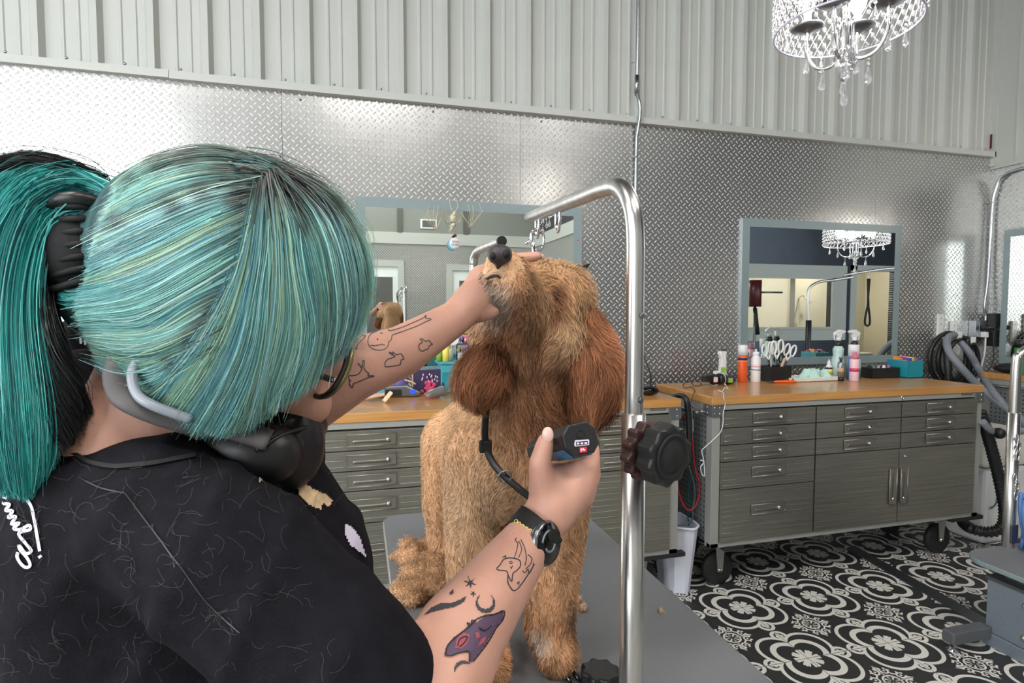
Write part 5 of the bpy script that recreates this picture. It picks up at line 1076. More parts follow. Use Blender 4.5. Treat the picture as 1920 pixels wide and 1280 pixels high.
# ================================================================ CHANDELIERS
def chandelier(c, R_, H, lab, power):
    c = Vector(c); t = thing('chandelier', c, lab, 'chandelier')
    wr = MB()
    for z in (0, H): wr.tube([c+Vector((R_*math.cos(a), R_*math.sin(a), z)) for a in [2*PI*i/48 for i in range(48)]], 0.0035, 6, closed=True)
    N = 44; rows = 7; lat = MB(); dr = MB()
    for s in (-1, 1):
        for i in range(N):
            a0 = 2*PI*i/N; lat.tube([c+Vector((R_*math.cos(a0+s*2*PI*rows*0.5*k/rows/N*1.0), R_*math.sin(a0+s*2*PI*rows*0.5*k/rows/N), H*k/rows)) for k in range(rows+1)], 0.0016, 4, caps=False)
    for k in range(rows):
        for i in range(N):
            a0 = 2*PI*(i+0.25+0.5*(k % 2))/N*1.0; p = c+Vector((R_*math.cos(a0), R_*math.sin(a0), H*(k+0.5)/rows)); dr.ell(p, (0.0075, 0.0075, 0.0095), None, 6, 4)
    wr.build('ring', 'print_white', t); lat.build('lattice', 'chrome', t); dr.build('beads', 'crystal', t)
    top = 4.3-c.z; MB().cyl(c+Vector((0, 0, -0.10)), c+Vector((0, 0, H)), 0.010).cyl(c+Vector((0, 0, H)), c+Vector((0, 0, top)), 0.006).build('stem', 'chrome', t)
    sp = MB()
    for i in range(3): a = 2*PI*i/3; sp.cyl(c+Vector((0, 0, H-0.01)), c+Vector((R_*math.cos(a), R_*math.sin(a), H)), 0.003)
    sp.build('spoke', 'chrome', t)
    MB().lathe(c+Vector((0, 0, -0.155)), [(0.006, 0), (0.012, 0.012), (0.012, 0.02), (0.030, 0.045), (0.034, 0.065), (0.028, 0.085), (0.012, 0.10)], 20).build('hub', 'crystal', t)
    MB().lathe(c+Vector((0, 0, -0.166)), [(0.001, 0), (0.010, 0.006), (0.012, 0.014), (0.018, 0.02)], 14).build('finial', 'chrome', t)
    for i in range(4):
        a = 2*PI*i/4+0.5; d = Vector((math.cos(a), math.sin(a), 0)); rr = R_*0.56
        MB().tube(smooth_path([c+d*0.02+Vector((0, 0, 0.02)), c+d*0.022+Vector((0, 0, -0.07)), c+d*rr*0.35+Vector((0, 0, -0.105)), c+d*rr*0.75+Vector((0, 0, -0.095)), c+d*rr+Vector((0, 0, -0.04)), c+d*rr+Vector((0, 0, 0.035))], 6), 0.0055, 8).build('arm', 'chrome', t)
        MB().lathe(c+d*rr+Vector((0, 0, 0.03)), [(0.012, 0), (0.045, 0.006), (0.052, 0.012), (0.050, 0.015), (0.02, 0.012)], 20).build('bobeche', 'steel_dark', t)
        MB().cyl(c+d*rr+Vector((0, 0, 0.04)), c+d*rr+Vector((0, 0, 0.085)), 0.011).build('candle', 'print_white', t)
        MB().lathe(c+d*rr+Vector((0, 0, 0.085)), [(0.010, 0), (0.022, 0.02), (0.026, 0.038), (0.018, 0.06), (0.004, 0.078)], 14).build('bulb', 'bulb_glow', t)
        l = bpy.data.lights.new('bulb_light', 'POINT'); l.energy = power; l.shadow_soft_size = 0.04; l.color = (1, 0.95, 0.88)
        o = bpy.data.objects.new('bulb_light', l); COL.objects.link(o); o.parent = t; o.location = d*rr*0.80+Vector((0, 0, 0.10))
        for k, (kr, kz, ks) in enumerate(((rr, -0.05, 1.0), (rr*0.55, -0.12, 1.1), (R_*0.86, -0.012, 0.9))):
            dd = Vector((math.cos(a+0.35*k), math.sin(a+0.35*k), 0)); p = c+dd*kr+Vector((0, 0, kz)); mb = MB()
            mb.lathe(p+Vector((0, 0, -0.062*ks)), [(0.001, 0), (0.013*ks, 0.012*ks), (0.0125*ks, 0.022*ks), (0.003*ks, 0.05*ks), (0.001, 0.055*ks)], 8, None, (1, 0.5)); mb.ell(p+Vector((0, 0, 0.0)), (0.005, 0.005, 0.006), None, 8, 6).ell(p+Vector((0, 0, 0.015)), (0.004, 0.004, 0.005), None, 8, 6)
            mb.build('crystal_drop', 'crystal', t)
    p = c+Vector((0, 0, -0.17)); MB().lathe(p+Vector((0, 0, -0.075)), [(0.001, 0), (0.016, 0.014), (0.015, 0.028), (0.003, 0.065)], 8, None, (1, 0.5)).ell(p, (0.006, 0.006, 0.007), None, 8, 6).build('crystal_drop', 'crystal', t)
    return t
chandelier((2.857, -1.555, 2.245), 0.207, 0.19, 'crystal drum chandelier hanging at the top right, lit', 1.5)
chandelier((5.52, -0.99, 1.93), 0.25, 0.18, 'crystal drum chandelier seen in the right mirror, out of direct view', 1.5)

# ================================================================ THE DOG
D = thing('dog', (W(950, 1000, 1.0).x, W(950, 1000, 1.0).y, TZ), 'curly apricot and red-brown doodle dog standing on the grooming table, chin lifted', 'dog')
mb = MB()
def C2(a, ra, b_, rb): mb.caps(W(*a), ra, W(*b_), rb)
def Rcam(): return Matrix((RGT, UPV, -FWD)).transposed()
RC = Rcam()
mb.ell(W(1010, 592, 0.935), (0.088, 0.091, 0.080), RC)                      # skull
mb.ell(W(1052, 560, 0.925), (0.052, 0.055, 0.055), RC)
C2((980, 596, 0.885), 0.052, (955, 528, 0.805), 0.037)                      # muzzle
C2((955, 525, 0.805), 0.036, (942, 496, 0.788), 0.026)
mb.ell(W(915, 545, 0.80), (0.022, 0.030, 0.026), RC)                        # chin
C2((1005, 650, 0.95), 0.070, (985, 800, 0.970), 0.086)                      # neck
mb.ell(W(1045, 640, 0.90), (0.048, 0.052, 0.045), RC); mb.ell(W(985, 650, 0.875), (0.036, 0.036, 0.032), RC); mb.ell(W(922, 612, 0.87), (0.034, 0.042, 0.030), RC)   # fluffy cheeks and beard
C2((985, 610, 0.845), 0.026, (962, 540, 0.79), 0.026)
mb.ell(W(982, 850, 0.99), (0.112, 0.125, 0.10), RC)                         # chest
C2((975, 850, 1.02), 0.112, (905, 830, 1.32), 0.115)                        # trunk
C2((895, 850, 1.00), 0.060, (885, 1080, 1.00), 0.043); C2((885, 1080, 1.00), 0.043, (905, 1240, 0.93), 0.040)
C2((1050, 860, 0.985), 0.062, (1040, 1050, 0.985), 0.046); C2((1040, 1050, 0.985), 0.044, (1030, 1170, 0.97), 0.041)
C2((855, 830, 1.29), 0.078, (832, 950, 1.33), 0.048); C2((832, 950, 1.33), 0.045, (838, 1040, 1.37), 0.036)
C2((1000, 850, 1.30), 0.075, (1000, 1040, 1.36), 0.040)
def on_table(p, r): v = W(*p); v.z = TZ+r; return v
mb.caps(on_table((1035, 1180, 0.985), 0.036), 0.036, on_table((1045, 1200, 0.945), 0.033), 0.034)
mb.caps(on_table((905, 1230, 0.95), 0.038), 0.038, on_table((912, 1250, 0.905), 0.034), 0.036)
mb.caps(on_table((840, 1045, 1.38), 0.03), 0.032, on_table((832, 1050, 1.33), 0.028), 0.028)
mb.caps(on_table((1000, 1045, 1.38), 0.03), 0.032, on_table((995, 1050, 1.33), 0.028), 0.028)
mb.caps(W(905, 770, 1.40), 0.03, W(900, 690, 1.46), 0.02)
body = blob(mb, 0.008, 8)
dog_body = mesh_obj('body', body, mat('dog_skin', (0.92, 0.74, 0.58), 0.85), D); 
em = MB(); e0 = em
em.caps(W(915, 668, 0.865), 0.020, W(905, 705, 0.862), 0.032).ell(W(900, 718, 0.86), (0.032, 0.026, 0.018), RC)
ear_l = blob(em, 0.006, 4)
em = MB(); em.caps(W(1096, 600, 0.915), 0.020, W(1112, 690, 0.90), 0.031).caps(W(1112, 690, 0.90), 0.031, W(1112, 750, 0.895), 0.028)
ear_r = blob(em, 0.006, 4)
earL = mesh_obj('ear', ear_l, 'dog_skin', D); earR = mesh_obj('ear', ear_r, 'dog_skin', D)
APR = np.array(lin((0.99, 0.80, 0.62))); LIGHT = np.array(lin((1.0, 0.86, 0.71))); RED = np.array(lin((0.84, 0.58, 0.43))); DARK = np.array(lin((0.60, 0.40, 0.29))); WHT = np.array(lin((0.98, 0.95, 0.91)))
# patches of coat colour, and painted shade in the eye hollow: (centre, radius, colour, weight, hair length factor)
PAT = [(W(1000, 830, 0.87), 0.070, RED*0.72, 0.9), (W(1010, 740, 0.85), 0.075, RED*0.7, 0.9), (W(1050, 780, 0.87), 0.05, RED*0.6, 0.9), (W(965, 525, 0.79), 0.032, RED*0.75, 0.9), (W(970, 580, 0.80), 0.042, RED*0.7, 0.85), (W(885, 570, 0.80), 0.03, RED, 0.8), (W(935, 625, 0.84), 0.03, RED*0.8, 0.6),
       (W(912, 558, 0.785), 0.034, WHT, 1.0), (W(903, 588, 0.81), 0.030, WHT, 0.9), (W(1045, 640, 0.84), 0.06, LIGHT, 0.7), (W(1030, 540, 0.85), 0.07, APR, 0.8), (W(900, 950, 0.95), 0.09, LIGHT, 0.7),
       (W(990, 800, 0.84), 0.012, WHT, 0.7), (W(830, 900, 1.28), 0.12, np.array(lin((0.97, 0.76, 0.57))), 0.8), (W(1040, 1050, 0.94), 0.09, np.array(lin((0.88, 0.66, 0.50))), 0.8), (W(1040, 1200, 0.93), 0.07, np.array(lin((0.80, 0.57, 0.42))), 0.7),
       (W(905, 1220, 0.90), 0.06, RED, 0.7), (W(1000, 970, 0.9), 0.06, np.array(lin((0.95, 0.76, 0.62))), 0.7), (W(1010, 1205, 0.93), 0.02, WHT, 0.8), (W(1042, 545, 0.86), 0.022, DARK, 0.9), (W(1036, 580, 0.86), 0.020, DARK*1.2, 0.8), (W(908, 580, 0.80), 0.034, WHT, 0.9), (W(922, 520, 0.77), 0.013, DARK*0.5, 0.9), (W(955, 640, 0.84), 0.03, RED, 0.6), (W(1005, 650, 0.85), 0.03, RED*0.75, 0.7), (W(992, 610, 0.82), 0.022, RED*0.7, 0.7), (W(1060, 720, 0.86), 0.05, RED*0.7, 0.8)]
def fur(me_obj, count, base, name, length, seg=5, patch=True, wid=0.0011, droop=0.7, curl=0.25, seed=1):
    me = me_obj.data; off = np.array(origin_of(me_obj)); me.calc_loop_triangles()
    V = np.array([v.co[:] for v in me.vertices])+off; N = np.array([v.normal[:] for v in me.vertices]); Tt = np.array([t.vertices[:] for t in me.loop_triangles])
    a, b_, c = V[Tt[:, 0]], V[Tt[:, 1]], V[Tt[:, 2]]; ar = np.linalg.norm(np.cross(b_-a, c-a), axis=1)
    cen = (a+b_+c)/3; tocam = np.array(CAM)-cen; nn = np.cross(b_-a, c-a); facing = (nn*tocam).sum(1) > -0.2*np.linalg.norm(nn, axis=1)*np.linalg.norm(tocam, axis=1)
    w = ar*np.where(facing, 1.0, 0.22); r = np.random.default_rng(seed)
    ti = r.choice(len(Tt), count, p=w/w.sum()); u = r.random(count); v = r.random(count); f = u+v > 1; u[f] = 1-u[f]; v[f] = 1-v[f]
    P0 = a[ti]+(b_[ti]-a[ti])*u[:, None]+(c[ti]-a[ti])*v[:, None]
    n0 = N[Tt[ti, 0]]*(1-u-v)[:, None]+N[Tt[ti, 1]]*u[:, None]+N[Tt[ti, 2]]*v[:, None]; n0 /= np.linalg.norm(n0, axis=1, keepdims=True)
    col = np.repeat(base[None], count, 0).copy(); L = np.full(count, length) if np.isscalar(length) else length(P0)
    if patch:
        for pc, pr, pcv, pw in PAT:
            d = np.linalg.norm(P0-np.array(pc), axis=1); k = np.clip(1.4-d/pr, 0, 1)[:, None]*pw; col = col*(1-k)+pcv*k
    # clumps: low frequency waves steer the comb direction and the tone: coat streaks plus painted dark depth between clumps
    ph = lambda s, q: np.sin(P0 @ np.array(q)*s+seed)
    tone = 1+0.20*ph(90, (1, 0.6, 0.12))*ph(60, (0.6, -1, 0.2))+0.14*ph(190, (-0.8, 0.8, 0.25))+0.08*ph(40, (0.3, 0.3, 1))+r.normal(0, 0.14, count); col = (lambda q: q/np.maximum(1.0, q.max(1, keepdims=True)/0.97))(np.maximum(col*tone[:, None], 0.01))
    g = np.array([0, 0, -1.0]); comb = g[None]+0.55*np.stack([ph(30, (0.2, 0.7, 1))+0.8*ph(75, (1, 0.3, 0.5)), ph(34, (1, -0.3, 0.6)), 0.3*ph(60, (0.4, 1, 0.8))], 1)
    comb -= n0*(comb*n0).sum(1, keepdims=True)*0.9; comb /= np.linalg.norm(comb, axis=1, keepdims=True)+1e-6
    L = L*r.uniform(0.6, 1.25, count); K = seg; pts = np.zeros((count, K, 3)); p = P0-n0*0.001
    wob = r.normal(size=(count, 3)); w2 = r.normal(size=(count, 3)); fz = r.uniform(0.6, 1.6, count)
    for k in range(K):
        pts[:, k] = p; s = k/(K-1); d = n0*(1-0.75*s*droop-0.25*droop)+comb*(0.35+s)*droop+(wob*np.sin(5*s*fz+1)[:, None]+w2*np.cos(6*s*fz)[:, None])*curl
        d /= np.linalg.norm(d, axis=1, keepdims=True); p = p+d*(L/(K-1))[:, None]
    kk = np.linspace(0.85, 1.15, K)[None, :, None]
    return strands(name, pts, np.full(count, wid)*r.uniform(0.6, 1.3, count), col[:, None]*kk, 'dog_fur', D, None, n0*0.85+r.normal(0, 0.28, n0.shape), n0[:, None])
HEADC = np.array(W(1005, 600, 0.88)); MUZ = np.array(W(940, 500, 0.79)); NOSEP = np.array(W(938, 482, 0.775))
def blen(P):
    d = np.linalg.norm(P-HEADC, axis=1); z = P[:, 2]; L = np.where(z > 1.16, 0.021, 0.011); L = np.where(d < 0.11, 0.020, L)
    L = np.where(z < TZ+0.10, 0.015, L); L = np.where(np.linalg.norm(P-MUZ, axis=1) < 0.075, 0.014, L)
    dn = np.linalg.norm(P-NOSEP, axis=1); return np.where(dn < 0.032, 0.004, L)
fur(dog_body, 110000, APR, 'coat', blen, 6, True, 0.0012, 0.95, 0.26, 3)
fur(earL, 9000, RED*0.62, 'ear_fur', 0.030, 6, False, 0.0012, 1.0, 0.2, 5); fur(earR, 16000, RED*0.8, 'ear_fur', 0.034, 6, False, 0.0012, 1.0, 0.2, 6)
# face
nose = MB().ell(W(937, 477, 0.765), (0.0175, 0.0140, 0.015), RC).ell(W(928, 481, 0.759), (0.009, 0.010, 0.009), RC).ell(W(947, 479, 0.759), (0.0095, 0.0105, 0.009), RC).caps(W(937, 488, 0.762), 0.006, W(933, 506, 0.772), 0.003)
no = mesh_obj('nose', blob(nose, 0.002, 3), mat('nose_leather', (0.24, 0.21, 0.22), 0.38, bump=0.5, bscale=600), D)
nb = bvh_of(no.data)
MB().ell(W(924, 480, 0.7515), (0.0042, 0.0056, 0.0042), RC).ell(W(949, 476, 0.7512), (0.0052, 0.0062, 0.0045), RC).build('nostril', 'black_matte', D)
MB().tube(smooth_path([W(912, 523, 0.777), W(922, 517, 0.770), W(933, 517, 0.768), W(941, 525, 0.773)], 5), 0.0018, 8).build('lip', 'nose_leather', D)
MB().ell(W(1040, 552, 0.864), (0.008, 0.010, 0.008), RC).build('eye', 'black_gloss', D); MB().ell(W(889, 556, 0.832), (0.009, 0.011, 0.008), RC).build('eye', 'black_gloss', D)
for pp in ((1078, 1228, 0.925), (1062, 1237, 0.92)):
    v = W(*pp); v.z = TZ+0.010; MB().caps(v, 0.005, v+Vector((0.004, -0.014, -0.005)), 0.002, 8).build('claw', 'black_gloss', D)
bodybvh = BVHTree.FromPolygons([Vector(v.co)+origin_of(dog_body) for v in body.vertices], [tuple(p.vertices) for p in body.polygons])
cl = [(931, 738), (926, 760), (924, 785), (922, 810), (921, 832), (926, 852), (936, 870), (950, 886), (968, 902), (985, 917), (1005, 930), (1035, 938), (1065, 930), (1085, 910)]
pts = [cast(bodybvh, x, y, 0.016) for x, y in cl]; pts = [p[0] for p in pts if p]
t = thing('dog_collar', pts[3], 'black buckled strap running diagonally over the dog chest', 'collar')
MB().tube(smooth_path(pts, 6), 0.0065, 8, flat=((0.3, -1, 0), 0.0022)).build('strap', 'black_plastic', t)
c = pts[4]; MB().box(c+Vector((-0.011, -0.006, -0.012)), c+Vector((0.009, 0.004, 0.008))).build('buckle', 'black_matte', t, 0.003)
c = pts[7]; MB().tube([c+Vector((0.010*math.cos(a), -0.004, 0.009*math.sin(a))) for a in [2*PI*i/14 for i in range(14)]], 0.0016, 6, closed=True).build('ring', 'steel_dark', t)
# cut fur lying on the table
def fur_pile(blobs, lab, n, length=0.02, col=APR, name='fur_pile'):
    mb = MB(); P = []
    for x, y, r in blobs:
        v = onZ(x, y, TZ+r*0.45); mb.ell(v, (r, r, r*0.62), None, 12, 8); P.append(v)
    c = sum(P, Vector())/len(P); c.z = TZ; t = thing(name, c, lab, 'cut fur'); me = blob(mb, 0.006, 3); o = mesh_obj('core', me, 'dog_skin', t)
    fo = fur(o, n, col, 'curls', length, 6, False, 0.0012, 0.15, 0.9, int(n)); fo.parent = t
    fo.data.transform(Matrix.Translation(origin_of(D)-t.location)); return t
OR = np.array(lin((1.0, 0.80, 0.62)))
fur_pile([(772, 1040, 0.035), (800, 1030, 0.032), (815, 1060, 0.04), (785, 1075, 0.038), (830, 1078, 0.04), (765, 1020, 0.02)], 'upper curly pile of cut ginger fur beside the hind paw', 9000, 0.022, OR)
fur_pile([(760, 1105, 0.026), (790, 1100, 0.030), (820, 1098, 0.032), (845, 1100, 0.028), (775, 1122, 0.022)], 'lower curly pile of cut ginger fur near the table edge', 7000, 0.020, OR)
fur_pile([(738, 1044, 0.010)], 'lone small tuft of ginger fur at the left table edge', 900, 0.010, OR, 'fur_tuft')
fur_pile([(1072, 1105, 0.010), (1080, 1125, 0.011), (1092, 1140, 0.009)], 'thin pinkish fur wisps right of the front paw', 1500, 0.015, LIGHT, 'fur_tuft')
fur_pile([(1238, 1145, 0.007)], 'tiny light tuft alone on the mat right of the steel post', 300, 0.008, LIGHT, 'fur_tuft')
fur_pile([(955, 1142, 0.010)], 'small tuft on the mat behind the tattooed forearm', 500, 0.010, LIGHT, 'fur_tuft')
# ================================================================ THE GROOMER
hipc = W(330, 1400, 0.50); G = thing('person', (hipc.x, hipc.y, 0.0), 'person in black t-shirt with teal ponytail, bending over the dog and clipping its chest', 'person')
mb = MB()
mb.ell(W(435, 500, 0.505), (0.105, 0.088, 0.090), RC)                        # skull
mb.ell(W(500, 610, 0.515), (0.070, 0.070, 0.066), RC)                        # face
mb.caps(W(535, 690, 0.525), 0.040, W(575, 755, 0.54), 0.024)                 # jaw and chin
mb.caps(W(600, 640, 0.53), 0.016, W(632, 690, 0.545), 0.009)                 # nose
mb.ell(W(470, 650, 0.455), (0.014, 0.022, 0.008), RC)                        # ear
mb.caps(W(350, 640, 0.51), 0.056, W(265, 850, 0.51), 0.060)                  # neck
mb.caps(W(240, 830, 0.50), 0.060, W(225, 900, 0.51), 0.060)                  # nape
mb.caps(W(330, 1000, 0.56), 0.125, W(350, 1300, 0.56), 0.135)                # trunk
sh_r = (430, 1030, 0.435); el_r = (800, 1330, 0.435); wr_r = (1000, 1000, 0.605)
mb.caps(W(*sh_r), 0.050, W(*el_r), 0.040)
mb.caps(W(*el_r), 0.041, W(860, 1195, 0.485), 0.040); mb.caps(W(860, 1195, 0.485), 0.040, W(*wr_r), 0.0255)
# right hand
hand = []
def K(a, ra, b_, rb): mb.caps(W(*a), ra, W(*b_), rb)
K(wr_r, 0.0255, (1035, 955, 0.615), 0.027); K((1032, 950, 0.612), 0.026, (1040, 905, 0.62), 0.022); K((1040, 950, 0.618), 0.027, (1078, 905, 0.625), 0.024)
K((1020, 925, 0.610), 0.017, (1012, 870, 0.600), 0.0125); K((1012, 870, 0.600), 0.0125, (1023, 826, 0.600), 0.0095)        # thumb
K((1092, 892, 0.625), 0.0125, (1110, 868, 0.640), 0.0105); K((1110, 868, 0.640), 0.0105, (1112, 840, 0.665), 0.0085)      # four fingers close round the far side
K((1098, 912, 0.625), 0.0120, (1112, 888, 0.645), 0.0100); K((1112, 888, 0.645), 0.0100, (1104, 865, 0.670), 0.0085)
K((1096, 932, 0.625), 0.0115, (1106, 915, 0.650), 0.0095); K((1106, 915, 0.650), 0.0095, (1088, 890, 0.672), 0.0080)
K((1085, 948, 0.625), 0.0105, (1090, 935, 0.650), 0.0085); K((1090, 935, 0.650), 0.0085, (1072, 910, 0.668), 0.0075)
# left arm and hand
K((450, 900, 0.66), 0.052, (548, 762, 0.62), 0.041); K((548, 762, 0.62), 0.041, (662, 692, 0.645), 0.0365); K((662, 692, 0.645), 0.0365, (750, 660, 0.705), 0.0325); K((750, 660, 0.705), 0.0325, (862, 591, 0.775), 0.0235)
K((862, 588, 0.775), 0.0245, (890, 560, 0.79), 0.027); K((885, 560, 0.79), 0.022, (903, 520, 0.805), 0.019)
K((880, 585, 0.785), 0.017, (905, 590, 0.785), 0.0115); K((905, 590, 0.785), 0.0115, (926, 584, 0.785), 0.0095)            # thumb under the chin
K((905, 512, 0.805), 0.012, (945, 488, 0.828), 0.0105); K((945, 488, 0.828), 0.0100, (1008, 480, 0.812), 0.0080)           # index over the snout
K((905, 525, 0.815), 0.012, (940, 515, 0.855), 0.0100); K((940, 515, 0.855), 0.010, (985, 505, 0.86), 0.0078)
K((903, 540, 0.82), 0.012, (935, 540, 0.865), 0.0100); K((935, 540, 0.865), 0.010, (975, 535, 0.875), 0.0078)
K((900, 555, 0.82), 0.011, (925, 565, 0.865), 0.0090); K((925, 565, 0.865), 0.009, (955, 565, 0.875), 0.0070)
# hips and legs stand on the floor below the picture
hp = W(350, 1300, 0.56); hz = 0.90
mb.caps(W(350, 1300, 0.56), 0.125, Vector((hp.x-0.02, hp.y-0.02, hz)), 0.135)
for dx, dy in ((-0.05, 0.09), (0.02, -0.09)):
    a = Vector((hp.x-0.02+dx, hp.y-0.02+dy, hz-0.05)); k = Vector((a.x+0.01, a.y, 0.48)); f = Vector((a.x-0.02, a.y, 0.07))
    mb.caps(a, 0.088, k, 0.058); mb.caps(k, 0.058, f, 0.038); mb.caps(f+Vector((0, 0, -0.03)), 0.04, f+Vector((0.15, 0.02, -0.035)), 0.034)
bd = blob(mb, 0.0045, 5); body_o = mesh_obj('body', bd, 'skin', G)
SB = BVHTree.FromPolygons([Vector(v.co)+origin_of(body_o) for v in bd.vertices], [tuple(p.vertices) for p in bd.polygons])
MB().ell(W(1027, 815, 0.5935), (0.0062, 0.0085, 0.003), RC).build('nail', 'nail', G); MB().ell(W(1014, 481, 0.8285), (0.0055, 0.0045, 0.003), RC).build('nail', 'nail', G)
MB().ell(W(560, 655, 0.505), (0.012, 0.009, 0.008), RC).build('eye', 'print_white', G); MB().ell(W(563, 657, 0.499), (0.005, 0.005, 0.004), RC).build('iris', 'black_gloss', G); MB().caps(W(585, 722, 0.527), 0.006, W(600, 738, 0.54), 0.005).build('lips', 'skin_pink', G)
# t-shirt
mb = MB()
mb.caps(W(240, 985, 0.50), 0.092, W(232, 1180, 0.49), 0.080)
mb.caps(W(130, 1010, 0.475), 0.055, W(212, 1330, 0.46), 0.058); mb.caps(W(110, 1000, 0.50), 0.060, W(60, 1060, 0.52), 0.026)
mb.caps(W(330, 1010, 0.55), 0.132, W(350, 1330, 0.55), 0.146)
mb.caps(W(470, 950, 0.58), 0.085, W(530, 1080, 0.58), 0.090); mb.caps(W(560, 1030, 0.60), 0.070, W(590, 1250, 0.60), 0.075)
mb.caps(W(300, 950, 0.46), 0.062, W(430, 1060, 0.435), 0.062)
mb.caps(W(430, 1050, 0.44), 0.063, W(640, 1230, 0.425), 0.056); mb.caps(W(640, 1230, 0.425), 0.056, W(700, 1290, 0.425), 0.050)
mb.caps(W(500, 900, 0.63), 0.055, W(530, 850, 0.63), 0.050)
mb.caps(W(355, 1320, 0.55), 0.140, Vector((hp.x-0.02, hp.y-0.02, hz+0.03)), 0.140)
mb.caps(W(150, 705, 0.56), 0.030, W(265, 735, 0.60), 0.040); mb.caps(W(140, 745, 0.56), 0.030, W(230, 860, 0.56), 0.045)
sh = blob(mb, 0.006, 10)
# fabric folds
shn = [v.normal.copy() for v in sh.vertices]
for v, nn in zip(sh.vertices, shn):
    p = v.co; w = math.sin(p.x*38+p.z*22+3*math.sin(p.z*9))*math.sin(p.z*14+p.y*20+1.0); w2 = max(0, math.sin(p.x*70-p.z*45+2*math.sin(p.x*20)))**3
    v.co = p+nn*(0.0035*w+0.003*w2)
shirt = mesh_obj('t_shirt', sh, 'shirt_black', G)
TB = BVHTree.FromPolygons([Vector(v.co)+origin_of(shirt) for v in sh.vertices], [tuple(p.vertices) for p in sh.polygons])
mb = MB()
for dx, dy in ((-0.05, 0.09), (0.02, -0.09)):
    a = Vector((hp.x-0.02+dx, hp.y-0.02+dy, hz-0.02)); k = Vector((a.x+0.01, a.y, 0.48)); f = Vector((a.x-0.02, a.y, 0.10)); mb.caps(a, 0.105, k, 0.078); mb.caps(k, 0.078, f, 0.062)
mb.caps(Vector((hp.x-0.02, hp.y-0.02, hz)), 0.145, Vector((hp.x-0.02, hp.y-0.02, hz-0.06)), 0.14)
mesh_obj('trousers', blob(mb, 0.01, 5), 'denim_black', G)
mb = MB()
for dx, dy in ((-0.05, 0.09), (0.02, -0.09)):
    f = Vector((hp.x-0.04+dx, hp.y-0.02+dy, 0.045)); mb.caps(f, 0.045, f+Vector((0.16, 0.02, -0.005)), 0.04)
    sh_ = mesh_obj('shoe', blob(mb, 0.008, 3), 'black_matte', G); mb = MB()
# collar rib, seams, prints on the shirt
draw(TB, 'collar_rib', [[(118, 838), (140, 852), (172, 868), (215, 876), (270, 872), (330, 862), (365, 855)]], 8, 'black_matte', G, 0.002)
draw(TB, 'seam', [[(235, 925), (262, 960), (300, 1010), (345, 1070), (390, 1130), (450, 1185)], [(150, 895), (190, 915), (235, 925)]], 2.5, 'black_plastic', G, 0.0012)
draw(TB, 'script_print', [[(8, 932), (18, 936), (10, 944), (22, 946), (15, 957), (28, 958), (20, 970), (34, 968), (26, 982), (40, 980), (30, 990), (42, 992), (58, 984), (60, 992), (45, 996), (40, 1003), (58, 1025), (62, 1032), (52, 1036), (40, 1022), (42, 1030), (55, 1045), (60, 1058), (52, 1062), (42, 1054), (36, 1042), (38, 1034)], [(52, 934), (62, 950), (68, 975), (74, 1010), (78, 1032)]], 6, 'print_white', G, 0.0015)
draw(TB, 'script_print', [[(77, 1040), (80, 1044)]], 7, 'print_white', G, 0.0015)
fill(TB, 'bone_print', [(556, 905), (572, 908), (590, 920), (612, 928), (621, 940), (614, 952), (604, 944), (600, 955), (585, 950), (566, 940), (558, 922)], 'print_bone', G, 3, 0.0015)
fill(TB, 'bone_print', [(484, 890), (496, 886), (510, 895), (508, 912), (500, 902), (492, 900), (484, 908)], 'print_bone', G, 3, 0.0015)
fill(TB, 'bone_print', [(645, 984), (658, 988), (670, 1005), (678, 1022), (684, 1045), (672, 1035), (655, 1022), (646, 1004)], 'print_white', G, 3, 0.0015)
lines = []
for i in range(230):
    x = rng.uniform(5, 640); y = rng.uniform(880, 1275)
    if rng.random() < 0.25 and x > 350: continue
    a = rng.uniform(0, 2*PI); L = rng.uniform(14, 46); c = rng.normal(0, 0.35); q = [(x, y)]
    for s in range(4): x += L/3*math.cos(a); y += L/3*math.sin(a); a += c+rng.normal(0, 0.35); q.append((x, y))
    lines.append(q)
draw(TB, 'shed_hair', lines, 0.6, 'shed', G, 0.0016, kind='stuff')
# tattoos
tat = lambda l, w=2.2, m_='ink', c=False, nm='tattoo', lift=0.0004: draw(SB, nm, l, w, m_, G, lift, c)
z5 = lambda pts: [(560+x/5.333, 560+y/5.333) for x, y in pts]
tat([z5([(500, 800), (505, 770), (540, 768), (590, 755), (625, 715), (628, 680), (595, 655), (600, 650), (630, 690), (640, 625), (655, 625), (652, 690), (680, 730), (700, 745), (690, 765), (745, 768), (745, 778), (700, 783), (640, 810), (580, 835), (545, 850), (540, 885), (515, 870), (505, 825), (520, 820)]),
     z5([(865, 680), (862, 640), (890, 605), (940, 588), (960, 575), (910, 545), (912, 535), (940, 550), (935, 530), (975, 558), (1020, 550), (1042, 580), (1050, 605), (1025, 610), (1020, 640), (1005, 660), (940, 672)]),
     z5([(1215, 520), (1200, 490), (1205, 455), (1235, 435), (1215, 405), (1230, 400), (1270, 425), (1300, 415), (1320, 440), (1335, 455), (1305, 470), (1290, 500), (1260, 510), (1245, 522)])], 2.0, 'ink', True)
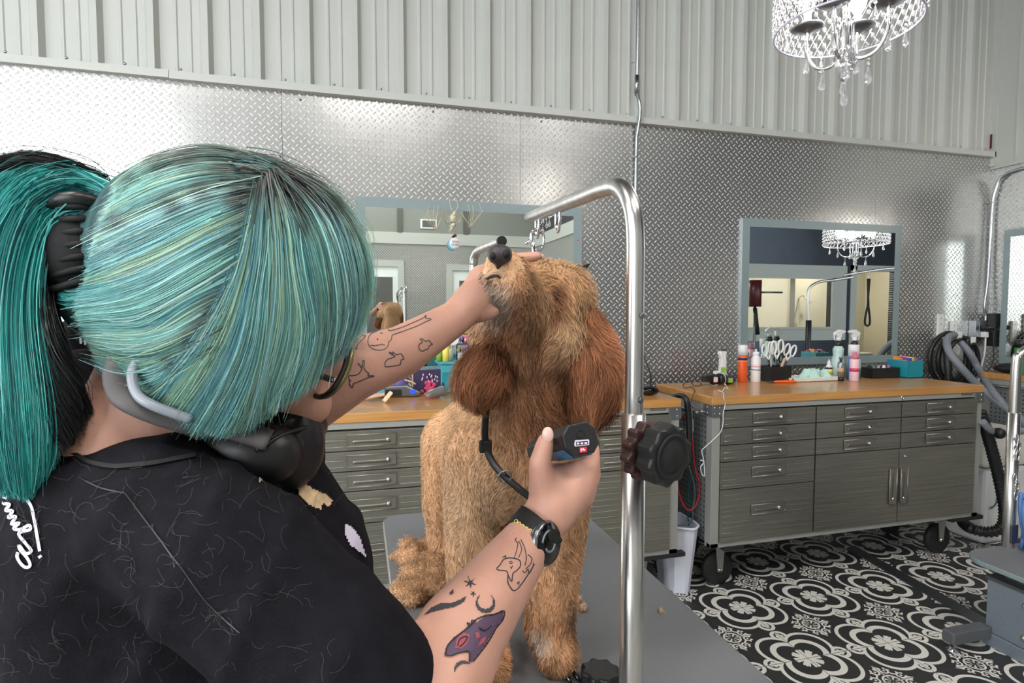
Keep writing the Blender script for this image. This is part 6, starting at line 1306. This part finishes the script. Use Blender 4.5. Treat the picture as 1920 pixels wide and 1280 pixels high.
tat([z5([(900, 440), (885, 480), (845, 510), (780, 512), (720, 490), (692, 440), (700, 385), (735, 345), (790, 325), (850, 300), (890, 298), (905, 320), (960, 310), (1040, 285), (1120, 250), (1200, 215), (1250, 190), (1275, 165), (1270, 195), (1310, 200), (1320, 210), (1260, 235), (1180, 275), (1060, 320), (960, 355), (935, 365), (925, 410), (895, 435)]), z5([(550, 490), (575, 498), (590, 460), (625, 420), (660, 385), (665, 365), (620, 380), (575, 430), (560, 460)]), z5([(570, 498), (585, 500), (568, 505)]), z5([(720, 465), (760, 470), (800, 462), (830, 455), (860, 465)]), z5([(815, 340), (830, 350), (838, 340)])], 1.6)
tat([z5([(780, 405), (795, 408)]), z5([(560, 436), (568, 438)])], 3)
z1 = lambda pts: [(700+x/3.368, 900+y/3.368) for x, y in pts]
tat([z1([(775, 560), (800, 535), (825, 500), (870, 492), (920, 505), (928, 540), (905, 570), (880, 590), (872, 640), (850, 600), (840, 575), (800, 570), (778, 565)]), z1([(848, 600), (850, 650), (880, 695), (910, 685), (945, 640), (985, 580), (1015, 530)])], 2.2, 'ink_dark')
tat([z1([(890, 490), (905, 440), (912, 400), (895, 380), (905, 365)]), z1([(915, 492), (935, 440), (925, 400), (915, 385)]), z1([(955, 540), (965, 490), (955, 430), (935, 385), (930, 375)]), z1([(960, 560), (990, 530), (1000, 495), (975, 470)]), z1([(940, 570), (955, 585), (975, 560), (980, 590), (1000, 560), (1012, 520)]), z1([(858, 520), (868, 512), (876, 522), (868, 530), (858, 521)]), z1([(905, 655), (918, 640), (915, 665)]), z1([(815, 488), (840, 480)]), z1([(830, 475), (838, 500)]), z1([(862, 548), (875, 556)]), z1([(878, 540), (870, 562)])], 1.7, 'ink_dark')
def crescent(cx, cy, r, a0, a1, off, wmax):
    out = []; inn = []
    for i in range(13):
        a = math.radians(a0+(a1-a0)*i/12); out.append((cx+r*math.cos(a), cy+r*math.sin(a)))
        k = math.sin(PI*i/12)*wmax; inn.append((cx+(r-k)*math.cos(a), cy+(r-k)*math.sin(a)))
    return out+inn[::-1]
fill(SB, 'tattoo', crescent(910, 1131, 18.5, -65, 235, 0, 8), 'ink_dark', G, 2)
fill(SB, 'tattoo', crescent(868, 1255, 17, 150, 330, 0, 7), 'ink_dark', G, 2)
fill(SB, 'tattoo', z1([(325, 850), (370, 805), (420, 780), (500, 775), (550, 755), (590, 730), (570, 770), (520, 800), (440, 815), (380, 830)]), 'ink_dark', G, 2)
def star(cx, cy, r, n): return [(cx+(r if i % 2 == 0 else r*0.28)*math.cos(PI*i/n+0.3), cy+(r if i % 2 == 0 else r*0.28)*math.sin(PI*i/n+0.3)) for i in range(2*n)]
fill(SB, 'tattoo', star(881, 1093, 13, 6), 'ink_dark', G, 1.5); fill(SB, 'tattoo', star(887, 1113, 7, 5), 'ink_dark', G, 1.5); fill(SB, 'tattoo', [(843, 1112), (850, 1105), (850, 1112), (845, 1116)], 'ink_dark', G, 1.5)
fill(SB, 'moth_tattoo', z1([(448, 1105), (460, 1050), (510, 990), (560, 960), (600, 920), (640, 880), (650, 900), (700, 860), (760, 850), (820, 825), (815, 880), (770, 930), (745, 975), (705, 1040), (660, 1100), (625, 1145), (600, 1150), (600, 1085), (545, 1090), (490, 1110)]), 'ink_purple', G, 2, 0.0004)
fill(SB, 'moth_mark', z1([(515, 1060), (525, 1000), (570, 965), (606, 975), (600, 1010), (585, 1040), (560, 1065)]), 'ink_red', G, 1.5, 0.0008)
fill(SB, 'moth_mark', z1([(638, 965), (665, 962), (672, 990), (650, 1005)]), 'ink_red', G, 1.5, 0.0008); fill(SB, 'moth_mark', z1([(655, 1050), (680, 1000), (710, 985), (700, 1020)]), 'ink_red', G, 1.5, 0.0008)
tat([z1([(452, 1105), (470, 1045), (530, 985), (600, 930), (650, 880)]), z1([(530, 1050), (545, 1005), (590, 990), (570, 1030), (540, 1055)]), z1([(660, 930), (690, 950), (720, 940), (740, 920)]), z1([(650, 880), (700, 858), (760, 848), (818, 826), (812, 880), (770, 932), (745, 978), (705, 1042), (660, 1102), (625, 1146)]), z1([(452, 1108), (490, 1112), (545, 1092), (600, 1086), (600, 1150)]), z1([(600, 925), (590, 905), (615, 915), (618, 890), (640, 895)])], 2.2, 'black_matte', lift=0.0014)
# glasses, watch, headphones, clip
t = thing('glasses', W(620, 700, 0.52), 'dark tortoise-shell glasses on the person face, rim against the tattooed arm', 'glasses')
def ring_px(cx, cy, rx, ry, rot, tt, dt=0.0, n=36):
    out = []
    for i in range(n):
        a = 2*PI*i/n; x = rx*math.cos(a); y = ry*math.sin(a); c, s = math.cos(rot), math.sin(rot)
        out.append(W(cx+x*c-y*s, cy+x*s+y*c, tt+dt*math.cos(a)))
    return out
rg = ring_px(617, 690, 27, 58, 0.42, 0.515, -0.02)
MB().tube(rg, 0.0026, 8, closed=True).build('rim', 'tortoise', t)
MB().tube([rg[(i) % 36]+Vector((0.0035, 0, 0.0)) for i in range(-11, 10)], 0.0022, 8).build('rim_edge', 'gold_rim', t)
lm = MB(); cen = sum(rg, Vector())/36; lm.add([cen]+rg, [(0, 1+i, 1+(i+1) % 36) for i in range(36)], True); lm.build('lens', 'window_glass', t)
MB().tube([W(520, 672, 0.47), W(568, 695, 0.495), W(625, 712, 0.515)], 0.0022, 8, flat=((0, 0, 1), 0.003)).build('temple', 'tortoise', t)
for px_2, py_2 in ((583, 700), (624, 712)): MB().ell(W(px_2, py_2, 0.498 if px_2 < 600 else 0.511), (0.003, 0.002, 0.002), RC).build('hinge', 'chrome', t)
rg2 = ring_px(600, 640, 14, 40, 0.42, 0.60, -0.01); MB().tube(rg2, 0.0026, 8, closed=True).build('rim', 'tortoise', t)
t = thing('watch', W(1010, 1012, 0.60), 'black round smartwatch on the near wrist with a strap of coloured rings', 'watch')
wd_ = (W(1035, 955, 0.615)-W(*wr_r)).normalized(); wc = W(1002, 1000, 0.603)
hits = []
Rw = Vector((0, 0, 1)).rotation_difference(wd_).to_matrix()
ringp = []
for i in range(32):
    a = 2*PI*i/32; d = Rw @ Vector((math.cos(a), math.sin(a), 0)); h = SB.ray_cast(wc+d*0.06, -d); r = (h[0]-wc).length if h[0] is not None else 0.026; ringp.append((wc, d, min(r, 0.032)))
vs = []; 
for k, (ax_, dr) in enumerate(((-0.0130, 0.0004), (-0.0130, 0.003), (0.0130, 0.003), (0.0130, 0.0004))):
    for (c_, d, r) in ringp: vs.append(c_+d*(r+dr)+wd_*ax_)
n = 32; MB().add(vs, [(k*n+i, k*n+(i+1) % n, ((k+1) % 4)*n+(i+1) % n, ((k+1) % 4)*n+i) for k in range(4) for i in range(n)], True).build('strap', 'black_matte', t)
WB = BVHTree.FromPolygons([Vector(v) for v in vs], [(k*n+i, k*n+(i+1) % n, (k+1)*n+(i+1) % n, (k+1)*n+i) for k in range(3) for i in range(n)])
z8 = lambda x, y: (900+x/4.925, 820+y/4.925)
def rings(pts, m_):
    mb = MB()
    for x, y in pts:
        X_, Y_ = z8(x, y); pp = []
        for i in range(12):
            h = cast(WB, X_+3.1*math.cos(2*PI*i/12), Y_+3.1*math.sin(2*PI*i/12), 0.0004)
            if h: pp.append(h[0])
        if len(pp) == 12: mb.tube(pp, 0.0005, 5, closed=True)
    if mb.v: mb.build('strap_ring', m_, t)
rings([(335, 775), (362, 797), (395, 820), (430, 842), (464, 860)], 'yellow'); rings([(345, 822), (375, 845), (408, 866), (440, 886), (470, 902)], 'orange'); rings([(310, 815), (335, 838), (362, 860), (395, 882), (430, 908)], 'wine_red')
fc = W(1026, 1018, 0.576); fn = (CAM-fc).normalized()*0.62+RGT*0.75-UPV*0.12; fn.normalize()
wf_ = MB().lathe(fc-fn*0.008, [(0.0190, 0), (0.0225, 0.002), (0.0225, 0.008), (0.0205, 0.0105)], 32, fn).build('case', 'steel_dark', t)
MB().lathe(fc+fn*0.0022, [(0.0207, 0), (0.0200, 0.0008), (0.001, 0.0012)], 32, fn).build('dial', 'black_gloss', wf_)
exw = fn.cross(UPV).normalized(); eyw = exw.cross(fn).normalized()
for r_, a0, a1 in ((0.013, 0.3, 2.4), (0.008, 3.4, 5.9)): MB().tube([fc+fn*0.0036+(exw*math.cos(a0+(a1-a0)*i/10)+eyw*math.sin(a0+(a1-a0)*i/10))*r_ for i in range(11)], 0.0012, 5).build('dial_mark', 'pegboard', wf_)
for a in (0.6, -0.9): MB().cyl(fc-fn*0.002+exw*math.cos(PI+a)*0.0215+eyw*math.sin(PI+a)*0.0215, fc-fn*0.002+exw*math.cos(PI+a)*0.0245+eyw*math.sin(PI+a)*0.0245, 0.002, n=10).build('button', 'chrome', wf_)
t = thing('headphones', W(430, 860, 0.5), 'black padded headphones with a grey band worn round the neck', 'headphones')
band = [W(330, 618, 0.50), W(262, 645, 0.462), W(226, 690, 0.444), W(230, 735, 0.436), W(262, 760, 0.434), W(335, 786, 0.445), W(430, 802, 0.465), W(505, 825, 0.475)]
MB().tube(smooth_path(band, 6), 0.0115, 12, flat=(tuple((RGT*0.6+UPV*0.4).normalized()), 0.007)).build('band', 'headphone_grey', t)
MB().tube([p+(CAM-p).normalized()*0.012+RGT*0.010 for p in smooth_path(band[1:6], 6)], 0.0038, 8).build('band_tube', 'headphone_tube', t)
mb = MB(); mb.ell(W(545, 832, 0.535), (0.032, 0.044, 0.03), Matrix.Rotation(0, 3, 'Z') @ RC).ell(W(470, 850, 0.50), (0.045, 0.032, 0.032), RC).caps(W(575, 800, 0.55), 0.020, W(500, 880, 0.53), 0.026)
mesh_obj('ear_cup', blob(mb, 0.003, 5), 'pad_black', t)
MB().tube(smooth_path([W(500, 812, 0.498), W(545, 790, 0.515), W(580, 775, 0.54)], 5), 0.005, 8).tube(smooth_path([W(480, 845, 0.468), W(530, 815, 0.49), W(575, 800, 0.52)], 5), 0.002, 8).build('cushion_seam', 'black_plastic', t)
MB().tube(smooth_path([W(588, 742, 0.55), W(592, 765, 0.55), W(580, 790, 0.545)], 4), 0.008, 8).build('strap', 'black_matte', t)
t = thing('hair_claw', W(140, 440, 0.47), 'large black hair claw gripping the base of the ponytail', 'hair clip')
mb = MB()
for k in range(7):
    f = -0.03+0.01*k; mb.tube(smooth_path([W(192, 395+k*22, 0.46), W(165, 388+k*23, 0.444), W(138, 386+k*24, 0.4385), W(105, 390+k*25, 0.442), W(80, 420+k*21, 0.47)], 5), 0.0028, 8)
mb.build('teeth', 'black_matte', t)
mb = MB(); mb.tube(smooth_path([W(195, 385, 0.455), W(150, 372, 0.44), W(100, 380, 0.44), (W(78, 410, 0.455)), W(74, 480, 0.455), W(85, 540, 0.455), W(130, 560, 0.45), W(175, 550, 0.455)], 6), 0.006, 8)
mb.build('frame', 'black_plastic', t)
MB().ell(W(138, 462, 0.455), (0.0275, 0.038, 0.020), RC).build('shell', 'black_matte', t)
MB().caps(W(110, 560, 0.46), 0.012, W(185, 560, 0.46), 0.016).build('lower_jaw', 'black_matte', t)
# the clipper in the hand
t = thing('clipper', W(1085, 838, 0.60), 'black and blue cordless clipper held in the near hand against the dog chest', 'clipper')
ec = W(1089, 823, 0.585); bk = W(1034, 838, 0.665); ax = (ec-bk).normalized(); u_ = (RGT*0.96+UPV*0.26); u_ = (u_-ax*u_.dot(ax)).normalized(); v_ = ax.cross(u_)
octo = [(0.0200, 0.008), (0.0130, 0.0175), (-0.010, 0.0180), (-0.0195, 0.009), (-0.0200, -0.005), (-0.010, -0.0165), (0.012, -0.017), (0.0200, -0.009)]
def ringo(c, s): return [c+u_*a*s+v_*b_*s for a, b_ in octo]
k = 8; vs = ringo(bk, 0.9)+ringo(ec-ax*0.004, 1.0)+ringo(ec, 0.93)
MB().add(vs, [tuple(reversed(range(k)))]+[(j*k+i, j*k+(i+1) % k, (j+1)*k+(i+1) % k, (j+1)*k+i) for j in range(2) for i in range(k)]+[tuple(2*k+i for i in range(k))]).build('battery', 'black_plastic', t, 0.0012)
for i0, (s0, s1) in ((4, (0.0, 1)), (5, (0.0, 1.0))):
    a0, b0 = ringo(bk+(ec-bk)*0.30, 0.935)[i0], ringo(bk+(ec-bk)*0.30, 0.935)[(i0+1) % 8]; a1, b1 = ringo(ec-ax*0.006, 1.0)[i0], ringo(ec-ax*0.006, 1.0)[(i0+1) % 8]
    nn = ((a0+b0+a1+b1)/4-(bk+ec)/2); nn -= ax*nn.dot(ax); nn.normalize()
    q4 = [a0.lerp(b0, 0.06), a0.lerp(b0, 0.94), a1.lerp(b1, 0.94), a1.lerp(b1, 0.06)]
    MB().add([p+nn*0.0004 for p in q4]+[p+nn*0.0012 for p in q4], [(0, 1, 2, 3), (7, 6, 5, 4), (0, 4, 5, 1), (1, 5, 6, 2), (2, 6, 7, 3), (3, 7, 4, 0)]).build('blue_panel', 'clipper_blue', t)
def on_end(x, y, h=0.0004):   # point on the end face under a photo pixel
    d = (W(x, y, 1)-CAM); return CAM+d*((ec+ax*h-CAM).dot(ax)/d.dot(ax))
def plate(pts, m_, nm, h=0.0004, th=0.0006):
    a = [on_end(x, y, h) for x, y in pts]; n = len(a); MB().add(a+[p+ax*th for p in a], [tuple(range(n)), tuple(reversed(range(n, 2*n)))]+[(i, (i+1) % n, n+(i+1) % n, n+i) for i in range(n)]).build(nm, m_, t)
zc = lambda x, y: (1000+x/5.82, 740+y/5.82)
plate([zc(455, 495), zc(600, 487), zc(608, 500), zc(605, 548), zc(455, 565), zc(445, 545), zc(450, 520)], 'print_white', 'battery_symbol')
plate([zc(465, 512), zc(592, 503), zc(592, 540), zc(465, 552)], 'black_matte', 'symbol_inset', 0.001)
for i in range(3): plate([zc(474+42*i, 522-3*i), zc(500+42*i, 520-3*i), zc(500+42*i, 540-3*i), zc(474+42*i, 543-3*i)], 'print_white', 'charge_cell', 0.0016)
plate([zc(502, 572), zc(580, 566), zc(582, 626), zc(506, 632)], 'label_red', 'red_label')
plate([zc(516, 584), zc(526, 583), zc(526, 595), zc(548, 578), zc(548, 590), zc(570, 600), zc(548, 614), zc(546, 602), zc(526, 606), zc(528, 618), zc(516, 618)], 'print_white', 'label_mark', 0.001)
MB().tube([on_end(*zc(510+42*math.cos(a), 425+42*math.sin(a)), 0.0003) for a in [2*PI*i/20 for i in range(20)]], 0.0007, 5, closed=True).build('button_ring', 'black_matte', t)
bl = bk-ax*0.05; MB().add(ringo(bk, 0.85)+ringo(bl, 0.7), [tuple(reversed(range(8)))]+[(i, (i+1) % 8, 8+(i+1) % 8, 8+i) for i in range(8)]+[tuple(8+i for i in range(8))]).build('grip', 'black_plastic', t, 0.001)
MB().add(ringo(bl, 0.6)+ringo(bl-ax*0.012, 0.55), [tuple(reversed(range(8)))]+[(i, (i+1) % 8, 8+(i+1) % 8, 8+i) for i in range(8)]+[tuple(8+i for i in range(8))]).build('blade', 'chrome', t)
# --- hair
mb = MB()
mb.ell(W(430, 480, 0.505), (0.114, 0.094, 0.096), RC); mb.ell(W(520, 510, 0.52), (0.082, 0.088, 0.088), RC)
mb.caps(W(330, 640, 0.50), 0.062, W(420, 700, 0.48), 0.048); mb.caps(W(450, 600, 0.47), 0.050, W(430, 740, 0.468), 0.030); mb.caps(W(500, 560, 0.475), 0.05, W(520, 690, 0.475), 0.028); mb.caps(W(560, 520, 0.49), 0.055, W(585, 610, 0.50), 0.035)
mb.caps(W(260, 470, 0.49), 0.062, W(205, 460, 0.48), 0.040); mb.caps(W(195, 440, 0.475), 0.034, W(130, 400, 0.47), 0.030); mb.caps(W(300, 590, 0.49), 0.055, W(215, 560, 0.48), 0.04)
hm = blob(mb, 0.005, 8); 
HB = bvh_of(hm)
pm = MB(); pp_ = [(150, 395, .475, .030), (95, 370, .465, .030), (40, 385, .46, .036), (5, 450, .455, .038), (-5, 560, .45, .036), (5, 680, .44, .034), (25, 790, .43, .030), (45, 880, .43, .016)]
for a, b_ in zip(pp_, pp_[1:]): pm.caps(W(*a[:3]), a[3], W(*b_[:3]), b_[3])
pm2 = blob(pm, 0.005, 8); PB = bvh_of(pm2)
bm_ = MB(); bl_ = [(75, 480, .465, .012), (62, 580, .452, .016), (85, 680, .445, .019), (115, 760, .44, .015), (130, 830, .435, .005)]
for a, b_ in zip(bl_, bl_[1:]): bm_.caps(W(*a[:3]), a[3], W(*b_[:3]), b_[3])
bm2 = blob(bm_, 0.004, 4); BB = bvh_of(bm2)
streak_material('hair_base', (0.12, 0.22, 0.23), (0.26, 0.40, 0.40), (60, 60, 12), 0.5)
hair = mesh_obj('hair', hm, 'hair_base', G); pony = mesh_obj('ponytail', pm2, 'hair_base', G); blk = mesh_obj('black_lock', bm2, 'black_matte', G)
TEAL = [np.array(lin(c)) for c in ((0.44, 0.68, 0.66), (0.58, 0.80, 0.77), (0.32, 0.55, 0.55), (0.50, 0.68, 0.60), (0.66, 0.74, 0.60), (0.36, 0.62, 0.70), (0.72, 0.88, 0.86), (0.24, 0.40, 0.41))]
DEEP = [np.array(lin(c)) for c in ((0.10, 0.55, 0.54), (0.20, 0.66, 0.64), (0.06, 0.42, 0.42), (0.42, 0.80, 0.78), (0.03, 0.28, 0.30), (0.26, 0.70, 0.68))]
BLK = [np.array(lin(c)) for c in ((0.05, 0.05, 0.06), (0.08, 0.08, 0.09), (0.03, 0.03, 0.035))]
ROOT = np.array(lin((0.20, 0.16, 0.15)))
def interp2(poly, s):
    poly = np.array(poly, float); d = np.r_[0, np.cumsum(np.linalg.norm(np.diff(poly, axis=0), axis=1))]; d /= d[-1]
    return np.stack([np.interp(s, d, poly[:, 0]), np.interp(s, d, poly[:, 1])], 1)
def sm2(poly): return [(p.x, p.y) for p in smooth_path([(x, y, 0) for x, y in poly], 6)]
def hair_face(P, bvh):
    if bvh is PB or bvh is BB: return None
    f = P-np.array(W(430, 500, 0.53)); return f/np.linalg.norm(f, axis=2, keepdims=True)
def hair_sheet(name, guides, n, bvh, pal, rootdark=0.0, K=14, wid=0.00075, lift=(0.0005, 0.006), jitter=9, fly=0.02, over=0.0, t0=0.5, darkband=None, seed=1):
    r = np.random.default_rng(seed); G_ = [sm2(g) for g in guides]; S_ = np.linspace(0, 1, K); pts = np.zeros((n, K, 3)); col = np.zeros((n, K, 3)); ok = np.ones(n, bool)
    for i in range(n):
        g = r.uniform(0, len(guides)-1); a = int(g); f = g-a; P = interp2(G_[a], S_)*(1-f)+interp2(G_[min(a+1, len(guides)-1)], S_)*f
        e = r.uniform(0.75, 1.0) if r.random() < 0.5 else 1.0; st = r.uniform(0, 0.25) if r.random() < 0.4 else 0
        P = interp2(P, st+(e-st)*S_); o = r.normal(0, jitter, 2)*0.35; w = r.normal(0, jitter*0.5, 2); P = P+o+w[None]*np.sin(3*S_+r.uniform(0, 6))[:, None]*S_[:, None]
        L = r.uniform(*lift)+(r.uniform(0, 0.012) if r.random() < fly else 0); last = None
        for k in range(K):
            h = cast(bvh, P[k, 0], P[k, 1], L)
            if h: p = h[0]; last = (p-CAM).dot(FWD)
            else: p = W(P[k, 0], P[k, 1], (last if last else t0)+0.002); 
            pts[i, k] = p
        cl = int(g*9+r.normal(0, 0.7)); rr = np.random.default_rng(abs(cl*31+seed)+1); c = pal[rr.integers(len(pal))]*0.65+pal[r.integers(len(pal))]*0.35; c = c*r.uniform(0.95, 1.5)
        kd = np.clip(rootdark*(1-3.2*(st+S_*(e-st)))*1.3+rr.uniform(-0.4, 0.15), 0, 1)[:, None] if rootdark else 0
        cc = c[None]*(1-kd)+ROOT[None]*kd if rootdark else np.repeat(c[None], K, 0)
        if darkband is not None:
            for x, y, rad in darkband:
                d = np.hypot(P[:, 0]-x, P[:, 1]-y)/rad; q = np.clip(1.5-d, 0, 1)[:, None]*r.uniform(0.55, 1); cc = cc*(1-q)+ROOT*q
        col[i] = cc
    # keep depth continuous along every strand and take the kinks out
    dz = (pts-np.array(CAM)) @ np.array(FWD)
    for k in range(1, K):
        j = np.abs(dz[:, k]-dz[:, k-1]) > 0.03; f = dz[j, k-1]/dz[j, k]; pts[j, k] = np.array(CAM)+(pts[j, k]-np.array(CAM))*f[:, None]; dz[j, k] = dz[j, k-1]
    for _ in range(4): pts[:, 1:-1] = pts[:, 1:-1]*0.5+(pts[:, :-2]+pts[:, 2:])*0.25
    return strands(name, pts, np.full(n, wid)*r.uniform(0.6, 1.5, n), np.clip(col, 0.004, 0.95), 'dyed_hair', G, None, None, hair_face(pts, bvh))
BK = [[(500, 325), (430, 294), (350, 296), (262, 322), (222, 356)], [(505, 335), (420, 308), (320, 322), (228, 375)], [(495, 345), (400, 335), (300, 362), (205, 412)], [(482, 362), (390, 380), (290, 420), (182, 470)],
      [(470, 395), (385, 430), (285, 480), (176, 520)], [(462, 440), (380, 480), (280, 535), (150, 568)], [(452, 500), (370, 545), (275, 596), (158, 600)], [(440, 560), (360, 610), (275, 645), (176, 632)], [(425, 610), (350, 665), (275, 695), (190, 668)], [(410, 650), (340, 710), (280, 740), (208, 700)]]
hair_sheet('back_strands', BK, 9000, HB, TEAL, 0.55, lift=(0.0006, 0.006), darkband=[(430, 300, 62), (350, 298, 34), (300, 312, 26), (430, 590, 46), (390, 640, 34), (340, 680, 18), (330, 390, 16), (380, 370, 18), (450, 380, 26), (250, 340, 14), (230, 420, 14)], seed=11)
FR = [[(478, 372), (455, 470), (420, 570), (360, 670), (285, 745)], [(482, 365), (470, 480), (440, 600), (390, 710), (318, 795)], [(488, 360), (488, 490), (470, 620), (430, 730), (385, 815)], [(495, 355), (512, 490), (508, 620), (482, 720), (450, 806)], [(500, 350), (540, 470), (552, 590), (536, 690), (505, 770)],
      [(506, 345), (570, 440), (596, 560), (586, 650), (556, 730)], [(512, 342), (600, 415), (635, 530), (630, 625), (600, 694)], [(516, 338), (620, 395), (668, 500), (668, 590), (642, 655)], [(518, 334), (630, 375), (690, 480), (697, 560), (670, 625)]]
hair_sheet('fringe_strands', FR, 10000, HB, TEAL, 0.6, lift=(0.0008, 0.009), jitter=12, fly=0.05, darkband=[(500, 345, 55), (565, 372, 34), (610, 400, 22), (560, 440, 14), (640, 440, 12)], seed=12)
CP = [[(440, 315), (490, 320), (540, 335), (600, 372)], [(450, 335), (500, 338), (560, 355), (640, 410)], [(470, 350), (520, 345), (600, 385), (672, 450)]]
hair_sheet('crown_strands', CP, 1200, HB, [ROOT*1.0, ROOT*1.6, TEAL[2]*0.7], 0, lift=(0.001, 0.010), jitter=14, seed=13)
PG = [[(225, 362), (180, 335), (110, 308), (40, 306), (-30, 340), (-70, 440), (-80, 640), (-60, 900)], [(222, 372), (170, 340), (100, 322), (30, 340), (-20, 410), (-40, 560), (-40, 720), (-15, 915)], [(218, 384), (160, 352), (95, 342), (40, 372), (5, 450), (-10, 590), (0, 740), (20, 925)],
      [(205, 392), (150, 366), (95, 368), (55, 410), (30, 490), (20, 610), (35, 760), (50, 930)], [(190, 398), (140, 378), (98, 392), (65, 440), (45, 520), (48, 640), (66, 770), (68, 925)], [(180, 402), (120, 392), (85, 420), (62, 490), (55, 600), (75, 700), (98, 800), (88, 905)]]
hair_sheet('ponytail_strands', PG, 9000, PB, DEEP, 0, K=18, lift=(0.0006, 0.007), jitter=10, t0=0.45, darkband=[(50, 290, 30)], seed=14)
TOPB = [[(215, 352), (140, 322), (60, 302), (-20, 318)], [(215, 360), (140, 332), (60, 316), (-20, 335)]]
hair_sheet('ponytail_dark_strands', TOPB, 500, PB, BLK, 0, lift=(0.002, 0.010), jitter=8, t0=0.46, seed=15)
BG = [[(62, 500), (50, 580), (60, 680), (92, 780), (118, 850)], [(72, 470), (66, 570), (85, 670), (120, 740), (150, 792)], [(90, 480), (82, 570), (105, 660), (145, 720), (170, 770)]]
hair_sheet('black_strands', BG, 2600, BB, BLK, 0, lift=(0.0006, 0.006), jitter=8, t0=0.445, seed=16)
TL = [[(85, 520), (92, 555), (120, 572), (160, 566), (190, 545)], [(90, 510), (105, 540), (130, 552), (160, 548), (180, 530)]]
hair_sheet('loop_strands', TL, 700, HB, [DEEP[3], DEEP[1], BLK[0]], 0, lift=(0.0, 0.004), jitter=9, t0=0.475, seed=17)
tag_fix = None

# second groomer, seen only as a reflection in the far left mirror
f0 = mir(150, 600, 2.75)
P2_ = thing('person', (f0.x, f0.y, 0.0), 'second person in black t-shirt with white print, reflected in the far left mirror', 'person')
zz = f0.z; mb = MB(); V_ = lambda dx, dy, dz: Vector((f0.x+dx, f0.y+dy, zz+dz))
mb.ell(V_(0.02, 0, 0.16), (0.085, 0.10, 0.115)); mb.caps(V_(0, 0, 0.08), 0.05, V_(0, 0, -0.02), 0.058); mb.caps(V_(0.02, 0.09, 0.14), 0.014, V_(0.02, 0.105, 0.12), 0.012)
mb.caps(V_(-0.02, 0, -0.12), 0.12, V_(0, 0, -0.50), 0.125)
for s_ in (-1, 1):
    mb.caps(V_(0.17*s_, 0, -0.10), 0.05, V_(0.22*s_, 0.02, -0.38), 0.042); mb.caps(V_(0.22*s_, 0.02, -0.38), 0.042, V_(0.18*s_, 0.18, -0.52), 0.027); mb.caps(V_(0.18*s_, 0.18, -0.52), 0.03, V_(0.17*s_, 0.25, -0.54), 0.024)
    for q_ in range(4): mb.caps(V_(0.15*s_+0.016*q_*s_, 0.25, -0.54), 0.009, V_(0.15*s_+0.016*q_*s_, 0.31-0.006*abs(q_-1), -0.565), 0.007)
    mb.caps(V_(0.13*s_, 0.22, -0.53), 0.011, V_(0.10*s_, 0.27, -0.54), 0.008)
    mb.caps(V_(0.08*s_, 0, -0.55), 0.085, V_(0.09*s_, 0.01, -1.0), 0.055); mb.caps(V_(0.09*s_, 0.01, -1.0), 0.055, Vector((f0.x+0.09*s_, f0.y, 0.08)), 0.04); mb.caps(Vector((f0.x+0.09*s_, f0.y, 0.04)), 0.038, Vector((f0.x+0.09*s_, f0.y+0.14, 0.035)), 0.033)
mesh_obj('body', blob(mb, 0.007, 4), 'skin', P2_)
mb = MB(); mb.caps(V_(-0.06, 0, -0.09), 0.105, V_(0.06, 0, -0.09), 0.105).caps(V_(0, 0, -0.12), 0.14, V_(0, 0, -0.52), 0.145)
for s_ in (-1, 1): mb.caps(V_(0.10*s_, 0, -0.075), 0.07, V_(0.21*s_, 0.01, -0.26), 0.062)
mesh_obj('t_shirt', blob(mb, 0.009, 5), 'shirt_black', P2_)
mb = MB()
for s_ in (-1, 1): mb.caps(V_(0.08*s_, 0, -0.55), 0.10, V_(0.09*s_, 0.01, -1.0), 0.075).caps(V_(0.09*s_, 0.01, -1.0), 0.075, Vector((f0.x+0.09*s_, f0.y, 0.10)), 0.058)
mesh_obj('trousers', blob(mb, 0.01, 4), 'denim_black', P2_)
mb = MB(); mb.ell(V_(0.02, -0.015, 0.19), (0.098, 0.110, 0.105)).caps(V_(0.02, -0.08, 0.15), 0.06, V_(0.02, -0.09, 0.06), 0.05); mesh_obj('hair', blob(mb, 0.008, 4), 'knob_brown', P2_)
for s_ in (-1, 1): MB().ell(V_(0.02+0.032*s_, 0.094, 0.165), (0.011, 0.006, 0.007)).build('eye', 'black_gloss', P2_)
MB().box(V_(0.05, 0.138, -0.20), V_(0.065, 0.146, -0.15)).box(V_(0.08, 0.132, -0.21), V_(0.095, 0.140, -0.16)).build('shirt_print', 'print_white', P2_)
